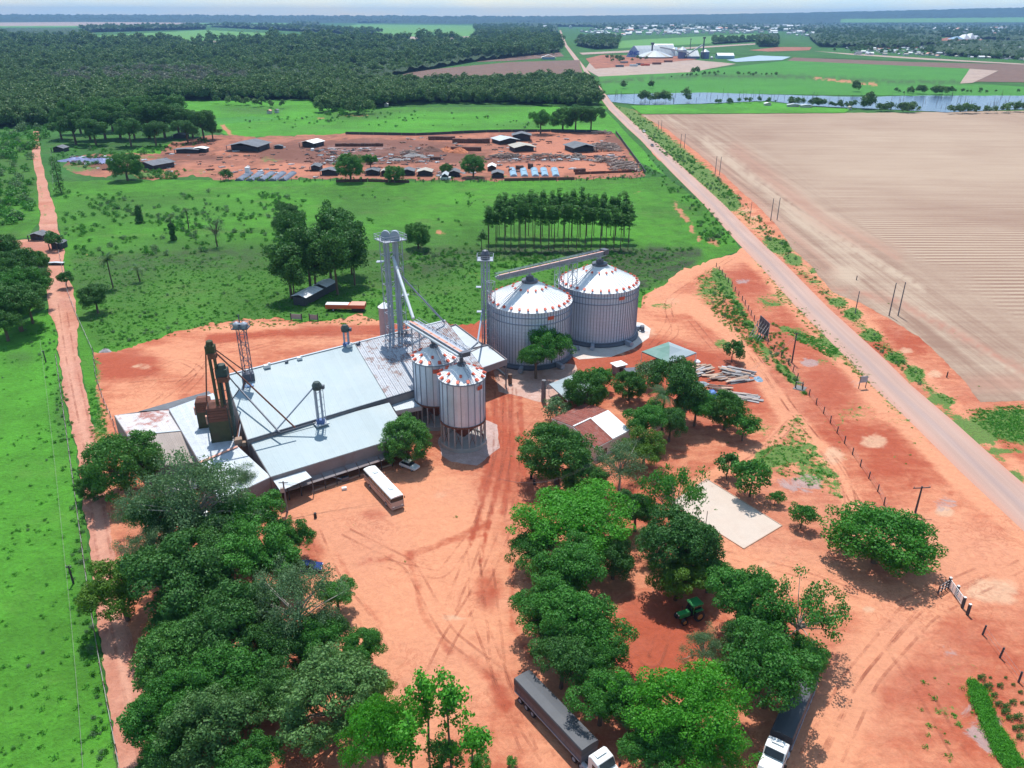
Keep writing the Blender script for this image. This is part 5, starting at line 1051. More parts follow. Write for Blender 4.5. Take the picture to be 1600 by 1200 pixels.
bush([(-50, 210), (50, 225), (60, 340), (-50, 370)], 260, .8, 2.4)
bush([(0, 180), (90, 175), (70, 230), (0, 260)], 90, 1.5, 3.5)
bush([(80, 220), (250, 225), (230, 250), (95, 270)], 60, .6, 1.4)
bush([(0, 500), (80, 480), (110, 640), (140, 900), (170, 1180), (150, 1190), (100, 800), (60, 560)], 160, .2, .45)
bush([(0, 540), (110, 640), (150, 1200), (0, 1200)], 50, .15, .3)
bush([(1010, 240), (1045, 275), (1100, 320), (1155, 380), (1100, 385), (1080, 330), (1020, 280)], 160, .3, .9)
bush([(1120, 420), (1150, 470), (1200, 550), (1180, 545), (1110, 480)], 160, .25, .6)
bush([(1170, 500), (1210, 500), (1240, 570), (1260, 620), (1215, 580)], 80, .25, .6)
bush([(962, 166), (1002, 178), (1160, 310), (1145, 325), (1035, 240)], 420, .3, .9)
bush([(1145, 325), (1160, 312), (1225, 375), (1250, 410), (1225, 405)], 110, .25, .7)
bush([(1225, 405), (1250, 410), (1330, 490), (1420, 570), (1520, 680), (1490, 640), (1400, 575)], 90, .2, .5)
bush([(120, 246), (330, 214), (330, 222), (130, 266)], 110, .4, 1.2)
bush([(340, 276), (780, 280), (780, 286), (340, 285)], 110, .3, .9)
bush([(940, 285), (1010, 282), (1040, 276), (985, 245)], 20, .5, 1.2)
bush([(225, 268), (290, 268), (280, 280), (210, 280)], 60, .6, 1.4)
bush([(340, 180), (640, 172), (860, 172), (940, 190), (900, 200), (400, 205)], 130, .3, 1.3)
bush([(500, 172), (560, 172), (580, 185), (500, 180)], 40, 1.0, 2.0)
bush([(880, 276), (1000, 272), (1005, 280), (880, 283)], 40, .3, .7)
B = np.concatenate(bq); scatter('meadow_bushes', to_world(B[:, :2]), B[:, 2], C_BU, 'weeds and low bushes dotted over meadows and verges', 'bushes')
# hedge strip and planted shrubs at the lower right
hq = px_sample([(1512, 1068), (1532, 1070), (1548, 1110), (1562, 1140), (1580, 1165), (1602, 1200), (1570, 1200), (1548, 1165), (1530, 1120), (1514, 1085)], 330)
scatter('creeping_hedge', to_world(hq), rng.uniform(.35, .6, len(hq)), lib('hedge_lib', [simple_tree(91 + i, 'bright', 1.3, .6, .4, 9, .55, 200, .26) for i in range(2)]), 'bright green creeping hedge curving to the lower right corner', 'hedge')
SH_ = simple_tree(77, 'dark', 1.3, .8, .55, 9, .55, 260, .28)
for i, (x, y, s_) in enumerate([(1533, 1061, .7), (1543, 1075, .75), (1562, 1073, .55), (1553, 1088, .55), (1583, 1071, .35), (1594, 1083, .4), (1560, 1102, .6), (1572, 1106, .65), (1582, 1099, .6), (1570, 1115, .7), (1590, 1123, .75), (1577, 1124, .6), (1587, 1140, .65), (1598, 1138, .6), (1593, 1153, .6), (1571, 1060, .3), (1547, 1060, .3), (1597, 1100, .4)]):
    o = bpy.data.objects.new('shrub', SH_); COL.objects.link(o); o.location = P(x, y); o.scale = (s_ * .75,) * 3; tag(o, 'little dark shrub of the planted rows at the lower right', 'shrub', 'planted shrubs at the lower right corner')
# grass tufts in front meadows and along soil edges
def tufts(poly, n): return px_sample(poly, n)
gq = np.concatenate([tufts([(0, 520), (75, 485), (98, 640), (135, 850), (185, 1200), (0, 1200)], 120), tufts([(110, 400), (1090, 395), (1000, 480), (780, 508), (480, 508), (300, 518), (160, 550)], 3800),
    tufts([(1085, 440), (1105, 422), (1125, 425), (1160, 480), (1215, 585), (1180, 550), (1120, 500)], 500), tufts([(1245, 645), (1275, 700), (1318, 780), (1200, 740), (1170, 725)], 160), tufts([(1230, 515), (1270, 525), (1310, 545), (1300, 560), (1240, 530)], 260),
    tufts([(1505, 642), (1600, 632), (1700, 640), (1700, 690), (1600, 690)], 500), tufts([(142, 600), (165, 640), (168, 720), (150, 740), (140, 660)], 200), tufts([(1180, 405), (1330, 550), (1400, 640), (1330, 580), (1200, 450)], 260), tufts([(1440, 1050), (1520, 1060), (1560, 1200), (1440, 1200)], 14)])
def mark_val(marks, pts):
    v = np.zeros(len(pts))
    for mk in marks:
        if mk[0] == 'line': v += mk[3] * np.clip(1.3 - seg_d(pts, mk[1]) / mk[2], 0, 1)
        elif mk[0] == 'blob': v += mk[5] * np.clip(1.6 - 1.2 * np.hypot((pts[:, 0] - mk[1]) / mk[3], (pts[:, 1] - mk[2]) / mk[4]), 0, 1)
        else: v += mk[2] * inside(mk[1], pts)
    return v
eqx = []
for mk_, po, n_ in ((yv, [(140, 400), (1180, 395), (1640, 842), (1640, 1200), (140, 1200)], 60000), (VERGE_G, [(958, 163), (1006, 176), (1660, 620), (1660, 760), (1300, 500)], 16000)):
    q = px_sample(po, n_); v = mark_val(mk_, q) + rng.normal(0, .22, n_); eqx.append(q[(v > .72) & inside(YARD if mk_ is yv else po, q)])
gq = np.concatenate([gq] + eqx)
scatter('grass_tufts', to_world(gq), np.where(np.arange(len(gq)) < len(gq) - sum(map(len, eqx)), rng.uniform(.4, 1.1, len(gq)), rng.uniform(.25, .75, len(gq))), C_TU, 'tufts of green grass in the meadows and verges', 'grass')
# ================================================================ warehouse complex
def panels(parent, A, B, C, D, n, mat, name='roof_panel', rib=.07, t=.06, rows=1, lap=.03):
    """A->B upper edge, D->C lower edge; n strips running down the slope, ribbed at every seam"""
    A, B, C, D = map(Vector, (A, B, C, D))
    for i in range(n):
        for r_ in range(rows):
            f0, f1 = i / n, (i + 1) / n; g0, g1 = r_ / rows, (r_ + 1) / rows
            def at(f, g): return (A.lerp(B, f)).lerp(D.lerp(C, f), g)
            mb = MB(); up = (B - A).cross(D - A).normalized(); up = up if up.z > 0 else -up
            dz = up * (lap * (rows - 1 - r_) + random.uniform(0, .012))
            prof = [(0, rib), (.06, rib), (.09, 0), (.36, 0), (.38, rib * .5), (.42, rib * .5), (.44, 0), (.64, 0), (.66, rib * .5), (.70, rib * .5), (.72, 0), (.97, 0), (1.0, rib * .9)]
            vs = []
            for g in (g0, g1):
                for a, h in prof: vs.append(at(f0 + (f1 - f0) * a, g) + up * h + dz)
            k = len(prof); mb.add(vs, [(j, j + 1, k + j + 1, k + j) for j in range(k - 1)])
            mb.add([at(f0, g0) - up * t, at(f1, g0) - up * t, at(f1, g1) - up * t, at(f0, g1) - up * t], [(3, 2, 1, 0)])
            mb.add([at(f0, g1) - up * t, at(f1, g1) - up * t, at(f1, g1) + dz, at(f0, g1) + dz], [(0, 1, 2, 3)])
            mb.build(name, mat, parent, world=True)
def box_between(mb, pts_xy, z0, z1): mb.slab([(p[0], p[1], z1) for p in pts_xy], z1 - z0)

# main hall: mono-pitch, high side at the back
Rl = P(352, 587, 12); El = P(387, 687, 7.6); Rr = P(696, 501, 12); Er = Rr + (El - Rl)
hall = empty('warehouse', ((El + Er) / 2).to_2d().to_3d(), 0, 'long main warehouse with pale blue roof and rust streaked end section', 'warehouse')
split = 0.545
Rm = Rl.lerp(Rr, split); Em = El.lerp(Er, split)
panels(hall, Rl, Rm, Em, El, 26, MT['roof_blue'], rib=.014)
panels(hall, Rm + Vector((0, 0, .05)), Rr + Vector((0, 0, .05)), Er + Vector((0, 0, .05)), Em + Vector((0, 0, .05)), 17, MT['rusty_old'], rib=.16)
for nm, a, b, z1a, z1b in (('front_wall', El, Er, 7.5, 7.5), ('back_wall', Rl, Rr, 11.9, 11.9), ('left_wall', Rl, El, 11.9, 7.5), ('right_wall', Rr, Er, 11.9, 7.5)):
    MB().wall(a, b, 0, z1a, 0, z1b, .2).build(nm, MT['wall_grey'], hall, world=True)
mb = MB(); mb.beam(Rl + Vector((0, 0, .12)), Rr + Vector((0, 0, .12)), .5, .12); mb.build('ridge_cap', MT['roof_white'], hall, world=True)
mb = MB(); mb.beam(El + Vector((0, 0, -.1)), Er + Vector((0, 0, -.1)), .3, .25); mb.build('gutter', MT['galv_dark'], hall, world=True)
for f, s in ((.165, 1.0), (.30, .8), (.52, .9), (.56, .7), (.245, .5)):
    p = Rl.lerp(Rr, f) + Vector((.3, -1.0, -.1)); mb = MB(); mb.box(p + Vector((0, 0, .35 * s)), (1.3 * s, .9 * s, .7 * s), .6); mb.box(p + Vector((.5 * s, .2, .75 * s)), (.5 * s, .5 * s, .5 * s), .3); mb.build('ridge_vent', MT['white'] if s > .75 else MT['galv_dark'], hall, world=True)

# front lean-to hall
C1 = P(389, 687, 6.9); C2 = P(608, 629, 6.9); C4 = P(423, 745, 5.0); C3 = P(638, 679, 5.0)
fh = empty('front_hall', ((C3 + C4) / 2).to_2d().to_3d(), 0, 'low front hall with pale blue sheet roof behind the parked bus', 'hall')
panels(fh, C1, C2, C3, C4, 24, MT['roof_blue'], rib=.014)
MB().wall(C4, C3, 2.1, 4.9, t=.2).build('upper_wall', MT['wall_grey'], fh, world=True)
MB().wall(C1, C4, 0, 6.8, 0, 4.9, .2).build('side_wall', MT['wall_grey'], fh, world=True)
MB().wall(C2, C3, 0, 6.8, 0, 4.9, .2).build('side_wall', MT['wall_grey'], fh, world=True)
inn = (C1 - C4).to_2d().to_3d().normalized()
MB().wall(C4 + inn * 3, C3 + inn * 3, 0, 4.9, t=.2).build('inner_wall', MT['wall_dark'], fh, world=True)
outw = -inn
L1 = C4 + outw * .1; L2 = C3 + outw * .1
# small gallery roof under the eave in sheets, on posts
for i in range(12):
    a = L1.lerp(L2, (i + .03) / 12); b = L1.lerp(L2, (i + .97) / 12)
    mb = MB(); mb.slab([(a.x, a.y, 2.6), (b.x, b.y, 2.6), (b.x + outw.x * 1.5, b.y + outw.y * 1.5, 2.05), (a.x + outw.x * 1.5, a.y + outw.y * 1.5, 2.05)], .08); mb.build('gallery_sheet', MT['wall_grey'], fh, world=True)
    p = a + outw * 1.45; mb = MB(); mb.box((p.x, p.y, 1.03), (.18, .18, 2.05)); mb.build('post', MT['pole'], fh, world=True)
# kerb rail on the ground
ra_, rb_ = P(487, 770), P(612, 727)
mb = MB(); mb.wall(ra_, rb_, .25, .42, t=.3); mb.wall(ra_, rb_, 0, .25, t=.2)
rail = mb.build('loading_rail', MT['wood_pale'], None, loc=((ra_ + rb_) / 2)); tag(rail, 'low pale rail on the ground between the front hall and the bus', 'rail')
# annex between
D1 = P(606, 624, 6.0); D2 = P(655, 611, 6.0); D3 = P(660, 634, 5.4); D4 = P(618, 642, 5.4)
an = empty('annex', ((D3 + D4) / 2).to_2d().to_3d(), 0, 'small pale flat annex roof left of the rear small silo', 'annex')
panels(an, D1, D2, D3, D4, 5, MT['roof_white'], rib=.04); MB().wall(D4, D3, 4.4, 5.3, t=.15).build('fascia', MT['wall_white'], an, world=True)
for f in (.05, .5, .95):
    p = D4.lerp(D3, f); MB().box((p.x, p.y, 2.2), (.2, .2, 4.4)).build('post', MT['pole_grey'], an, world=True)
MB().wall(D1, D2, 0, 5.9, t=.15).build('wall', MT['wall_dark'], an, world=True)

# left roofs
def ghall(name, label, TL, TR, ML, MR, BL, BR, z, matU, matL, n, wallm='wall_grey', rib=.04):
    zt, zm, zb = z
    tl, tr, ml_, mr_, bl, br = P(*TL, zt), P(*TR, zt), P(*ML, zm), P(*MR, zm), P(*BL, zb), P(*BR, zb)
    o = empty(name, ((bl + br) / 2).to_2d().to_3d(), 0, label, 'hall')
    up = Vector((0, 0, .01))
    panels(o, tl, tr, mr_, ml_, n, matU, rib=rib); panels(o, ml_ + up, mr_ + up, br + up, bl + up, n, matL, rib=rib)
    mb = MB(); mb.beam(ml_ + Vector((0, 0, .1)), mr_ + Vector((0, 0, .1)), .45, .1); mb.build('ridge_cap', MT['roof_white'], o, world=True)
    MB().wall(bl, br, 0, zb - .1, t=.2).build('front_wall', MT[wallm], o, world=True)
    MB().wall(tl, tr, 0, zt - .1, t=.2).build('back_wall', MT[wallm], o, world=True)
    for a, m, b, in ((tl, ml_, bl), (tr, mr_, br)):
        mb = MB(); mb.wall(a, m, 0, zt - .1, 0, zm - .1, .2); mb.wall(m, b, 0, zm - .1, 0, zb - .1, .2); mb.build('gable_wall', MT[wallm], o, world=True)
    return o
ghall('side_hall', 'old hall at the far left, half red rusted white and half beige roof', (179, 649), (264, 640), (200, 681), (285, 673), (232, 730), (306, 722), (4.6, 5.4, 4.0), MT['rusty_red'], MT['roof_beige'], 11)
ghall('dryer_hall', 'white roofed hall under the old brown grain dryers', (264, 639), (333, 614), (312, 722), (371, 697), (343, 783), (423, 745), (5.4, 6.2, 4.8), MT['spotted'], MT['roof_white'], 11)
mb = MB(); a, b = P(312, 723, 6.25), P(371, 698, 6.25); mb.beam(a + Vector((0, 0, .1)), b + Vector((0, 0, .1)), .6, .08); 
o_ = bpy.data.objects['dryer_hall']; mb.build('ridge_strip', MT['orange_pale'], o_, world=True)
# rear lean-to strip
a, b, c, d = P(216, 643, 4.2), P(326, 611, 5.0), P(333, 617, 4.9), P(262, 640, 4.6)
bw = empty('rear_lean_to', a.to_2d().to_3d(), 0, 'narrow dark grey lean-to behind the white and rusted roofs', 'lean-to')
panels(bw, a, b, c, d, 5, MT['roof_grey'], rib=.03); MB().wall(a, b, 0, 4.1, 0, 4.9, .2).build('wall', MT['wall_dark'], bw, world=True)
MB().wall(P(184, 647, 4.3), a, 0, 4.1, t=.2).build('wall', MT['wall_grey'], bw, world=True)
# canopy beside the corner pole
a, b, c, d = P(425, 748, 4.3), P(474, 732, 4.3), P(487, 746, 3.8), P(438, 767, 3.8)
cp = empty('canopy', a.to_2d().to_3d(), 0, 'pale sheet canopy at the corner of the front hall', 'canopy'); panels(cp, a, b, c, d, 6, MT['roof_white'], rib=.03)
for p in (c, d): MB().tube((p.x, p.y, 0), (p.x, p.y, 3.75), .09).build('post', MT['pole_grey'], cp, world=True)
# corner pole with cable bundle
pb = P(449, 800); ph = zat(pb, 752)
cpole = empty('utility_pole', pb, 0, 'grey pole with a bundle of cables and meter box by the sheet canopy', 'utility pole')
MB().tube((0, 0, 0), (0, 0, ph), .2, .13, 8).build('pole', MT['pole_grey'], cpole)
MB().box((-.35, 0, ph - 1.8), (.7, .5, .9), .3).build('meter_box', MT['concrete'], cpole); MB().beam((-.8, 0, ph - .3), (.8, 0, ph - .3), .12).build('crossarm', MT['pole'], cpole)
for i, (x, y) in enumerate(((620, 735), (560, 745), (600, 742))):
    q = P(x, y, 5); mb = MB(); st = Vector((pb.x, pb.y, ph - .3 - .2 * i)); pts = [st.lerp(q, f / 8) - Vector((0, 0, 1.0 * 4 * (f / 8) * (1 - f / 8))) for f in range(9)]
    mb.path(pts, [.025] * 9, 3); tag(mb.build('service_wire', MT['pole'], None, loc=st), 'thin wire from the corner pole along the front hall', 'wire', 'wires at the corner pole')

# weighbridge canopies with flat roofs
def flat_canopy(label, pts, z, fas, posts):
    w = [P(x, y, z) for x, y in pts]; c = sum(w, Vector()) / len(w)
    o = empty('loading_canopy', (c.x, c.y, 0), 0, label, 'canopy')
    mb = MB(); mb.slab([p - Vector((0, 0, .35)) for p in w], .12); mb.build('roof_slab', MT['roof_white'], o, world=True)
    for i in range(len(w)):
        a, b = w[i], w[(i + 1) % len(w)]; MB().wall(a, b, z - fas, z, t=.22).build('fascia', MT['wall_grey'], o, world=True)
    for i in posts:
        p = w[i].lerp(c, .04) if i < len(w) else c
        MB().box((p.x, p.y, (z - fas) / 2), (.35, .35, z - fas)).build('post', MT['pole_grey'], o, world=True)
    return o
flat_canopy('flat roofed canopy between the main hall and the tower, the farther one', [(692, 513), (712, 506), (757, 539), (736, 549)], 7.2, 1.0, (2, 3))
flat_canopy('flat roofed truck loading canopy beside the small silos', [(722, 547), (762, 538), (792, 561), (752, 575)], 7.4, 1.5, (0, 1, 2, 3))
# darker pit structure below
mb = MB(); a, b = P(770, 572), P(792, 590); mb.wall(a, b, 0, .5, t=.5); tag(mb.build('weighbridge_kerb', MT['concrete'], None, loc=a), 'low concrete kerb under the loading canopy', 'kerb')
b0 = P(797, 600); tag(MB().tube(b0, b0 + Vector((0, 0, 2.6)), .5, .5, 10).build('concrete_post', MT['wood'], None, loc=b0), 'thick brown post right of the loading canopy', 'post')
b0 = P(849, 628); tag(MB().tube(b0, b0 + Vector((0, 0, 5.5)), .55, .5, 10).build('concrete_pillar', MT['pole_grey'], None, loc=b0), 'stout grey pillar beside the white square tent', 'pillar')

# ================================================================ silos
def silo(name, label, cx, cy, r, z0, z1, roofh, npan, vents2, legs=False):
    o = empty(name, (cx, cy, 0), 0, label, 'silo')
    capr = r * .13
    nseg = npan
    # wall panels, each a gently curved sheet between stiffeners
    me0 = None
    if legs:
        for i in range(npan):
            a0 = 2 * math.pi * i / npan; a1 = 2 * math.pi * (i + 1) / npan; mb = MB(); am = (a0 + a1) / 2
            rows_ = 7; vs = []
            for j in range(rows_ + 1):
                z = z0 + (z1 - z0) * j / rows_
                for a in (a0, am, a1): vs.append((math.cos(a) * (r + (.03 if j % 2 else 0)), math.sin(a) * (r + (.03 if j % 2 else 0)), z))
            mb.add(vs, [(j * 3 + k, j * 3 + k + 1, j * 3 + k + 4, j * 3 + k + 3) for j in range(rows_) for k in range(2)])
            if me0 is None: p0 = mb.build('wall_panel', MT['galv_wall'], o)
            else: mb.build('wall_panel', MT['galv_wall'], o)
            me0 = 1
    else:
        prof = [(r, z0)]; k = 16
        for j in range(k): prof += [(r, z0 + (z1 - z0) * (j + .02) / k), (r + .05, z0 + (z1 - z0) * (j + .5) / k), (r, z0 + (z1 - z0) * (j + .98) / k)]
        prof.append((r, z1)); mb = MB(); mb.lathe((0, 0, 0), prof, 96, cap=False); mb.build('wall', MT['galv_wall'], o)
    mb = MB()
    for i in range(npan):
        a = 2 * math.pi * (i + (0 if legs else .5)) / npan; rr = r + .10
        mb.box((math.cos(a) * rr, math.sin(a) * rr, (z0 + z1) / 2), (.12, .09 if legs else .12, z1 - z0 - .1), a)
    st = mb.build('stiffeners', MT['stiff'], o); st['kind'] = 'stuff'
    for f in ((.97,) if legs else (.90, .78, .04)):
        mb = MB(); z = z0 + (z1 - z0) * f
        mb.lathe((0, 0, 0), [(r + .05, z - .12), (r + .26, z - .12), (r + .26, z + .05), (r + .05, z + .05)], 64 if not legs else 40, cap=False); mb.build('wind_ring', MT['stiff'] if not legs else MT['galv'], o)
    # conical roof with ribs
    mb = MB(); mb.lathe((0, 0, 0), [(r + .28, z1 - .06), (capr, z1 + roofh), (capr, z1 + roofh)], 64 if not legs else 40, cap=True); mb.build('roof', MT['silo_roof'], o)
    mb = MB(); n = 48 if not legs else 20
    for i in range(n):
        a = 2 * math.pi * (i + .5) / n; p = Vector((math.cos(a) * (r + .3), math.sin(a) * (r + .3), z1 + .0)); q = Vector((math.cos(a) * capr, math.sin(a) * capr, z1 + roofh + .04)); mb.beam(p, q, .08, .10)
    rb = mb.build('roof_ribs', MT['silo_roof'], o); rb['kind'] = 'stuff'
    # collar
    mb = MB(); mb.lathe((0, 0, 0), [(capr * 1.5, z1 + roofh - .25), (capr * 1.5, z1 + roofh + .35), (capr * .75, z1 + roofh + .35), (capr * .7, z1 + roofh + 1.3)], 20); mb.build('collar', MT['galv_dark'], o)
    # vents
    vm = MB(); vm.box((0, 0, .22), (.55, .48, .44)); vm.box((.1, 0, .48), (.8, .58, .1)); v0 = None
    rings = [(.93, 30 if not legs else 14, 1.0)] + vents2
    for fr, n, s in rings:
        for i in range(n):
            a = 2 * math.pi * (i + .25) / n; rr = capr + (r - capr) * fr; z = z1 + roofh * (1 - fr) - .02
            if v0 is None: v0 = vm.build('roof_vent', MT['orange'], o); q = v0
            else: q = dup(v0, (0, 0, 0), parent=o)
            q.location = (math.cos(a) * rr, math.sin(a) * rr, z); q.rotation_euler = (0, math.atan2(roofh, r), a); q.scale = (s, s, s)
    # ladder up the roof and wall
    a = math.radians(222 if not legs else 300)
    mb = MB()
    for s_ in (-.3, .3):
        pa = Vector((math.cos(a) * (r + .35) - math.sin(a) * s_, math.sin(a) * (r + .35) + math.cos(a) * s_, z1 + .25)); pc = Vector((math.cos(a) * capr - math.sin(a) * s_, math.sin(a) * capr + math.cos(a) * s_, z1 + roofh + .35)); mb.beam(pa, pc, .09)
    for k in range(14):
        f = k / 13; rr = (r + .35) * (1 - f) + capr * f; z = z1 + .28 + (roofh + .1) * f; mb.beam((math.cos(a) * rr + math.sin(a) * .3, math.sin(a) * rr - math.cos(a) * .3, z), (math.cos(a) * rr - math.sin(a) * .3, math.sin(a) * rr + math.cos(a) * .3, z), .05)
    mb.build('roof_ladder', MT['galv'], o)
    # red plate
    for aa, in ((math.radians(-62 if not legs else (-38 if 'front' in label else -80)),),):
        mb = MB(); w = .16 if not legs else .30; vs = []
        z2 = z1 - (1.2 if not legs else .9); hh = .9
        for k in range(5):
            a_ = aa - w / 2 + w * k / 4
            for z in (z2 - hh, z2): vs.append((math.cos(a_) * (r + .27), math.sin(a_) * (r + .27), z))
        mb.add(vs, [(2 * k, 2 * k + 2, 2 * k + 3, 2 * k + 1) for k in range(4)]); mb.build('name_plate', MT['orange'], o)
    if legs:
        mb = MB(); mb.lathe((0, 0, 0), [(r + .2, z0 - .25), (r + .2, z0 + .1), (r - .1, z0 + .1), (.5, z0 - 4.2), (.3, z0 - 4.2)], 40); mb.build('hopper', MT['rust'], o)
        mb = MB(); mb.lathe((0, 0, 0), [(r + .35, 0), (r + .35, .9), (r - .1, .9), (r - .1, .5)], 40); mb.build('ring_foundation', MT['concrete'], o)
        lg = None
        for i in range(20):
            a = 2 * math.pi * i / 20
            if lg is None: mb = MB(); mb.box((0, 0, (z0 + .9) / 2), (.22, .22, z0 - .9)); lg = mb.build('leg', MT['concrete'], o); q = lg
            else: q = dup(lg, (0, 0, 0), parent=o)
            q.location = (math.cos(a) * (r + .05), math.sin(a) * (r + .05), 0); q.rotation_euler = (0, 0, a)
        for i in range(0, 20):
            a0 = 2 * math.pi * i / 20; a1 = 2 * math.pi * (i + 1) / 20; rr = r + .05
            if i % 2: continue
            mb = MB(); mb.beam((math.cos(a0) * rr, math.sin(a0) * rr, 1.3), (math.cos(a1) * rr, math.sin(a1) * rr, z0 - .5), .07); mb.beam((math.cos(a1) * rr, math.sin(a1) * rr, 1.3), (math.cos(a0) * rr, math.sin(a0) * rr, z0 - .5), .07); mb.build('brace', MT['rust'], o)
    else:
        mb = MB(); mb.lathe((0, 0, 0), [(r + .9, 0), (r + .9, .45), (r + .1, 1.0), (r + .1, .3)], 64); mb.build('ring_foundation', MT['galv_dark'], o)
        for aa in (-52, 8, -100):
            a = math.radians(aa); mb = MB(); mb.box((math.cos(a) * (r + 1.6), math.sin(a) * (r + 1.6), .7), (1.8, .9, 1.2), a); mb.tube((math.cos(a) * (r + 2.6), math.sin(a) * (r + 2.6), .7), (math.cos(a) * (r + 2.9), math.sin(a) * (r + 2.9), .7), .65, .65, 12); mb.build('aeration_fan', MT['galv'], o)
    return o
def ctr(xl, yl, xr, yr, z):
    a, b = P(xl, yl, z), P(xr, yr, z); m = (a + b) / 2; r = (b - a).length / 2; return m, r
ZE = 15.0
mR, rR = ctr(874, 437, 999, 443, ZE); mL, rL = ctr(762, 467, 893, 469, ZE)
rB = (rR + rL) / 2
SR = (mR.x, mR.y + .7); SL = (mL.x, mL.y + .7)
zR = zat((SR[0], SR[1] - rB), 459); zL = zat((SL[0], SL[1] - rB), 491)
silo('grain_silo', 'right one of the two big silos, farther from the flat canopies', SR[0], SR[1], rR, .6, ZE, 4.7, 84, [(.30, 14, .8)])
silo('grain_silo', 'left one of the two big silos, half hidden by trees', SL[0], SL[1], rL, .6, ZE, 4.7, 84, [(.30, 14, .8)])
bF = P(731, 714); zF1 = 15.2
mF, rF = ctr(686, 586, 757, 586, zF1)
silo('hopper_silo', 'front one of the two small silos on legs', mF.x, mF.y, rF, 5.6, zF1, 2.3, 20, [(.60, 7, .85)], legs=True)
mK, rK = ctr(645, 557, 708, 557, zF1); rK = rF
silo('hopper_silo', 'rear one of the two small silos on legs', mK.x + .25, mK.y, rK, 5.6, zF1, 2.3, 20, [(.60, 7, .85)], legs=True)
# bin behind the hall
a, b = P(591, 479, 9.5), P(610, 479, 9.5); c = (a + b) / 2; r = (b - a).length / 2
o = empty('small_bin', (c.x, c.y, 0), 0, 'narrow grey round bin behind the rusty roof beside the tall tower', 'silo'); MB().lathe((0, 0, 0), [(r, 0), (r, 9.5)], 24).build('wall', MT['galv'], o)
MB().lathe((0, 0, 0), [(r + .15, 9.5), (.25, 10.7), (.2, 10.7)], 24).build('roof', MT['silo_roof'], o)

# ================================================================ towers and conveyors
def lattice(mb, x, y, z0, z1, w, bay, t=.12, d=None, rz=0.0):
    d = d or w; c, s = math.cos(rz), math.sin(rz)
    cs = [Vector((x + c * a * w / 2 - s * b * d / 2, y + s * a * w / 2 + c * b * d / 2, 0)) for a, b in ((-1, -1), (1, -1), (1, 1), (-1, 1))]
    for p in cs: mb.beam(p + Vector((0, 0, z0)), p + Vector((0, 0, z1)), t)
    n = max(1, int((z1 - z0) / bay))
    for i in range(n):
        za, zb = z0 + (z1 - z0) * i / n, z0 + (z1 - z0) * (i + 1) / n
        for k in range(4):
            a, b = cs[k], cs[(k + 1) % 4]; mb.beam(a + Vector((0, 0, zb)), b + Vector((0, 0, zb)), t * .7)
            if (i + k) % 2: a, b = b, a
            mb.beam(a + Vector((0, 0, za)), b + Vector((0, 0, zb)), t * .55)
def railing(mb, cx, cy, z, w, d, t=.06, h=1.0, rz=0.0):
    c, s = math.cos(rz), math.sin(rz)
    cs = [Vector((cx + c * a * w / 2 - s * b * d / 2, cy + s * a * w / 2 + c * b * d / 2, z)) for a, b in ((-1, -1), (1, -1), (1, 1), (-1, 1))]
    for k in range(4):
        a, b = cs[k], cs[(k + 1) % 4]
        for hh in (h, h * .5): mb.beam(a + Vector((0, 0, hh)), b + Vector((0, 0, hh)), t)
        n = max(1, int((b - a).length / 1.2))
        for i in range(n): p = a.lerp(b, i / n); mb.beam(p, p + Vector((0, 0, h)), t)
RZB = math.atan2((Er - El).y, (Er - El).x)
# tall double tower
tb = P(620, 527, 10.4); zt = zat(tb, 374)
T1 = empty('elevator_tower', (tb.x, tb.y, 0), 0, 'tallest grey elevator tower with two curved heads rising through the rusty roof', 'elevator tower')
mb = MB(); lattice(mb, 0, 0, 9.6, zt, 3.9, 3.2, .17, 3.3, RZB); mb.build('lattice_frame', MT['galv'], T1)
for k, (dx, dy) in enumerate(((-1.3, -.9), (-.55, -.9), (.75, -.9), (1.45, -.9))):
    mb = MB(); mb.box((dx, dy, (9.6 + zt + .8) / 2), (.52, .7, zt + .8 - 9.6)); mb.build('elevator_leg', MT['galv'], T1)
mb = MB(); mb.box((0, 0, zt), (5.6, 5.0, .2), RZB); mb.build('platform', MT['galv'], T1)
mb = MB(); railing(mb, 0, 0, zt + .1, 5.6, 5.0, .09, 1.1, RZB); mb.build('railing', MT['galv'], T1)
for dx in (-1.0, 1.1):
    mb = MB(); n = 9; vs = []
    for i in range(n + 1):
        a = math.pi * i / n
        for s_ in (-.42, .42): vs.append((dx + math.cos(a) * 1.05, -.6 + s_, zt + 1.0 + math.sin(a) * 1.2))
    vs += [(dx + 1.05, -1.02, zt), (dx + 1.05, -.18, zt), (dx - 1.05, -1.02, zt), (dx - 1.05, -.18, zt)]
    m_ = 2 * (n + 1); fs = [(2 * i, 2 * i + 1, 2 * i + 3, 2 * i + 2) for i in range(n)] + [(m_, m_ + 1, 1, 0), (2 * n, 2 * n + 1, m_ + 3, m_ + 2), tuple([m_] + [2 * i for i in range(n + 1)] + [m_ + 2]), tuple([m_ + 3] + [2 * i + 1 for i in range(n, -1, -1)] + [m_ + 1])]
    mb.add(vs, fs); mb.build('elevator_head', MT['galv'], T1); MB().box((dx, .9, zt + .7), (.8, 1.0, .8)).build('motor', MT['galv_dark'], T1)
for zz, dx in ((zt - 5.0, -2.6), (zt - 13.0, 2.7), (14.5, 2.7)): MB().box((dx, -.6, zz), (1.6, 1.6, .12)).build('rest_platform', MT['galv'], T1)
mb = MB(); mb.box((0, -.3, 10.4), (5.0, 3.6, .8), RZB); mb.build('roof_flashing', M_('blue flashing', (.32, .45, .62), .5), T1)
mb = MB()
for s_ in (-.2, .2): mb.beam((2.2 + s_, -1.7, 9.5), (2.2 + s_, -1.7, zt), .07)
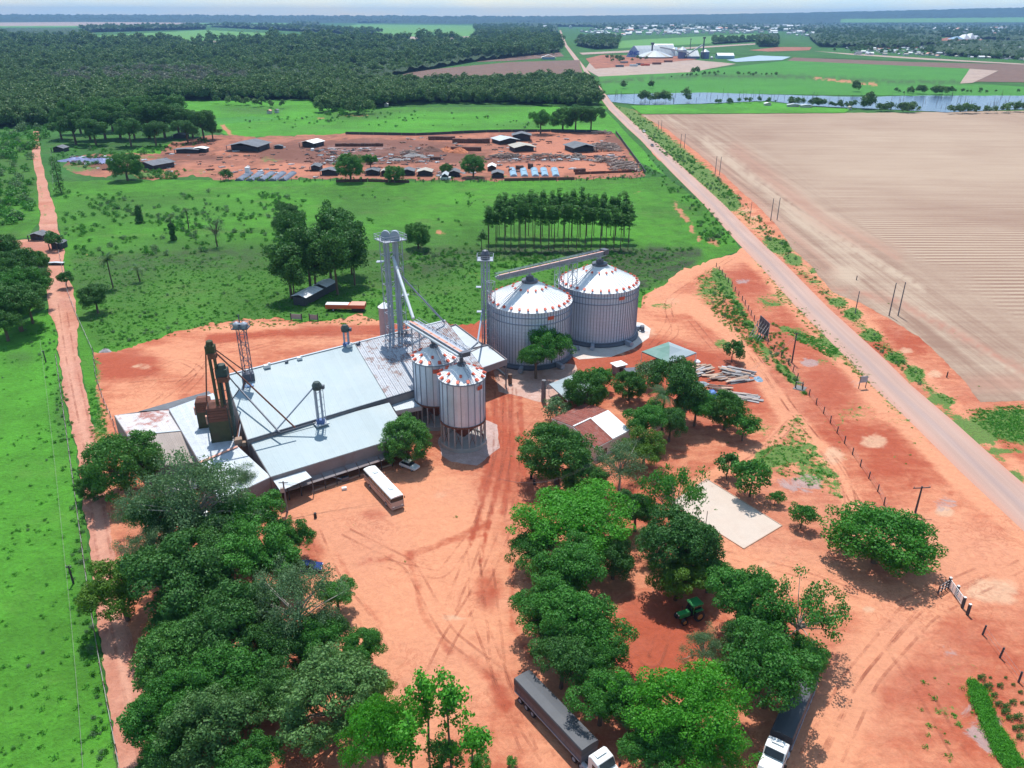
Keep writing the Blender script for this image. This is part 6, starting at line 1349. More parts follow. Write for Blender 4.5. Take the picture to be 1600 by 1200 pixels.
for k in range(26): mb.beam((2.0, -1.7, 10 + k * (zt - 10) / 26), (2.4, -1.7, 10 + k * (zt - 10) / 26), .06)
mb.build('ladder', MT['galv_dark'], T1)
# second tower
b2 = P(760, 556); z2 = zat(b2, 405)
T2 = empty('elevator_tower', (b2.x, b2.y, 0), 0, 'single grey elevator tower at the left end of the long sloping conveyor', 'elevator tower')
mb = MB(); lattice(mb, 0, 0, 0, z2, 2.0, 2.6, .16); mb.build('lattice_frame', MT['galv'], T2)
for dx in (-.42, .42): MB().box((dx, -.2, z2 / 2), (.48, .62, z2)).build('elevator_leg', MT['galv'], T2)
MB().box((0, 0, z2), (4.0, 3.4, .18)).build('platform', MT['galv'], T2); mb = MB(); railing(mb, 0, 0, z2 + .1, 4.0, 3.4, .08); mb.build('railing', MT['galv'], T2)
mb = MB(); mb.lathe((0, 0, 0), [(1.15, z2 + .1), (1.15, z2 + 1.3), (.7, z2 + 2.2), (.2, z2 + 2.4)], 10); mb.build('elevator_head', MT['galv_dark'], T2)
for zz, dx in ((z2 - 7, -1.7), (z2 - 13.5, -1.6), (z2 - 14, 1.5)): MB().box((dx, -.4, zz), (1.3, 1.3, .12)).build('rest_platform', MT['galv'], T2)
# long conveyor above the big silos: on the line through both silo centres
zc_ = ZE + 4.7 + 2.3
dirc = Vector((SR[0] - SL[0], SR[1] - SL[1], 0)).normalized()
pA = Vector((SL[0], SL[1], zc_)) - dirc * ((Vector((SL[0], SL[1], 0)) - Vector((b2.x, b2.y, 0))).length - 1.2); pB = Vector((SR[0], SR[1], zc_)) + dirc * 1.5
def truss(parent, a, b, w, h, mat, cover, n):
    a = Vector(a); b = Vector(b); d = (b - a); L_ = d.length; d.normalize(); s = Vector((-d.y, d.x, 0)).normalized() * (w / 2); u = Vector((0, 0, h))
    mb = MB()
    for sg in (-1, 1):
        mb.beam(a + s * sg, b + s * sg, .16); mb.beam(a + s * sg + u, b + s * sg + u, .14)
        for i in range(n):
            p = a + d * (L_ * i / n) + s * sg; q = a + d * (L_ * (i + 1) / n) + s * sg
            mb.beam(p, p + u, .09); mb.beam(p + (u if i % 2 else Vector()), q + (Vector() if i % 2 else u), .08)
    for i in range(n + 1): p = a + d * (L_ * i / n); mb.beam(p - s, p + s, .09)
    mb.build('truss', mat, parent, world=True)
    mb = MB(); mb.beam(a + Vector((0, 0, h * .45)), b + Vector((0, 0, h * .45)), w * .62, h * .7); mb.build('conveyor_housing', mat, parent, world=True)
    k = max(4, int(L_ / 3.0)); 
    for i in range(k):
        p = a + d * (L_ * (i + .04) / k) + Vector((0, 0, h * .95)); q = a + d * (L_ * (i + .96) / k) + Vector((0, 0, h * .95)); mb = MB(); mb.beam(p - s * .55, q - s * .55, w * .42, .14); mb.build('cover_sheet', cover, parent, world=True)
    mb = MB()
    for hh in (1.0,): mb.beam(a + s * 1.5 + u * .3 + Vector((0, 0, hh)), b + s * 1.5 + u * .3 + Vector((0, 0, hh)), .06)
    for i in range(k): p = a + d * (L_ * i / k) + s * 1.5 + u * .3; mb.beam(p, p + Vector((0, 0, 1)), .06)
    mb.beam(a + s * 1.3 + u * .3, b + s * 1.3 + u * .3, .6, .06); mb.build('catwalk', MT['galv'], parent, world=True)
CV = empty('conveyor_bridge', (pA.x, pA.y, 0), 0, 'long conveyor bridge with orange cover strip above the two big silos', 'conveyor')
truss(CV, pA, pB, 1.6, 1.2, MT['galv'], MT['orange_pale'], 26)
MB().box(pB + Vector((0, 0, .9)), (1.5, 1.9, 1.3), math.atan2(dirc.y, dirc.x)).build('drive_head', MT['galv_dark'], CV, world=True)
for S_ in (SL, SR): MB().tube((S_[0], S_[1], ZE + 4.7 + 1.2), (S_[0], S_[1], zc_ + .1), .35).build('drop_spout', MT['galv'], CV, world=True)
# lattice legs of the bridge between the silos
mid = (Vector((SL[0], SL[1], 0)) + Vector((SR[0], SR[1], 0))) / 2
for k, f in enumerate((-2.4, 2.2)):
    p = mid + dirc * f + Vector((dirc.y, -dirc.x, 0)) * .2
    o = empty('bridge_support', (p.x, p.y, 0), math.atan2(dirc.y, dirc.x), 'lattice support under the long conveyor, the %s of the pair between the big silos' % ('left' if k == 0 else 'right'), 'support tower'); mb = MB(); lattice(mb, 0, 0, 0, zc_ - .1, 1.7, 2.4, .13); mb.build('lattice_frame', MT['galv'], o)
q = Vector((SL[0], SL[1], 0)) - dirc * (rL + 1.6); o = empty('bridge_support', (q.x, q.y, 0), math.atan2(dirc.y, dirc.x), 'thin lattice support between the single tower and the left big silo', 'support tower'); mb = MB(); lattice(mb, 0, 0, 0, zc_ - .1, 1.5, 2.4, .12); mb.build('lattice_frame', MT['galv'], o)
# short conveyor above the small silos
kz = zF1 + 2.3 + 2.2
dk = Vector((mF.x - mK.x, mF.y - mK.y, 0)).normalized()
qA = Vector((mK.x, mK.y, kz)) - dk * 8.5; qB = Vector((mF.x, mF.y, kz)) + dk * 1.4
CS = empty('conveyor_bridge', (qA.x, qA.y, 0), 0, 'short double conveyor with orange covers above the two small silos', 'conveyor')
truss(CS, qA, qB, 2.0, 1.0, MT['galv'], MT['orange_pale'], 12)
sd = Vector((dk.y, -dk.x, 0)) * (1.5 if Vector((dk.y, -dk.x, 0)).x < 0 else -1.5)
mb = MB(); mb.tube(qA + sd + Vector((0, 0, .5)), qB + sd + Vector((0, 0, .5)), .27, .27, 10); mb.build('conveyor_tube', MT['roof_white'], CS, world=True)
MB().box(qB + Vector((0, 0, .6)), (1.1, 1.9, .9), math.atan2(dk.y, dk.x)).build('drive_head', MT['galv_dark'], CS, world=True)
for m_ in (mF, mK): MB().tube((m_.x, m_.y, zF1 + 3.2), (m_.x, m_.y, kz), .35).build('drop_spout', MT['galv_dark'], CS, world=True)
mb = MB(); lattice(mb, qA.x + dk.x * 1.2, qA.y + dk.y * 1.2, 8.5, kz - .1, 1.6, 2.2, .12); mb.build('support_leg', MT['galv'], CS, world=True)
# grain pipes from the tall tower
def pipe(a, b, r, label, mat='galv', cat='pipe', n=10):
    mb = MB(); mb.tube(a, b, r, r, n); return tag(mb.build('grain_pipe', MT[mat], None, loc=a), label, cat)
tx = Vector((tb.x + .6, tb.y - 1.6, 0)); za = zat(tx, 402)
pipe(Vector((tx.x, tx.y, za)), qA + Vector((0, 0, 1.6)) + dk * .6, .36, 'straight pale pipe sloping from the tall tower to the small silo conveyor', 'roof_white')
zb = zat(tx, 430); e2 = P(694, 503, 12.5)
p0 = Vector((tx.x + 1.2, tx.y + .6, zb)); o = empty('catwalk_pipe', (p0.x, p0.y, 0), 0, 'long lattice stayed pipe sloping from the tall tower over the rusty roof end', 'pipe')
mb = MB(); mb.tube(p0, e2, .22, .22, 8); mb.build('tube', MT['galv'], o, world=True)
for f in (.32, .62):
    c = p0.lerp(e2, f); mb = MB(); 
    for dz in (-1.2, 1.2):
        for s_ in (-1, 1): mb.beam(c + Vector((s_ * .9, s_ * -.4, dz)), c + Vector((-s_ * .9, s_ * .4, dz)), .08); mb.beam(c + Vector((s_ * .9, s_ * .4, -1.2)), c + Vector((s_ * .9, s_ * .4, 1.2)), .08)
    if f < .5: mb.build('stay_frame', MT['galv'], o, world=True)
for s_ in (-1, 1):
    mb = MB(); m_ = p0.lerp(e2, .32) + Vector((0, 0, 1.3 * s_)); mb.beam(p0, m_, .05); mb.beam(m_, e2, .05); mb.build('stay_cable', MT['galv'], o, world=True)
MB().beam(e2 - Vector((0, 0, 5)), e2, .2).build('prop', MT['galv'], o, world=True)
pp = [P(733, 552, 8.5), P(736, 545, 9.2), P(746, 536, 11.5), Vector((b2.x - .8, b2.y - .4, 13.0))]
mb = MB(); mb.path(pp, [.22] * 4, 8); tag(mb.build('grain_pipe', MT['galv'], None, loc=pp[0]), 'bent pipe from the flat canopy roof up to the single tower', 'pipe')

# old elevator lattice tower on the hall edge (left)
b3 = P(388, 588, 12.0); z3 = zat(b3, 512)
T3 = empty('elevator_tower', (b3.x, b3.y, 0), 0, 'slim ladder like old tower with cluttered round heads above the blue roof', 'elevator tower')
mb = MB(); lattice(mb, 0, 0, 10.6, z3, 1.5, 1.6, .14); mb.build('lattice_frame', M_('weathered purple grey steel', (.20, .16, .19), .6, .3), T3)
MB().box((0, 0, 12.0), (2.4, 1.9, 1.6), .4).build('elevator_boot', MT['galv_dark'], T3)
MB().box((0, 0, z3), (3.2, 2.2, .16)).build('platform', MT['galv_dark'], T3)
for dx in (-.7, .8): MB().lathe((dx, -.2, 0), [(.8, z3 + .1), (.8, z3 + .9), (.3, z3 + 1.3), (.1, z3 + 1.35)], 10).build('elevator_head', MT['galv'], T3)
mb = MB(); railing(mb, 0, 0, z3 + .08, 3.2, 2.2, .08); mb.tube((-.3, .5, z3), (-.3, .5, z3 + 2.6), .12); mb.build('railing', MT['galv_dark'], T3)
MB().box((.5, -1.9, 10.9), (1.8, 1.8, .2), .5).build('roof_flashing', M_('blue flashing sheet', (.22, .35, .55), .5), T3)
# small elevators on the hall
def mini(x, y, ztop_px, zbase, label, w=.9):
    b = P(x, y, zbase); zz = zat(b, ztop_px); o = empty('roof_elevator', (b.x, b.y, 0), 0, label, 'elevator')
    for dx in (-.45, .45): MB().box((dx, 0, (zbase + zz) / 2), (.34, .42, zz - zbase)).build('elevator_leg', MT['galv'], o)
    mb = MB()
    for dx in (-w, w): mb.beam((dx, .5, zbase), (dx, .5, zz), .1)
    n = int((zz - zbase) / 1.5)
    for i in range(n): mb.beam((-w, .5, zbase + i * 1.5), (w, .5, zbase + i * 1.5 + 1.2), .07)
    mb.build('frame', MT['galv'], o)
    mb = MB(); mb.lathe((0, -.1, 0), [(.9, zz - .2), (1.0, zz + .6), (.6, zz + 1.3), (.2, zz + 1.4)], 10); mb.build('elevator_head', MT['dark_green'], o); MB().box((1.0, 0, zz + .2), (.8, .7, .7)).build('motor', MT['galv_dark'], o)
    MB().box((0, 0, zbase + .1), (2.6, 2.0, .25), RZB).build('roof_flashing', MT['roof_white'], o); MB().box((0, -.1, zbase + .6), (1.5, 1.0, .9)).build('elevator_boot', M_('blue steel boot', (.10, .16, .36), .5), o)
    return b, zz
bm, zm = mini(502, 662, 606, 7.0, 'small two legged elevator standing on the front hall roof')
mini(542, 542, 516, 11.6, 'tiny green headed elevator at the back edge of the blue roof', .6)
pipe(Vector((bm.x - .5, bm.y, zm + .3)), P(428, 676, 7.4), .16, 'thin grey pipe from the small roof elevator down to the front hall roof')
pipe(Vector((bm.x - 1, bm.y - .2, 7.35)), P(428, 679, 7.2), .10, 'low pipe lying on the front hall roof', 'galv_dark')

# old dryers
dk_ = P(356, 690, 6.0)
def dryer(x, y, w, d, h, label, z0=5.6):
    b = P(x, y, z0); o = empty('grain_dryer', (b.x, b.y, 0), .25, label, 'grain dryer')
    mb = MB(); mb.box((0, 0, z0 + h * .28), (w, d, h * .56)); mb.build('lower_body', MT['olive'], o)
    k = 5
    for i in range(k): mb = MB(); zz = z0 + h * .56 + h * .34 * i / k; mb.slab([(-w * .52, -d * .52, zz + h * .34 / k * .92), (w * .52, -d * .52, zz + h * .34 / k * .92), (w * .52, d * .52, zz + h * .34 / k * .92), (-w * .52, d * .52, zz + h * .34 / k * .92)], h * .34 / k * .86); mb.build('cooling_tray', MT['rust'], o)
    mb = MB(); zz = z0 + h * .9; mb.add([(-w / 2, -d / 2, zz), (w / 2, -d / 2, zz), (w / 2, d / 2, zz), (-w / 2, d / 2, zz), (-w * .3, -d * .2, zz + h * .1), (w * .3, -d * .2, zz + h * .1), (w * .3, d * .2, zz + h * .1), (-w * .3, d * .2, zz + h * .1)], [(0, 1, 5, 4), (1, 2, 6, 5), (2, 3, 7, 6), (3, 0, 4, 7), (4, 5, 6, 7)]); mb.build('hood', MT['rust'], o)
    mb = MB(); mb.box((-w * .5, -d * .35, z0 + h * .62), (.9, .7, 1.6), .2); mb.build('duct', MT['orange_pale'], o)
    for s_ in (-1, 1): MB().beam((s_ * w * .51, -d * .51, z0), (s_ * w * .51, -d * .51, z0 + h * .88), .14).build('corner_post', MT['dark_green'], o)
dryer(349, 688, 3.6, 3.0, 8.6, 'larger brown and olive grain dryer beside the blue roof')
dryer(324, 666, 2.6, 2.4, 6.6, 'smaller brown and olive grain dryer on the white spotted roof')
def old_leg(x, y, ytop, w, label, mat, z0=5.8, heads=1, lean=(0, 0)):
    b = P(x, y, z0); zz = zat(b, ytop); o = empty('elevator_tower', (b.x, b.y, 0), 0, label, 'elevator tower')
    for dx in (-w * .6, w * .6): mb = MB(); mb.beam((dx, 0, z0), (dx + lean[0], lean[1], zz), w * .55, w * .7); mb.build('elevator_leg', mat, o)
    mb = MB(); n = int((zz - z0) / 2)
    for i in range(n): f = i / n; mb.beam((-w + lean[0] * f, .3, z0 + (zz - z0) * f), (w + lean[0] * f, .3, z0 + (zz - z0) * (f + .5 / n)), .1)
    mb.build('bracing', mat, o)
    mb = MB(); mb.box((lean[0], lean[1], zz + .3), (w * 2.2, w * 1.8, 1.6), .1); mb.lathe((lean[0], lean[1], 0), [(w * .95, zz + 1.1), (w * .8, zz + 1.9), (w * .3, zz + 2.1)], 10); mb.build('elevator_head', mat, o)
    MB().box((lean[0] + .3, lean[1] - .4, zz - .8), (w * 1.9, w * 1.6, 1.0), .1).build('discharge_box', MT['rust'], o)
    return Vector((b.x + lean[0], b.y + lean[1], zz))
h1 = old_leg(354, 690, 548, .75, 'tallest dark elevator with brown head behind the old dryers', MT['olive'], 5.8)
h2 = old_leg(365, 688, 584, .95, 'lower dark green elevator next to the old dryers', MT['dark_green'], 5.8)
pipe(h1 + Vector((-.9, 0, 0)), P(323, 640, 9.5), .14, 'thin dark spout from the tallest dark elevator down to the smaller dryer', 'rust')
T3h = Vector((b3.x, b3.y, 12.5))
pipe(h1 + Vector((.8, 0, .3)), T3h + Vector((-.4, 0, .5)), .12, 'rusty spout from the dark elevator across to the slim tower', 'rust')
pipe(h1 + Vector((.8, .3, -.6)), P(461, 668, 8.6), .16, 'long rusty red pipe crossing the blue roof', 'rust')
pipe(P(370, 603, 13.5), P(437, 676, 8.3), .18, 'long dark grey pipe crossing the blue roof', 'galv_dark')
pipe(h2 + Vector((.6, 0, .2)), P(374, 608, 13.5), .13, 'short pipe from the dark green elevator to the pipe joint', 'galv_dark')
pipe(P(374, 608, 13.5), P(360, 628, 10.5), .12, 'short prop below the pipe joint above the blue roof', 'galv_dark')
pipe(T3h + Vector((-.8, 0, -.8)), P(370, 690, 6.6), .15, 'rusty pipe dropping from the slim tower to the dryer hall roof', 'rust')
pipe(T3h + Vector((-.2, 0, -.8)), P(372, 688, 6.8), .10, 'thin second pipe dropping from the slim tower', 'galv')
mb = MB(); c = P(373, 695, 5.9); mb.box(c + Vector((0, 0, .7)), (1.5, 1.3, 1.4), .4); mb.box(c + Vector((1.2, -.2, .4)), (.8, .8, .8), .2); tag(mb.build('roof_hopper', MT['wood_pale'], None, loc=c), 'pale boxy hopper on the roof at the foot of the pipes', 'hopper')

# ================================================================ tents, house, small things
def tent(corners, z, apex, label, mats, legs=(0, 1, 2)):
    w = [P(x, y, z) for x, y in corners]
    if len(w) == 3: w.append(w[0] + w[2] - w[1])
    c = sum(w, Vector()) / 4; o = empty('tent', (c.x, c.y, 0), 0, label, 'tent'); ap = Vector((c.x, c.y, apex))
    for i in range(4):
        a, b = w[i], w[(i + 1) % 4]; m_ = (a + b) / 2; q1 = a.lerp(ap, .5) - Vector((0, 0, .25)); q2 = b.lerp(ap, .5) - Vector((0, 0, .25))
        mb = MB(); mb.add([a, b, q2, ap, q1], [(0, 1, 2, 4), (4, 2, 3)]); mb.add([a - Vector((0, 0, .3)), b - Vector((0, 0, .3)), b, a], [(0, 1, 2, 3)]); mb.build('canopy_side', mats[i % len(mats)], o, world=True)
    for p in w: MB().tube((p.x, p.y, 0), (p.x, p.y, z), .07).build('leg', MT['white'], o, world=True)
tent([(1003, 549), (1046, 567), (1088, 551)], 2.9, 4.7, 'pyramid tent with faded green and grey faces near the big silos', [MT['tent_green'], MT['tent_grey'], MT['tent_grey'], MT['tent_green']])
tent([(858, 600), (887, 626), (934, 606)], 2.9, 3.9, 'white square tent half hidden by a round tree', [MT['tent_grey'], MT['tent_grey']])
# red roofed house
hz0, hz1 = 3.0, 4.4
r1, r2 = P(901, 664, hz1), P(950, 641, hz1)
dv = (P(985, 672, hz0) - P(950, 641, hz1)); dv2 = Vector((dv.x, dv.y, hz0 - hz1)); e1, e2_ = r1 + dv2, r2 + dv2
bk = Vector((-dv.x, -dv.y, hz0 - hz1)); k1, k2 = r1 + bk * .8, r2 + bk * .8
HO = empty('house', ((r1 + r2) / 2).to_2d().to_3d(), 0, 'house with red clay roof and one bright white roof section', 'house')
rw0 = r1 + (r1 - r2) * .10
panels(HO, rw0.lerp(r2, .0), rw0.lerp(r2, .52), (rw0 + dv2).lerp(e2_, .52), rw0 + dv2, 9, MT['roof_red'], name='tile_course', rib=.05)
panels(HO, rw0.lerp(r2, .48) + Vector((0, 0, .06)), r2 + Vector((0, 0, .06)), e2_ + Vector((0, 0, .06)), (rw0 + dv2).lerp(e2_, .48) + Vector((0, 0, .06)), 6, MT['roof_bright'], rib=.03)
panels(HO, rw0 + bk, r2 + bk, r2, rw0, 14, MT['roof_red'], name='tile_course', rib=.05)
for a, b in ((rw0 + dv2, e2_), (rw0 + bk, r2 + bk)): MB().wall(a, b, 0, hz0 - .1, t=.2).build('wall', MT['wall_white'], HO, world=True)
for a, m_, b in ((rw0 + dv2, rw0, rw0 + bk), (e2_, r2, r2 + bk)): mb = MB(); mb.wall(a, m_, 0, hz0 - .1, 0, hz1 - .1, .2); mb.wall(m_, b, 0, hz1 - .1, 0, hz0 - .1, .2); mb.build('gable_wall', MT['wall_white'], HO, world=True)
mb = MB(); mb.beam(rw0 + Vector((0, 0, .08)), rw0.lerp(r2, .5) + Vector((0, 0, .08)), .35, .12); mb.build('ridge_cap', MT['roof_bright'], HO, world=True)
mb = MB(); q = (rw0 + dv2).lerp(e2_, .25); mb.box((q.x, q.y, 1.2), (1.3, .3, 1.2), math.atan2((r2 - r1).y, (r2 - r1).x)); mb.build('window', MT['glass'], HO, world=True)
# booth and dark box
b = P(966, 583); o = empty('booth', b, .5, 'small booth with bright white roof beside the dirt track', 'booth'); MB().box((0, 0, 1.2), (2.6, 2.2, 2.4)).build('wall', MT['wall_grey'], o); MB().box((0, 0, 2.5), (3.4, 2.9, .15)).build('roof', MT['roof_bright'], o); MB().box((0, -1.12, 1.3), (1.0, .06, 1.0)).build('window', MT['glass'], o)
b = P(985, 592); o = empty('water_box', b, .2, 'black box hut beside the white roofed booth', 'hut'); MB().box((0, 0, 1.1), (2.4, 2.0, 2.2)).build('wall', MT['wall_dark'], o); MB().slab([(-1.4, -1.2, 2.3), (1.4, -1.2, 2.3), (1.4, 1.2, 2.5), (-1.4, 1.2, 2.5)], .12).build('roof', MT['galv_dark'], o)
# white sheet roof under the trees (lower left) and dark net
b = P(305, 812, 2.6); o = empty('shed', (b.x, b.y, 0), .6, 'small shed with bright white roof under the left trees', 'shed'); MB().box((0, 0, 1.2), (4.2, 3.2, 2.4)).build('wall', MT['wall_grey'], o)
panels(o, b + Vector((-2.4, 1.8, .3)), b + Vector((2.4, 1.8, .3)), b + Vector((2.4, -1.9, .0)), b + Vector((-2.4, -1.9, .0)), 4, MT['roof_bright'])
mb = MB(); n = 9; pts = []
for j in range(n):
    for i in range(n): q = P(262 + 56 * i / (n - 1) - 6 * j / 8, 738 - 14 * i / (n - 1) + 44 * j / (n - 1), 0); pts.append((q.x, q.y, 2.6 - 1.9 * j / 8 + random.uniform(-.25, .25)))
mb.add(pts, [(j * n + i, j * n + i + 1, (j + 1) * n + i + 1, (j + 1) * n + i) for j in range(n - 1) for i in range(n - 1)]); tag(mb.build('shade_net', M_('black plastic sheeting', (.03, .03, .05), .35, 0, .3, 1.0, (.12, .12, .2), .4), None, loc=P(280, 760)), 'crumpled black plastic sheeting beside the far left hall', 'tarpaulin')

# ================================================================ vehicles
def wheel(parent, x, y, r, w, rimm='galv', z=None):
    mb = MB(); z = r if z is None else z; mb.tube((x, y - w / 2, z), (x, y + w / 2, z), r, r, 18); t = mb.build('wheel', MT['black'], parent)
    s_ = 1 if y > 0 else -1; mb = MB(); mb.tube((x, y + s_ * (w / 2), z), (x, y + s_ * (w / 2 + .03), z), r * .55, r * .5, 14); mb.build('rim', MT[rimm], t)
def bevel(o, w=.06, s=2):
    m_ = o.modifiers.new('bevel', 'BEVEL'); m_.width = w; m_.segments = s; m_.limit_method = 'ANGLE'; return o
def place(a, b):
    """rear and front points -> centre and heading"""
    d = b - a; return (a + b) / 2, math.atan2(d.y, d.x)
# bus
rr_, fr_ = P(577, 728, 3.2), P(620, 773, 3.2); c, hd = place(rr_, fr_)
BL_ = 12.0
bus = empty('bus', (c.x, c.y, 0), hd, 'old cream bus with white roof parked beside the front hall', 'bus')
bevel(MB().box((0, 0, 1.15), (BL_, 2.5, 1.5)).build('body', MT['cream'], bus), .12); bevel(MB().box((0, 0, 2.35), (BL_ - .06, 2.44, .92)).build('window_band', MT['glass'], bus), .1)
mb = MB(); ys = [-1.25, -1.1, -.6, 0, .6, 1.1, 1.25]; zs = [2.82, 3.0, 3.12, 3.16, 3.12, 3.0, 2.82]; vs = []
for x in (-BL_ / 2, -BL_ / 2 + .3, BL_ / 2 - .4, BL_ / 2):
    e = .12 if abs(x) > BL_ / 2 - .05 else 0
    for y, z in zip(ys, zs): vs.append((x, y * (1 - e * .3), z - e))
mb.add(vs, [(i * 7 + j, i * 7 + j + 1, (i + 1) * 7 + j + 1, (i + 1) * 7 + j) for i in range(3) for j in range(6)] + [tuple(range(6, -1, -1)), tuple(range(21, 28))]); r_ = mb.build('roof', MT['white'], bus)
if r_.data.polygons[8].normal.z < 0: r_.data.flip_normals()
for x in (-3.2, 3.4): MB().box((x, 0, 3.2), (.9, .8, .14)).build('roof_hatch', MT['roof_white'], bus)
for s_ in (-1, 1):
    for k in range(8): MB().box((-5.2 + k * 1.42, s_ * 1.235, 2.35), (.10, .03, .86)).build('window_pillar', MT['galv_dark'], bus)
    MB().box((0, s_ * 1.262, 1.5), (BL_ - .5, .02, .12)).build('side_stripe', MT['rust'], bus)
    for x in (-3.4, 3.7): wheel(bus, x, s_ * 1.1, .5, .32)
    MB().box((BL_ / 2 + .02, s_ * .85, .95), (.05, .4, .22)).build('headlight', MT['white'], bus); MB().box((BL_ / 2 + .1, s_ * 1.35, 2.4), (.12, .12, .4)).build('mirror', MT['black'], bus)
MB().box((BL_ / 2 + .01, 0, 2.35), (.04, 2.2, .8)).build('windscreen', MT['glass'], bus); MB().box((BL_ / 2 + .06, 0, .6), (.18, 2.4, .3)).build('bumper', MT['cream'], bus)
def truck(rear, front, L_, label, side_x):
    c, hd = place(rear, front); o = empty('truck', (c.x, c.y, 0), hd, label, 'truck')
    # tarp covered box trailer
    W2 = 1.3; hz_ = 3.5
    bevel(MB().box((0, 0, 1.95), (L_, 2.58, 1.7)).build('trailer_box', MT['galv_dark'], o), .05)
    mb = MB(); xs = np.linspace(-L_ / 2 - .02, L_ / 2 + .02, 26); prof = [(-1.33, 2.3), (-1.32, 3.1), (-1.22, 3.30), (-.5, 3.37), (0, 3.40), (.5, 3.37), (1.22, 3.30), (1.32, 3.1), (1.33, 2.3)]; vs = []
    for i, x in enumerate(xs):
        sg = random.uniform(-.008, .008)
        for y, z in prof: vs.append((x, y, z + sg * (1 if z > 3 else 0)))
    k = len(prof); mb.add(vs, [(i * k + j, (i + 1) * k + j, (i + 1) * k + j + 1, i * k + j + 1) for i in range(len(xs) - 1) for j in range(k - 1)] + [tuple(range(k)), tuple(range(len(vs) - 1, len(vs) - k - 1, -1))]); tp_ = mb.build('tarpaulin', MT['tarp'], o)
    if tp_.data.polygons[4].normal.z < 0: tp_.data.flip_normals()
    mb = MB()
    for s_ in (-1, 1):
        mb.box((0, s_ * .5, .95), (L_, .18, .3))
        for i in range(int(L_ / .9)): mb.box((-L_ / 2 + .5 + i * .9, s_ * 1.30, 1.75), (.08, .05, 1.2))
    mb.build('chassis', MT['galv_dark'], o); 
    for s_ in (-1, 1): MB().box((0, s_ * 1.34, 1.28), (L_ - .4, .06, .14)).build('side_rail', MT['galv'], o)
    for x in (-L_ / 2 + 1.3, -L_ / 2 + 2.6, -L_ / 2 + 3.9):
        for s_ in (-1, 1): wheel(o, x, s_ * 1.05, .5, .5)
    # tractor unit with bonnet-less white cab and rounded roof
    X = L_ / 2 + .6
    for s_ in (-1, 1):
        for x in (X - 1.9, X - .6): wheel(o, x, s_ * 1.02, .5, .5)
        wheel(o, X + 3.0, s_ * 1.1, .52, .32)
    mb = MB(); mb.box((X + .6, 0, .85), (7.0, 1.0, .3)); mb.build('cab_chassis', MT['galv_dark'], o)
    prof = [(X + .5, 1.0), (X + .5, 3.35), (X + .9, 3.55), (X + 2.1, 3.35), (X + 2.6, 2.45), (X + 4.1, 2.1), (X + 4.4, 1.7), (X + 4.45, .7), (X + 2.6, .7)]
    mb = MB(); vs = [];
    for s_, kx in ((-1.22, 0), (-1.1, .08), (1.1, .08), (1.22, 0)):
        for x, z in prof: vs.append((x, s_, z + (kx if z > 2 else 0)))
    n = len(prof); mb.add(vs, [(j * n + i, j * n + (i + 1) % n, (j + 1) * n + (i + 1) % n, (j + 1) * n + i) for j in range(3) for i in range(n)] + [tuple(range(n - 1, -1, -1)), tuple(range(3 * n, 4 * n))]); bevel(mb.build('cab', MT['white'], o), .05)
    mb = MB(); mb.add([(X + 2.16, -1.05, 3.33), (X + 2.16, 1.05, 3.33), (X + 2.64, 1.08, 2.58), (X + 2.64, -1.08, 2.58)], [(0, 1, 2, 3)]); mb.add([(X + 2.13, -1.05, 3.33), (X + 2.13, 1.05, 3.33), (X + 2.61, 1.08, 2.55), (X + 2.61, -1.08, 2.55)], [(3, 2, 1, 0)]); w_ = mb.build('windscreen', MT['glass'], o)
    w_.location = (.06, 0, .1)
    for s_ in (-1, 1):
        MB().box((X + 1.7, s_ * 1.24, 2.5), (.9, .03, .6)).build('side_window', MT['glass'], o); MB().box((X + 2.9, s_ * 1.5, 2.5), (.15, .3, .6)).build('mirror', MT['black'], o)
        MB().box((X + 4.46, s_ * .9, 1.1), (.05, .4, .25)).build('headlight', MT['glass'], o); MB().tube((X - .6, s_ * 1.0, .9), (X + .3, s_ * 1.0, .9), .32, .32, 10).build('fuel_tank', MT['galv'], o)
    MB().box((X + 1.1, 0, 3.66), (.7, 1.4, .14)).build('roof_fairing', MT['white'], o); MB().box((X + 4.48, 0, 1.3), (.04, 1.2, .8)).build('grille', MT['galv_dark'], o)
    return o
ta, tb_ = P(816, 1053, 3.3), P(922, 1164, 3.3)
truck(ta, tb_, (tb_ - ta).length, 'long truck with dark tarpaulin and white cab parked left of the central trees', 1)
ta, tb_ = P(1262, 1052, 3.3), P(1222, 1147, 3.3)
dd = (tb_ - ta).normalized(); ta = tb_ - dd * 12.5
truck(ta, tb_, 12.5, 'truck with dark blue grey tarpaulin and white cab under the right trees', 1)
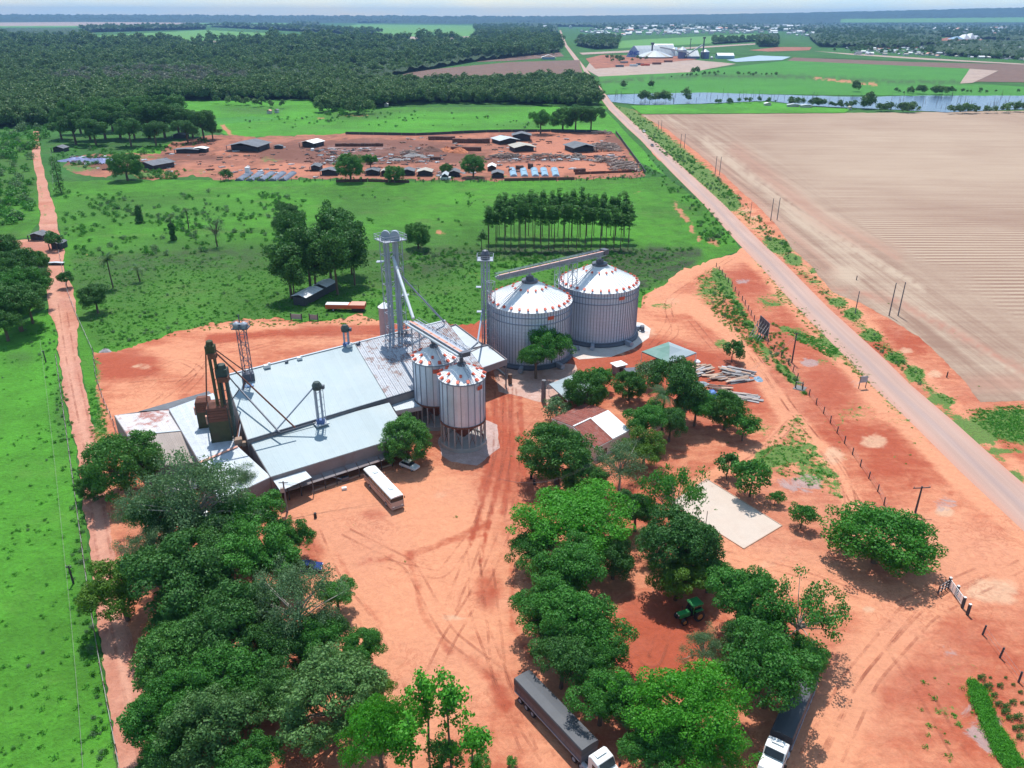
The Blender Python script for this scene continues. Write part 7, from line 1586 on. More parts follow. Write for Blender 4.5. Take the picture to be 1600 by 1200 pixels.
# car
c = P(481, 886, .6); car = empty('car', (c.x, c.y, 0), .05, 'dark blue car half hidden under the trees at the yard edge', 'car')
def carbody(o, mat, L_=4.3, W=1.75):
    prof = [(-L_ / 2, .35), (-L_ / 2, .9), (-L_ / 2 + .5, 1.0), (L_ / 2 - 1.0, .95), (L_ / 2 - .1, .8), (L_ / 2, .6), (L_ / 2, .35)]
    mb = MB(); vs = [(x, s * W / 2, z) for s in (-1, 1) for x, z in prof]; n = len(prof); mb.add(vs, [(i, (i + 1) % n, n + (i + 1) % n, n + i) for i in range(n)] + [tuple(range(n - 1, -1, -1)), tuple(range(n, 2 * n))]); bevel(mb.build('body', mat, o), .08)
    pr = [(-L_ / 2 + .35, .95), (-L_ / 2 + .8, 1.42), (L_ / 2 - 1.9, 1.44), (L_ / 2 - 1.15, .95)]
    mb = MB(); vs = [(x, s * (W / 2 - (.06 if z < 1.2 else .2)), z) for s in (-1, 1) for x, z in pr]; mb.add(vs, [(i, (i + 1) % 4, 4 + (i + 1) % 4, 4 + i) for i in range(4)] + [(3, 2, 1, 0), (4, 5, 6, 7)]); mb.build('windows', MT['glass'], o)
    bevel(MB().box((-.55, 0, 1.46), (1.7, W - .45, .06)).build('roof', mat, o), .03)
    for s in (-1, 1):
        for x in (-L_ / 2 + .75, L_ / 2 - .8): wheel(o, x, s * (W / 2 - .12), .32, .22)
        MB().box((L_ / 2 - .02, s * .6, .7), (.08, .35, .14)).build('headlight', MT['white'], o)
carbody(car, MT['blue_car'], 4.6, 1.85)
for x, y, lb, mt in ((1019, 229, 'little grey car driving on the paved road beside the brickyard', MT['galv_dark']), (1006, 207, 'white speck of a car farther along the paved road', MT['white']), (66, 422, 'dark vehicle parked beside the dirt road at the tree edge', MT['galv_dark'])):
    c = P(x, y); o = empty('car', (c.x, c.y, .25), ra, lb, 'car'); carbody(o, mt)
# white vehicle under the mango tree
c = P(640, 731); o = empty('van', (c.x, c.y, 0), -.6, 'small white vehicle in the shade under the round mango tree', 'van'); carbody(o, MT['white'], 4.0, 1.7)
# tractor
c = P(1077, 966); tr = empty('tractor', (c.x, c.y, 0), math.radians(205), 'green farm tractor with ochre wheels at the edge of the clearing', 'tractor')
bevel(MB().box((1.2, 0, 1.25), (2.0, .85, .8)).build('bonnet', MT['tractor'], tr), .12); MB().box((2.15, 0, 1.2), (.12, .8, .6)).build('grille', MT['black'], tr)
MB().box((-.2, 0, .95), (2.4, .7, .6)).build('frame', MT['black'], tr)
MB().box((-.7, 0, 2.0), (1.5, 1.4, 1.3)).build('cab_glass', MT['glass'], tr); bevel(MB().box((-.7, 0, 2.78), (1.9, 1.75, .22)).build('cab_roof', MT['tractor'], tr), .1)
for s_ in (-1, 1):
    wheel(tr, -.95, s_ * .95, .85, .48, 'yellow'); wheel(tr, 1.55, s_ * .85, .55, .34, 'yellow'); MB().box((-.9, s_ * .85, 1.85), (1.3, .5, .1)).build('mudguard', MT['tractor'], tr); MB().box((2.2, s_ * .25, 1.5), (.06, .2, .14)).build('headlight', MT['white'], tr)
    for x in (-.05, -1.4): MB().beam((x, s_ * .72, 1.3), (x, s_ * .72, 2.75), .08).build('cab_pillar', MT['tractor'], tr)
MB().tube((1.3, -.3, 1.6), (1.3, -.3, 2.5), .05).build('exhaust', MT['black'], tr)
# old orange trailer in the grass
c = P(538, 485); o = empty('trailer', (c.x, c.y, 0), -.03, 'long orange sided trailer with white and orange cover in the grass', 'trailer')
MB().box((-1.2, 0, 1.5), (8.2, 2.5, 1.2)).build('box', MT['orange'], o); MB().box((-1.9, 0, 2.14), (6.8, 2.4, .1)).build('cover', MT['white'], o); MB().box((4.2, -.1, 1.6), (4.6, 2.9, 1.1)).build('front_box', MT['orange'], o)
mb = MB(); mb.slab([(1.9, -1.6, 2.25), (6.6, -1.6, 2.25), (6.4, 1.6, 2.35), (2.1, 1.6, 2.35)], .12); mb.build('front_cover', MT['orange_pale'], o); MB().box((4.4, -.6, .7), (3.6, 2.0, .9)).build('undercarriage', MT['black'], o)
for x in (-3, 3.2, 5.0):
    for s_ in (-1, 1): wheel(o, x, s_ * 1.0, .5, .3)
# long white shed in the grove
a, b = P(466, 463, 3.0), P(516, 437, 3.0); c, hd = place(a, b); L_ = (b - a).length
o = empty('long_shed', (c.x, c.y, 0), hd, 'long low shed with broken white roof under the grove trees', 'shed')
MB().box((0, 0, 1.3), (L_, 4.0, 2.6)).build('wall', MT['wall_dark'], o)
n = 11
for i in range(n):
    if i in (6,): continue
    for s_ in (-1, 1): mb = MB(); x0 = -L_ / 2 + L_ * i / n; x1 = x0 + L_ / n * .9; mb.slab([(x0, 0, 3.5), (x1, 0, 3.5), (x1, s_ * 2.7, 2.8), (x0, s_ * 2.7, 2.8)] if s_ < 0 else [(x0, s_ * 2.7, 2.8), (x1, s_ * 2.7, 2.8), (x1, 0, 3.5), (x0, 0, 3.5)], .08); mb.build('roof_sheet', MT['roof_bright'], o)
# old yard gates
for k, (xa, xb, y) in enumerate(((455, 472, 498), (484, 497, 499))):
    a, b = P(xa, y + 2), P(xb, y + 3); o = empty('panel_gate', a, 0, ('wider' if k == 0 else 'narrower') + ' pale board gate at the rear yard edge near the trailer', 'gate')
    MB().wall(a, b, .4, 1.9, t=.08).build('board_panel', MT['wood_grey'], o, world=True)
    for p in (a, b): MB().box((p.x, p.y, 1.1), (.25, .25, 2.2)).build('post', MT['pole'], o, world=True)
# clutter by the rail
c = P(540, 752); o = empty('grain_auger', c, .4, 'small grey auger machine lying beside the loading rail', 'machine'); MB().box((0, 0, .6), (1.4, .7, .8)).build('motor', MT['galv_dark'], o); MB().tube((-.4, 0, .5), (-2.2, .6, 1.2), .15).build('tube', MT['galv'], o); wheel(o, .4, .5, .35, .15)
c = P(538, 765); tag(MB().box(c + Vector((0, 0, .25)), (.9, .6, .5), .3).build('crate', MT['white'], None, loc=c), 'white crate on the ground near the grey auger', 'crate')
c = P(493, 809); tag(MB().tube(c, c + Vector((0, 0, 1.0)), .28, .25, 10).build('drum', MT['black'], None, loc=c), 'black drum standing alone on the red yard', 'drum')
for x, y in ((830, 748), (835, 757)):
    c = P(x, y); tag(MB().box(c + Vector((0, 0, .5)), (.5, .5, 1.0)).build('gate_post', MT['black'], None, loc=c), 'short dark post in the shade below the large mango tree' if x == 830 else 'second short dark post nearer the open yard below the large mango', 'post')
# aeration fan on slab, rock
c = P(1003, 518); o = empty('fan_unit', c, 0, 'grey fan machine standing on the white slab beside the big silo', 'machine'); MB().tube((-.4, 0, 1.0), (.5, 0, 1.0), .9, .9, 14).build('housing', MT['galv_dark'], o); MB().box((0, 0, .2), (1.6, 1.2, .4)).build('base', MT['galv'], o)
c = P(1128, 570); o = empty('water_tank', P(1089, 569), 0, 'small white tank beside the pyramid tent', 'tank'); MB().lathe((0, 0, 0), [(.7, 0), (.85, .8), (.3, 1.2), (.1, 1.2)], 14).build('body', MT['white'], o)
for (x, y, s) in ((1024, 590, .5), (785, 0, 0)):
    pass
# ================================================================ timber, poles, fences, brickyard, far plant, town
def board_pile(x, y, px_w, px_h, n, ang, label, mats, Lr=(3, 7), z=.5, cat='timber pile'):
    c = P(x, y); o = empty('timber_pile', c, 0, label, cat); d = (c - cam.location).length / FPX; W = px_w * d; H = px_h * d / .42
    for i in range(n):
        L_ = random.uniform(*Lr); a = ang + random.gauss(0, .14); px_, py_ = random.uniform(-W / 2, W / 2), random.uniform(-H / 2, H / 2); zz = .1 + random.uniform(0, z)
        mb = MB(); mb.box((0, 0, 0), (L_, random.uniform(.3, .95), .12)); q = mb.build('board', mats[i % len(mats)], o); q.location = (px_, py_, zz); q.rotation_euler = (random.uniform(-.06, .06), random.uniform(-.05, .05), a)
board_pile(1098, 581, 26, 14, 30, .55, 'pile of pale brown boards nearest the pyramid tent', [MT['wood_pale'], MT['wood_grey'], MT['wood_pale']], (2, 4.5), z=.8)
board_pile(1122, 591, 30, 9, 20, .35, 'spread of pale boards in the middle of the timber yard', [MT['wood_pale'], MT['wood_grey'], MT['wood']], (2, 5))
board_pile(1152, 582, 34, 12, 26, -.55, 'grey and white planks stacked at the right of the timber yard', [MT['wood_grey'], MT['wood_grey'], MT['roof_white'], MT['wood_pale'], MT['wood_grey']], (2.5, 5), z=.6)
board_pile(1150, 595, 20, 6, 10, .3, 'a few scattered pale planks below the grey stack', [MT['wood_grey'], MT['wood_pale'], MT['roof_white']])
board_pile(1124, 609, 26, 8, 18, -.2, 'jumble of short reddish boards below the pale spread', [MT['wood_pale'], MT['rust'], MT['wood']], (1.5, 3.5))
board_pile(1163, 622, 26, 9, 20, -.35, 'stack of pale grey planks nearest the dirt track', [MT['wood_grey'], MT['roof_beige']], (3, 5), z=.6)
def tarp_heap(x, y, rx, ry, h, label, mat):
    mb = MB(); n = 10; vs = []; c = P(x, y); d = (c - cam.location).length / FPX
    for j in range(n + 1):
        for i in range(n + 1):
            u, v = i / n * 2 - 1, j / n * 2 - 1; r2 = u * u * .9 + v * v * .9; vs.append((c.x + u * rx * d, c.y + v * ry * d / .42, max(.02, h * (1 - r2)) * random.uniform(.6, 1.1)))
    mb.add(vs, [(j * (n + 1) + i, j * (n + 1) + i + 1, (j + 1) * (n + 1) + i + 1, (j + 1) * (n + 1) + i) for j in range(n) for i in range(n)]); return tag(mb.build('tarpaulin', mat, None, loc=c), label, 'tarpaulin')
tarp_heap(1112, 617, 10, 6, 1.2, 'bright blue tarpaulin over a heap in the timber yard', MT['blue_tarp'])
tarp_heap(1094, 601, 15, 3, .9, 'pale blue sheeting above the wide dark tree', MT['roof_blue'])
tarp_heap(1185, 593, 6, 4, .8, 'small grey blue heap at the right end of the timber yard', MT['tunnel'])
# billboard
b = P(1190, 532); bz = zat(b, 500)
o = empty('billboard', b, 0, 'large dark backed billboard on pale braces beside the fence', 'billboard')
a, c = P(1184, 524), P(1199, 531); MB().wall(a, c, 1.0, bz, 1.0, bz - 1.2, .15).build('panel', MT['galv_dark'], o, world=True)
for k in range(5): f = k / 4; p = a.lerp(c, f); q = p + Vector((-2.6, -1.0, 0)); MB().beam((p.x, p.y, bz - 1.0 - f), (q.x, q.y, 0), .14).build('brace', MT['wood_grey'], o, world=True); MB().beam((p.x, p.y, 0), (p.x, p.y, bz - .3 - f * .9), .18).build('post', MT['wood_grey'], o, world=True)
MB().beam(a + Vector((-1.4, -.5, bz * .55)), c + Vector((-1.4, -.5, bz * .5)), .12).build('rail', MT['wood_grey'], o, world=True)
b = P(1347, 607); o = empty('sign_frame', b, math.radians(12), 'small grey sign panel on two posts beside the paved road', 'sign'); bz = zat(b, 588)
MB().box((0, 0, bz * .75), (1.9, .1, bz * .5)).build('panel', MT['galv'], o)
for s_ in (-.9, .9): MB().beam((s_, .08, 0), (s_, .08, bz), .14).build('post', MT['pole'], o)
b = P(1248, 608); o = empty('small_gate', b, math.radians(-35), 'little dark frame in the fence line by the forked track', 'gate')
for s_ in (-.8, .8): MB().beam((s_, 0, 0), (s_, 0, 1.7), .25).build('post', MT['pole'], o)
MB().beam((-.8, 0, 1.7), (.8, 0, 1.7), .2).build('beam', MT['wood_grey'], o); MB().box((.1, .5, .12), (2.6, 2.6, .1)).build('grid', MT['wood_grey'], o)
# utility poles
def pole(x, y, ytop, label, arm=1.6, group=None, mat='pole', r=.17, rz=None):
    b = P(x, y); h = zat(b, ytop); o = empty('utility_pole', b, rz if rz is not None else ra + math.pi / 2, label, 'utility pole', group)
    MB().tube((0, 0, -.1), (0, 0, h), r, r * .7, 8).build('pole', MT[mat], o)
    if arm:
        MB().beam((-arm / 2, 0, h - .3), (arm / 2, 0, h - .3), .14).build('crossarm', MT[mat], o)
        for s_ in (-.9, 0, .9): MB().tube((s_ * arm / 2, 0, h - .22), (s_ * arm / 2, 0, h + .08), .06, .06, 6).build('insulator', MT['wood_grey'], o)
    return o, h
pole(1430, 801, 760, 'dark pole with wide crossarm behind the big lone tree', 3.2, rz=.1, r=.2)
pole(1237, 567, 520, 'dark pole with grey foot standing by the fence beside the red puddle', 1.2, r=.22)
pole(115, 912, 884, 'short dark pole in the bright green field at the left', .8)
pole(72, 566, 548, 'small pole in the green field beside the dirt road bend', .6)
pole(1336, 490, 455, 'single grey pole on the verge left of the nearest pole pair', .0, mat='pole_grey')
pole(1171, 346, 315, 'single thin pole on the verge left of the second pole pair', .0, mat='pole_grey', r=.12)
PP = []
for i, (x1, y1, t1, x2, y2, t2) in enumerate([(1389, 494, 442, 1403, 494, 441), (1204, 345, 310, 1214, 344, 309), (1117, 274, 244, 1124, 274, 245), (1063, 231, 209, 1069, 232, 209), (1028, 205, 188, 1033, 205, 188)]):
    nm = ('nearest', 'second nearest', 'third nearest', 'fourth nearest', 'farthest')[i]
    for k, (x, y, t_y) in enumerate(((x1, y1, t1), (x2, y2, t2))):
        pole(x, y, t_y, '%s pole of the %s pair along the field edge' % (('left', 'right')[k], nm), 0, 'pole pairs along the harvested field', 'pole_grey', .2)
for x, y, lb in ((1479, 590, 'short dark post at the field edge near the verge bushes'), (1338, 438, 'tiny post beside the nearest pole pair'), (1402 + 200, 640, '')):
    if lb: b = P(x, y); tag(MB().tube(b, b + Vector((0, 0, 1.6)), .16, .14, 7).build('field_post', MT['pole'], None, loc=b), lb, 'post')
# wires along the left field
def wire(pts, label, sag=1.0, r=.02):
    mb = MB(); 
    for a, b in zip(pts[:-1], pts[1:]):
        q = [a.lerp(b, f / 10) - Vector((0, 0, sag * 4 * (f / 10) * (1 - f / 10))) for f in range(11)]; mb.path(q, [r] * 11, 3)
    return tag(mb.build('power_wire', MT['wood_grey'], None, loc=pts[0]), label, 'wire')
h_ = Vector((0, 0, 6.3)); wire([P(72, 566) + h_, P(115, 912) + h_, P(155, 1330) + h_], 'thin power wire above the green field at the left', 1.2)
for k in range(3):
    h_ = Vector((.5 * k, 0, 7.6)); wire([P(780, 800) + h_ * .9, P(900, 790) + h_, P(1238, 567) + h_], ('upper', 'middle', 'lower')[k] + ' thin wire crossing above the central trees', 1.6, .015)
# fences
def fence(pts, n, label, mat='pole', h=1.5, r=.10, spacing=None, wires=3, taper=None):
    o = empty('fence', P(*pts[0]), 0, label, 'fence'); ln = densify(pts, 2, 0, closed=False); w = [P(x, y) for x, y in ln]; L_ = [0]
    for a, b in zip(w[:-1], w[1:]): L_.append(L_[-1] + (b - a).length)
    tops = []
    for i in range(n):
        s = L_[-1] * i / (n - 1); j = min(len(w) - 2, int(np.searchsorted(L_, s, 'right') - 1)); f = (s - L_[j]) / max(1e-6, L_[j + 1] - L_[j]); p = w[j].lerp(w[j + 1], f); hh = h * random.uniform(.9, 1.08)
        q = MB().tube((0, 0, -.1), (0, 0, hh), r, r * .9, 6).build('post', MT[mat], o); q.location = p - o.location; q.rotation_euler = (random.uniform(-.05, .05), random.uniform(-.05, .05), 0); tops.append(p)
    for k in range(wires):
        mb = MB(); z = h * (k + 1) / (wires + .4); mb.path([p + Vector((0, 0, z)) for p in tops], [.018] * n, 3); mb.build('wire', MT['wood_grey'], o, world=True)
fence([(1119, 417), (1160, 470), (1201, 541), (1234, 572), (1249, 600), (1267, 622), (1291, 652), (1311, 682), (1330, 708), (1349, 736), (1371, 768), (1400, 830), (1440, 890)], 38, 'fence of dark posts between the dirt track and the paved road', h=1.7, r=.13)
fence([(1535, 992), (1556, 1020), (1582, 1055), (1625, 1110)], 4, 'widely spaced dark posts right of the entrance gate', h=1.9, r=.15, wires=2)
fence([(146, 552), (150, 590), (163, 630), (180, 668), (190, 720)], 16, 'dark post fence on the right side of the dirt road', h=1.5)
fence([(92, 395), (105, 455), (118, 490), (146, 552)], 16, 'fence between the dirt road and the meadow', h=1.3, mat='wood_grey', r=.08)
fence([(88, 560), (105, 680), (120, 790), (135, 900), (150, 1000), (170, 1110), (190, 1215), (200, 1300)], 40, 'fence along the left side of the long dirt road', h=1.4, mat='wood', r=.09)
fence([(345, 283), (500, 283), (640, 285), (780, 285), (880, 284), (1008, 278)], 56, 'fence along the front of the brickyard', h=1.8, r=.14, wires=2)
fence([(84, 300), (80, 240)], 10, 'fence beside the far part of the dirt road', h=1.4)
# walls of the brickyard
def wall_px(pts, h, label, mat, t=.25):
    w = [P(x, y) for x, y in pts]; o = empty('yard_wall', w[0], 0, label, 'wall')
    for a, b in zip(w[:-1], w[1:]):
        k = max(1, int((b - a).length / 9))
        for i in range(k): MB().wall(a.lerp(b, i / k), a.lerp(b, (i + .985) / k), 0, h * random.uniform(.93, 1.05), t=t).build('wall_section', MT[mat], o, world=True)
wall_px([(540, 210), (650, 212), (760, 207), (860, 206), (935, 207)], 2.0, 'dark wall along the back of the brickyard', 'wall_dark')
wall_px([(788, 283), (898, 281)], 1.6, 'brown wall in front of the blue tunnels', 'brick_dark'); wall_px([(898, 273), (995, 269)], 1.4, 'brown wall right of the blue tunnels', 'brick_dark')
wall_px([(962, 208), (985, 240), (1008, 272)], 2.2, 'dark green screen wall at the right end of the brickyard', 'dark_green')
wall_px([(525, 285), (575, 284), (640, 286)], 1.5, 'low red wall below the brickyard sheds', 'brick_dark')
# entrance gate
G0 = P(1483, 926); G1 = P(1508, 955); GL = P(1466, 928)
o = empty('entrance_gate', G0, 0, 'white railed entrance gate with thick dark posts', 'gate')
gp = [P(1481, 919), P(1493, 932), P(1503, 950), P(1511, 961)]
for i, p in enumerate(gp): hh = 2.0; MB().box((p.x, p.y, hh / 2), (.34, .34, hh)).build('post', MT['pole'], o, world=True); MB().box((p.x, p.y, hh + .04), (.36, .36, .08)).build('post_cap', MT['white'], o, world=True)
for a, b in ((gp[0], gp[2]),):
    for k in range(5): z = .45 + k * .33; MB().beam((a.x, a.y, z), (b.x, b.y, z), .09).build('rail', MT['white'], o, world=True)
    for f in (.25, .5, .75): p = a.lerp(b, f); MB().beam((p.x, p.y, .4), (p.x, p.y, 1.8), .08).build('upright', MT['white'], o, world=True)
o2 = empty('gate_wing', GL, 0, 'open pale wing rails left of the entrance gate', 'gate')
a, b = P(1465, 929), gp[0]
for z in (.5, 1.0, 1.6): MB().beam((a.x, a.y, z), (b.x, b.y, z), .09).build('rail', MT['wood_grey'], o2, world=True)
for f in (0, .35, .7): p = a.lerp(b, f); MB().beam((p.x, p.y, 0), (p.x, p.y, 1.7), .16).build('post', MT['pole'], o2, world=True)
# court net posts and border
o = empty('court_border', P(1162, 858), 0, 'pale plank border around the sand court', 'border')
cc = [(1104, 749), (1222, 822), (1162, 858), (1048, 786)]
for i in range(4):
    a, b = P(*cc[i]), P(*cc[(i + 1) % 4]); MB().wall(a, b, 0, .16, t=.14).build('plank', MT['wood_pale'], o, world=True)
for x, y, lb in ((1103, 818, 'thin net post at the lower edge of the sand court'), (1168, 772, 'thin net post at the far edge of the sand court')):
    b = P(x, y); tag(MB().tube(b, b + Vector((0, 0, 2.6)), .07, .06, 7).build('net_post', MT['wood_grey'], None, loc=b), lb, 'post')

# ---- brickyard sheds
def shed(x0, x1, ye, yr, label, roofm='roof_grey', wallm='wall_dark', h=3.2, rise=1.4, dep=None, rz=0.0, name='shed', n=6, post=True):
    """ridge runs away from or along the picture; x0..x1 and the ground row ye of the front, roof top row yr"""
    a, b = P(x0, ye), P(x1, ye); W = (b - a).length; c = (a + b) / 2; dep = dep or W * .8
    c = c + Vector((0, dep / 2, 0)); o = empty(name, c, rz, label, 'shed')
    MB().box((0, dep * .1, h / 2), (W * .9, dep * .7, h)).build('wall', MT[wallm], o)
    for s_ in (-1, 1):
        for i in range(n):
            y0 = -dep / 2 + dep * i / n; y1 = y0 + dep / n * .985; mb = MB()
            q = [(0, y0, h + rise), (0, y1, h + rise), (s_ * W / 2 * 1.05, y1, h), (s_ * W / 2 * 1.05, y0, h)]; mb.slab(q if s_ > 0 else q[::-1], .1)
            mm = mb.build('roof_sheet', MT[roofm], o)
            for p_ in mm.data.polygons: pass
    if post:
        for s_ in (-1, 1): MB().box((s_ * W * .48, -dep * .46, h / 2), (.3, .3, h)).build('post', MT['pole'], o)
    return o
shed(355, 408, 238, 218, 'large dark grey shed in the upper left of the brickyard', dep=22, h=3.5, rise=2.2, rz=-.15)
shed(214, 256, 266, 246, 'dark grey shed right of the bushy tree', dep=16, h=3.0, rise=1.6, rz=-.5)
shed(272, 310, 240, 229, 'long low grey shed with worn sheets left of its white neighbour', dep=7, h=2.4, rise=.6, rz=0); shed(300, 322, 239, 228, 'white roofed end of the long low shed', 'roof_bright', dep=7, h=2.6, rise=.7)
shed(470, 498, 231, 216, 'shed with bright white roof in the middle of the brickyard', 'roof_bright', dep=14, h=3.0, rise=1.4, rz=-.35); shed(428, 441, 233, 227, 'tiny dark hut left of the white roofed shed', dep=4, h=2.0, rise=.6)
shed(888, 928, 239, 220, 'blue grey shed at the right of the brickyard', 'roof_grey', dep=18, h=3.2, rise=2.0, rz=.35)
shed(800, 830, 221, 206, 'tall dark shed behind the tan roofed barn', dep=12, h=4.0, rise=1.6, wallm='wall_dark')
shed(772, 806, 226, 209, 'white grey barn roof left of the tan roofed barn', 'roof_white', dep=16, h=2.8, rise=1.5, rz=.45)
shed(798, 834, 238, 219, 'tan roofed barn beside the brick stacks', 'roof_tan', dep=15, h=3.0, rise=1.5, rz=.3)
for i, (x0, x1, y, yr, rm, lb) in enumerate([(500, 527, 275, 262, 'roof_grey', 'first small grey shed of the front row, leftmost'), (570, 592, 275, 262, 'roof_grey', 'small grey shed between two round trees of the front row'), (594, 606, 276, 265, 'roof_tan', 'little tan shed beside the fence tree'),
    (626, 647, 275, 262, 'roof_grey', 'grey shed right of the fence tree'), (651, 675, 276, 263, 'roof_tan', 'pale grey shed next along the front row'), (700, 718, 277, 264, 'roof_grey', 'low grey shed left of the large round tree'), (762, 775, 268, 254, 'roof_bright', 'white roofed hut left of the blue tunnels'), (768, 787, 279, 264, 'roof_grey', 'grey two tier hut beside the blue tunnels'), (484, 500, 268, 263, 'roof_grey', 'low shed behind the front row of the brickyard'),
    (226 + 42, 290, 217, 212, 'roof_grey', 'dark low shed at the edge of the dark wood'), (690, 700, 282, 276, 'roof_white', 'tiny pale hut at the front fence')]):
    shed(x0, x1, y, yr, lb, rm, h=2.5, rise=1.1, dep=9, n=4)
shed(80, 100, 238, 222, 'grey gabled hut below the dark wood', 'roof_grey', dep=8, h=2.4, rise=1.4)
for x, y, w, h, lb in ((696, 281, 16, 1.4, 'white vehicle like box beside the front fence'), (387, 273, 6, 4, 'small white tower box above the grey tunnels'), (488, 236, 4, 1.5, 'white pile sheet near the white roofed shed')):
    c = P(x, y); d = (c - cam.location).length / FPX; tag(bevel(MB().box(c + Vector((0, 1, h / 2)), (w * d, 3, h)).build('white_box', MT['white'], None, loc=c), .1), lb, 'box')
# brick stacks, each a thing
for i, (x, y, w, h, lb) in enumerate([(736, 224, 56, 3.2, 'large dark brick stack behind the tan barn'), (728, 236, 46, 2.6, 'dark brick stack in front of the large one'), (690, 219, 40, 2.6, 'low dark brick stack left of the large one'), (680, 250, 16, 1.8, 'small brick stack near the fence trees'), (812, 265, 12, 2.2, 'reddish brick stack behind the left blue tunnel'), (829, 264, 8, 3.0, 'tall narrow brick stack behind the blue tunnels'), (561, 229, 70, 2.2, 'long dark stack of burnt bricks in the middle of the brickyard'), (797, 268, 5, 1.4, 'tiny brick stack at the left blue tunnel'), (906, 269, 18, 1.8, 'mossy brick stack right of the blue tunnels')]):
    c = P(x, y); d = (c - cam.location).length / FPX; o = empty('brick_stack', c, random.uniform(-.05, .05), lb, 'brick stack'); W = w * d; k = max(3, int(W / 2.4))
    for j in range(k): MB().box((-W / 2 + W * (j + .5) / k, 1.5, h * random.uniform(.42, .5)), (W / k * .96, 3.0, h * random.uniform(.88, 1.0))).build('brick_block', MT['brick_dark'], o)
MB_ = None
# soil and ash mounds
def mound(x, y, rx, h, label, mat, n=14):
    c = P(x, y); d = (c - cam.location).length / FPX; R = rx * d; mb = MB(); vs = [(0, 0, h)]; m_ = 18; rg = 6; ph = random.random() * 6
    for j in range(1, rg + 1):
        for i in range(m_): a = 2 * math.pi * i / m_; r = R * j / rg * (1 + .18 * math.sin(3 * a + ph) + random.uniform(-.06, .06)); vs.append((math.cos(a) * r, math.sin(a) * r * .8, h * (1 - j / rg) ** .8 * random.uniform(.8, 1.15) if j < rg else 0))
    fs = [(0, 1 + i, 1 + (i + 1) % m_) for i in range(m_)] + [(1 + (j - 1) * m_ + i, 1 + j * m_ + i, 1 + j * m_ + (i + 1) % m_, 1 + (j - 1) * m_ + (i + 1) % m_) for j in range(1, rg) for i in range(m_)]
    mb.add(vs, fs); q = mb.build('mound', mat, None, loc=None); q.location = c; return tag(q, label, 'mound')
mound(718, 238, 15, 3.5, 'bright orange soil mound in front of the brick stacks', MT['mound']); mound(698, 236, 12, 3.0, 'orange soil mound left of the bright one', MT['mound']); mound(672, 236, 20, 3.0, 'brown soil mound in the middle of the brickyard', MT['brick_dark'])
mound(560, 243, 30, 2.0, 'wide brown mound of clay', MT['rust']); mound(610, 238, 34, 2.4, 'broad dark clay mound beside the brown one', MT['rust']); mound(645, 244, 18, 2.0, 'pale heap of sawmill waste', MT['wood_grey']); mound(620, 250, 14, 1.2, 'low grey ash heap', MT['wood_grey']); mound(160, 252, 26, 2.0, 'blue grey rubble heap near the dirt road', MT['silo_blue']); mound(120, 250, 22, 1.8, 'second blue grey rubble heap closest to the dirt road', MT['silo_blue'])
mound(165, 549, 8, .9, 'small dark rubble heap at the corner of the back yard', MT['wood_grey'])
# log piles
def logs(x, y, w, h, n, label):
    c = P(x, y); d = (c - cam.location).length / FPX; o = empty('log_pile', c, 0, label, 'log pile'); W = w * d; H = h * d / .28; lm = None
    for i in range(n):
        a = random.gauss(.6, .5); px_, py_ = random.uniform(-W / 2, W / 2), random.uniform(-H / 2, H / 2); e = 1 - (2 * px_ / W) ** 2 * .6 - (2 * py_ / H) ** 2 * .4
        if lm is None: lm = MB().tube((-2.6, 0, 0), (2.6, 0, 0), .32, .26, 6).build('log', MT['log'], o); q = lm
        else: q = dup(lm, (0, 0, 0), parent=o)
        q.location = (px_, py_, .4 + random.uniform(0, 2.6) * max(0, e)); q.rotation_euler = (0, random.uniform(-.2, .2), a)
logs(946, 232, 40, 18, 150, 'big tangled log pile right of the blue grey shed'); logs(975, 262, 40, 18, 130, 'log pile at the right corner of the brickyard'); logs(950, 252, 40, 8, 50, 'low dark log pile before the big one'); logs(940, 209, 24, 4, 30, 'small log pile near the paved road'); logs(905, 247, 14, 6, 30, 'stack of sawn logs in front of the blue grey shed'); logs(640, 240, 20, 5, 24, 'scattered logs in the middle of the brickyard')
for (x, y, w, lb) in ((790, 246, 40, 'long row of weathered lumber below the tan barn'), (860, 246, 60, 'row of pale lumber along the sawmill yard')): logs(x, y, w, 4, 40, lb)
# drying tunnels
def tunnels(xs, y0, y1, dx, w, matn, base):
    for i, x in enumerate(xs):
        a, b = P(x, y1), P(x + dx, y0); d = (b - a); L_ = d.length; wd = w * (a - cam.location).length / FPX; o = empty('drying_tunnel', a, math.atan2(d.y, d.x), base % ('first', 'second', 'third', 'fourth', 'fifth')[i], 'drying tunnel')
        mb = MB(); n = 8; vs = []
        for xx in np.linspace(0, L_, 7):
            for k in range(n + 1): aa = math.pi * k / n; vs.append((xx, math.cos(aa) * wd / 2, math.sin(aa) * wd * .28 + (.0)))
        mb.add(vs, [(i_ * (n + 1) + k, i_ * (n + 1) + k + 1, (i_ + 1) * (n + 1) + k + 1, (i_ + 1) * (n + 1) + k) for i_ in range(6) for k in range(n)] + [tuple(range(n + 1)), tuple(range(len(vs) - 1, len(vs) - n - 2, -1))]); q = mb.build('cover', MT[matn], o)
        for xx in (.3, L_ * .5, L_ - .3): MB().box((xx, 0, wd * .3), (.12, wd * .5, .15)).build('hoop', MT['wood_grey'], o)
tunnels([373, 390, 408, 425, 441], 271, 283, 17, 12, 'tunnel_grey', '%s grey drying tunnel from the left in the front row')
tunnels([803, 820, 837, 852, 869], 264, 276, -3, 11, 'tunnel', '%s blue drying tunnel from the left')
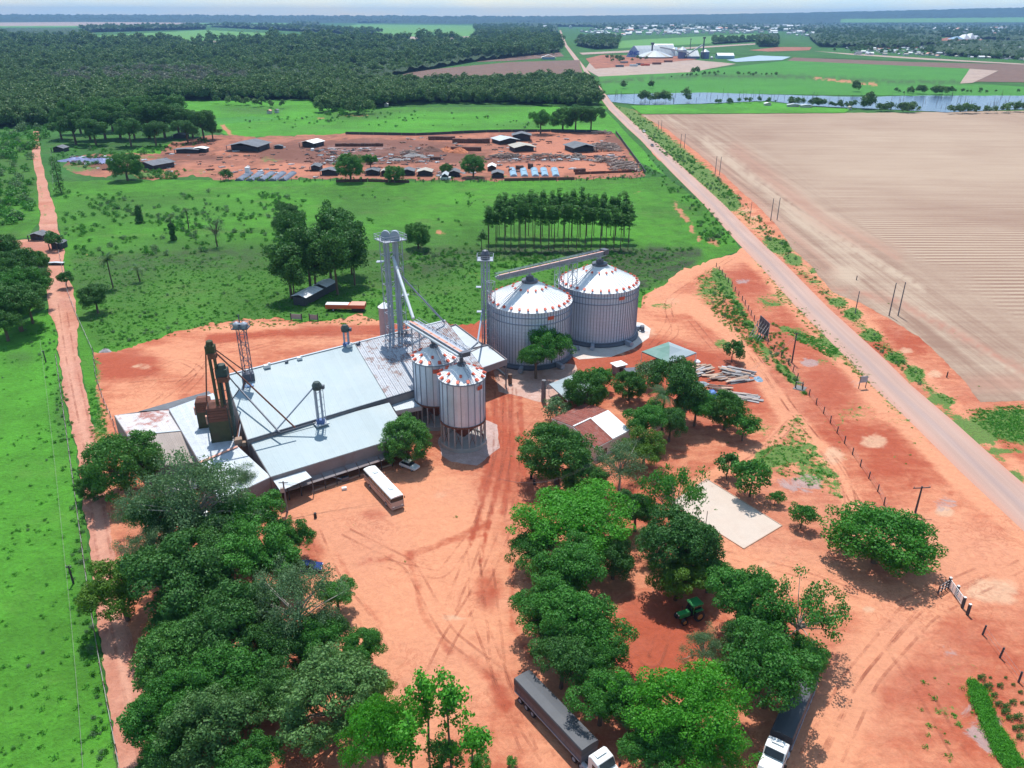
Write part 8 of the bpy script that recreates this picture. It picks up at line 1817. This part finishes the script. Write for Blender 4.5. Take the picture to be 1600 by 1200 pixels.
# small dark huts by the dirt road
for x0, x1, y, lb in ((44, 68, 377, 'small dark roofed hut on the left of the dirt road'), (77, 95, 391, 'small dark roofed hut touching the dirt road')):
    shed(x0, x1, y, 0, lb, 'roof_grey', h=2.2, rise=.9, dep=6, n=3)
shed(74, 98, 415, 0, 'low pale bench like shelter on the dirt road', 'roof_white', h=.9, rise=.2, dep=1.6, n=2)
# farm huts in the pasture and by the river
for x0, x1, y, lb, rm in ((416, 423, 178, 'tiny house with reddish roof in the back pasture', 'orange_pale'), (428, 434, 177, 'tiny dark house right of the reddish one', 'roof_grey'), (600, 606, 167, 'tiny white house in front of the forest', 'roof_bright'), (1195, 1206, 166, 'little white hut by the river', 'roof_bright'), (1231, 1250, 168, 'long pale roof by the river', 'roof_white'), (1252, 1270, 169, 'second long pale roof by the river', 'roof_white'), (1327, 1332, 172, 'tiny hut at the field corner near the river', 'roof_tan')):
    shed(x0, x1, y, 0, lb, rm, 'wall_white', h=2.5, rise=.9, dep=6, n=2, name='hut', post=False)
# dead trunks in the river
dt = MB().tube((0, 0, -.5), (.25, 0, 5.5), .22, .1, 5).build('dead_trunk', MT['bark'])
first = True
for i in range(120):
    x = random.uniform(955, 1600); lo = np.interp(x, [955, 1100, 1230, 1340, 1600], [149, 147, 151, 154, 152]); hi = np.interp(x, [955, 1010, 1200, 1330, 1480, 1600], [158, 163, 157, 167, 174, 169]); b = P(x, random.uniform(lo, hi)); b.z = .4
    if first: o = dt; first = False
    else: o = dt.copy(); COL.objects.link(o)
    s_ = random.uniform(.5, 1.4); o.location = b; o.scale = (1, 1, s_); o.rotation_euler = (random.uniform(-.12, .12), random.uniform(-.12, .12), random.uniform(0, 6)); tag(o, 'bare dead trunk standing in the river', 'dead tree', 'dead trunks standing in the river')

# ---- grain plant in the distance
def pw(x, y): return P(x, y)
a, b = pw(977, 89), pw(1000, 89); W = (b - a).length; c = (a + b) / 2
L_ = 130.0
o = empty('grain_warehouse', c, 0, 'big white arched warehouse with blue lettering on its gable', 'warehouse')
hgt = zat(pw(990, 89), 71); ax = Vector((.86, .5, 0)).normalized(); px_ = Vector((ax.y, -ax.x, 0))
Wd = 46.0; base = c + Vector((2, 0, 0)); prof = [(-1, 0), (-.86, .22), (-.45, .68), (-.06, 1), (.06, 1), (.45, .68), (.86, .22), (1, 0)]
g0 = pw(978, 89.5); g1 = pw(1001, 90); gd = (g1 - g0); Wd = gd.length; gx = gd.normalized(); gy = Vector((-gx.y, gx.x, 0)); gy = gy if gy.y > 0 else -gy
gy = (gy + gx * .55).normalized(); gy = Vector((.80, .60, 0)) 
mid_ = (g0 + g1) / 2
L_ = 120
for s_, i0 in ((0, 0), (1, 3)):
    for k in range(10):
        mb = MB(); vs = []
        pr = prof[:4] if s_ == 0 else prof[4:]
        if s_ == 0: pr = prof[:4]
        for t_ in (k / 10, (k + .97) / 10):
            for u, h in (prof[0:5] if s_ == 0 else prof[4:8]): p = mid_ + gx * (u * Wd / 2) + gy * (L_ * t_) + Vector((0, 0, 1 + h * (hgt - 1))); vs.append(p)
        n = len(vs) // 2; mb.add(vs, [(i, i + 1, n + i + 1, n + i) for i in range(n - 1)]); mb.build('roof_panel', MT['roof_bright'], o, world=True)
mb = MB(); vs = [mid_ + gx * (u * Wd / 2 * .98) + Vector((0, 0, 1 + h * (hgt - 1.4))) + gy * .3 for u, h in prof]; vs = [mid_ - gx * Wd / 2 * .98 + gy * .3] + vs + [mid_ + gx * Wd / 2 * .98 + gy * .3]; mb.add(vs, [tuple(range(len(vs)))]); mb.add([v + gy * (L_ - 1) for v in vs], [tuple(range(len(vs)))]); mb.build('gable_wall', MT['wall_pale_blue'], o, world=True)
# lettering on the gable
cu = bpy.data.curves.new('lettering', 'FONT'); cu.body = 'SHC'; cu.size = hgt * .50; cu.extrude = .2; cu.shear = .25; cu.align_x = 'CENTER'; cu.align_y = 'CENTER'; cu.offset = hgt * .012
to = bpy.data.objects.new('lettering_src', cu); COL.objects.link(to); bpy.context.view_layer.update()
tm = bpy.data.meshes.new_from_object(to.evaluated_get(bpy.context.evaluated_depsgraph_get())); bpy.data.objects.remove(to); tm.materials.clear(); tm.materials.append(MT['sign_blue'])
lt = bpy.data.objects.new('lettering', tm); COL.objects.link(lt); lt.parent = o; lt.location = mid_ - o.location + Vector((0, -1.2, hgt * .36)); lt.rotation_euler = (math.pi / 2, 0, math.atan2(gx.y, gx.x))
# dome store
c = pw(1026, 91.5); rD = (pw(1055, 92) - pw(996, 92)).length / 2; c = c + Vector((0, rD * .8, 0)); hD = zat(pw(1026, 87), 76)
o = empty('dome_store', c, 0, 'wide low conical store with pale segmented roof beside the arched warehouse', 'grain store'); m_ = 24
for i in range(m_):
    a0, a1 = 2 * math.pi * i / m_, 2 * math.pi * (i + .97) / m_; mb = MB(); vs = []
    for r, z in ((rD, 3), (rD * .5, hD * .66), (rD * .05, hD)): vs += [(math.cos(a0) * r, math.sin(a0) * r, z), (math.cos(a1) * r, math.sin(a1) * r, z)]
    mb.add(vs, [(0, 1, 3, 2), (2, 3, 5, 4)]); mb.build('roof_panel', MT['roof_tan'] if i % 5 == 0 else MT['roof_white'], o)
MB().lathe((0, 0, 0), [(rD * .99, 0), (rD * .99, 3.2), (rD * .9, 3.2)], 48).build('wall', MT['wall_grey'], o)
# conveyors, tower, silos, second halls
def far_hall(x0, x1, yb, yt, label, roofm, wallm, dep=40, rise=.5, skew=0.0):
    a, b = pw(x0, yb), pw(x1, yb); W = (b - a).length; c = (a + b) / 2; h = zat(c, yt); o = empty('plant_hall', c, skew, label, 'hall'); hw = h * (1 - rise)
    MB().box((0, dep / 2, hw / 2), (W, dep, hw)).build('wall', MT[wallm], o)
    n = max(4, int(W / 6))
    for i in range(n):
        for s_ in (0, 1): x = -W / 2 + W * i / n; x2 = x + W / n * .97; mb = MB(); y0, y1 = (0, dep / 2) if s_ == 0 else (dep / 2, dep); z0, z1 = (hw, h) if s_ == 0 else (h, hw); mb.slab([(x, y0, z0), (x2, y0, z0), (x2, y1, z1), (x, y1, z1)], .4); mb.build('roof_panel', MT[roofm], o)
far_hall(1024, 1054, 88, 69, 'white hall behind the conical store', 'roof_bright', 'roof_white', 60, .45)
far_hall(1073, 1094, 92, 79, 'steep white roofed hall between the far silos', 'roof_bright', 'silo_blue', 24, .7, .25)
far_hall(1121, 1147, 92, 83, 'low white roofed hall at the right end of the far plant', 'roof_bright', 'tunnel', 22, .45)
def far_silo(x0, x1, yb, yt, label, mat='silo_blue'):
    a, b = pw(x0, yb), pw(x1, yb); r = (b - a).length / 2; c = (a + b) / 2 + Vector((0, r, 0)); h = zat(a, yt + (yb - yt) * .28); ht = zat(a, yt); o = empty('far_silo', c, 0, label, 'silo')
    MB().lathe((0, 0, 0), [(r, 0), (r, h)], 20).build('wall', MT[mat], o); MB().lathe((0, 0, 0), [(r * 1.04, h), (r * .1, ht), (.2, ht)], 20).build('roof', MT['roof_white'], o)
far_silo(1060, 1073, 92, 73, 'left dark silo of the far plant'); far_silo(1096, 1109, 92, 77, 'right dark silo of the far plant'); far_silo(1110, 1115, 93, 88, 'small pale tank of the far plant', 'concrete')
far_hall(1042, 1058, 86, 74, 'narrow blue grey shed beside the left far silo', 'tunnel', 'silo_blue', 16, .3)
def far_tower(x, yb, yt, label, w=2.4):
    b = pw(x, yb); h = zat(b, yt); o = empty('far_tower', b, 0, label, 'elevator tower'); MB().box((0, 0, h / 2), (w, w, h)).build('shaft', MT['galv_dark'], o); MB().box((0, 0, h), (w * 2.2, w * 2, w * 1.3)).build('head', MT['galv_dark'], o)
    return Vector((b.x, b.y, h))
t1 = far_tower(1097.5, 92, 59, 'tall thin elevator tower of the far plant'); t2 = far_tower(1077, 90, 61, 'thin mast like tower behind the far silos', 1.2); t3 = far_tower(1030, 88, 72, 'small elevator head on the far arched warehouse', 3.5)
far_tower(1018, 90, 68, 'dark elevator head at the end of the arched roof', 3)
for (xa, ya, za_, xb, yb_, zb_, lb) in ((1030, 74, None, 1075, 82, None, 'long white conveyor gallery of the far plant'), (1070, 88, None, 1096, 70, None, 'steep conveyor rising to the thin tower')):
    a = pw(xa, 92); b = pw(xb, 92); a.z = zat(a, ya); b.z = zat(b, yb_); mb = MB(); mb.beam(a, b, 3, 2.6); tag(mb.build('conveyor_gallery', MT['roof_white'], None, loc=a), lb, 'conveyor')
# parked trucks and huts of the plant yard
for i, (x, y, mt, lb) in enumerate([(1026, 101, 'rust', 'brown trailer in the far plant yard, middle one'), (1044, 97.5, 'rust', 'brown trailer in the far plant yard, rightmost'), (1008, 103, 'orange', 'red trailer in the far plant yard'), (968, 105, 'roof_grey', 'dark low hut at the far plant entrance'), (1000, 102, 'roof_grey', 'grey hut among the trees of the far plant yard'), (975, 99, 'wood_grey', 'pale shack left of the far plant yard'), (990, 104, 'roof_white', 'white shack at the far plant entrance')]):
    c = pw(x, y); tag(bevel(MB().box(c + Vector((0, 0, 2.0)), (16 if i < 3 else 14, 5, 3.6), .2).build('trailer' if i < 3 else 'shack', MT[mt], None, loc=c), .2), lb, 'trailer' if i < 3 else 'hut')
# hut on the left brown field, modern building at right
shed(846, 868, 93, 0, 'white arched tent standing on the far brown field', 'roof_bright', 'tunnel', h=4, rise=5, dep=14, n=3, post=False)
c = pw(1506, 62); o = empty('arena', c, .2, 'large white multi winged roof in the distant town', 'building')
for k, (dx, w, h, m_) in enumerate(((-34, 40, 12, 'tunnel'), (0, 34, 20, 'roof_bright'), (26, 30, 24, 'roof_bright'), (52, 26, 16, 'roof_white'))):
    mb = MB(); mb.add([(dx - w / 2, -20, 2), (dx + w / 2, -20, 2), (dx + w / 2, 30, 2), (dx - w / 2, 30, 2), (dx, -8, h), (dx + 8, 24, h * .9)], [(0, 1, 4), (1, 2, 5, 4), (2, 3, 5), (3, 0, 4, 5), (3, 2, 1, 0)]); mb.build('roof_wing', MT[m_], o)
sheet('arena_yard', [(1462, 63), (1500, 68), (1545, 66), (1530, 60), (1480, 59)], S_MILL, 1.2, 8, .2, ystep=2)
sheet('dirt_clearing', [(1320, 72), (1360, 77), (1420, 76), (1470, 72), (1400, 69)], S_MILL, 1.2, 8, .2, ystep=2)
# town houses: nearest 300 as things
hm = []
for i, (rm, wm) in enumerate((('roof_bright', 'wall_white'), ('roof_white', 'wall_white'), ('roof_grey', 'wall_white'), ('roof_tan', 'wall_white'), ('orange_pale', 'wall_white'))):
    mb = MB(); mb.add([(-5, -4, 0), (5, -4, 0), (5, 4, 0), (-5, 4, 0), (-5, -4, 3), (5, -4, 3), (5, 4, 3), (-5, 4, 3)], [(0, 1, 5, 4), (1, 2, 6, 5), (2, 3, 7, 6), (3, 0, 4, 7)])
    nb_ = len(mb.f); mb.add([(-5.5, -4.6, 2.9), (5.5, -4.6, 2.9), (5.5, 0, 4.7), (-5.5, 0, 4.7), (5.5, 4.6, 2.9), (-5.5, 4.6, 2.9)], [(0, 1, 2, 3), (3, 2, 4, 5), (0, 3, 5), (1, 4, 2)])
    me = bpy.data.meshes.new('town_house'); me.from_pydata(mb.v, [], mb.f); me.materials.append(MT[wm]); me.materials.append(MT[rm]); me.update()
    for k, p in enumerate(me.polygons): p.material_index = 0 if k < nb_ else 1
    hm.append(me)
hp = np.concatenate([px_sample([(1310, 76), (1450, 70), (1600, 70), (1600, 96), (1560, 95), (1440, 88), (1340, 86)], 120), px_sample([(945, 44), (1120, 40), (1290, 42), (1280, 56), (1180, 52), (960, 56), (905, 50)], 130), px_sample([(1440, 46), (1600, 42), (1600, 66), (1470, 56)], 40), px_sample([(840, 38), (900, 38), (890, 46), (845, 46)], 10)])
for i, (x, y) in enumerate(hp):
    p = P(x, y); s_ = random.uniform(.6, 1.15) * (1 if y > 64 else min(2.6, p.y / 2600)); o = bpy.data.objects.new('town_house', hm[random.choices(range(5), (5, 4, 3, 2, 1))[0]]); COL.objects.link(o); p.z = 2.5 if y > 64 else 6.0; p.z = .3
    o.location = p; o.scale = (s_ * random.uniform(.8, 2.0), s_, s_ * (1.2 if y > 64 else 1.7)); o.rotation_euler = (0, 0, random.choice((0, .1, -.15, 1.57, .4))); tag(o, 'small pale roofed house among the trees of the distant town', 'house', 'houses of the distant town')
# cars and roofs near road end
sheet('village_street', [(1270, 80), (1330, 84), (1460, 92), (1600, 100), (1600, 101.5), (1450, 94), (1330, 86)], S_FALLOW, 0.6, 8, .1, ystep=2)

# ---------------------------------------------------------------- air
hz_m = bpy.data.materials.new('haze'); hz_m.use_nodes = True; t_ = hz_m.node_tree; t_.nodes.clear()
ho = t_.nodes.new('ShaderNodeOutputMaterial'); pv = t_.nodes.new('ShaderNodeVolumePrincipled'); t_.links.new(pv.outputs[0], ho.inputs['Volume'])
HAZE = 0.000065
pv.inputs['Color'].default_value = (0.30, 0.56, 0.95, 1); pv.inputs['Density'].default_value = HAZE; pv.inputs['Anisotropy'].default_value = 0.0
R_ = 18000; mb = MB(); mb.box((0, 0, 106.0), (2 * R_, 2 * R_, 214)); hzo = mb.build('haze', hz_m); tag(hzo, kind='stuff'); hzo['label'] = 'thin blue haze over the far country'; hzo['category'] = 'haze'
# extra roofs of the town, past the nearest three hundred
eq = np.concatenate([px_sample([(1320, 78), (1450, 70), (1600, 70), (1700, 98), (1440, 90)], 90), px_sample([(945, 42), (1120, 39), (1290, 41), (1280, 58), (1180, 52), (960, 57), (905, 50)], 260), px_sample([(1300, 40), (1700, 42), (1700, 66), (1470, 56), (1300, 50)], 110)])
scatter('town_roofs', to_world(eq), rng.uniform(.7, 1.3, len(eq)) * np.clip(to_world(eq)[:, 1] / 2600, .8, 2.2), lib('town_house_lib', hm[:4]), 'further roofs of the distant town between trees', 'roofs')
# scrap lying about the brickyard
sm = []
for k, mt in enumerate(('wood', 'rust', 'wood_grey', 'brick_dark', 'wall_dark', 'roof_white')):
    mb = MB(); r = random.Random(k)
    for i in range(5): mb.box((r.uniform(-1.4, 1.4), r.uniform(-1.4, 1.4), .25), (r.uniform(.5, 2.6), r.uniform(.3, .9), r.uniform(.15, .6)), r.uniform(0, 3))
    me = bpy.data.meshes.new('scrap'); me.from_pydata([tuple(v) for v in mb.v], [], mb.f); me.materials.append(MT[mt]); sm.append(me)
sq_ = np.concatenate([px_sample([(120, 262), (300, 226), (640, 214), (950, 209), (1000, 268), (640, 278), (340, 278)], 340), px_sample([(480, 232), (660, 232), (700, 256), (480, 258)], 260), px_sample([(110, 244), (215, 244), (215, 256), (110, 258)], 130), px_sample([(780, 243), (960, 243), (960, 252), (780, 252)], 130)])
scatter('scrap', to_world(sq_), rng.uniform(.4, 1.3, len(sq_)), lib('scrap_lib', sm), 'scrap boards, bricks and waste strewn over the brickyard', 'scrap')
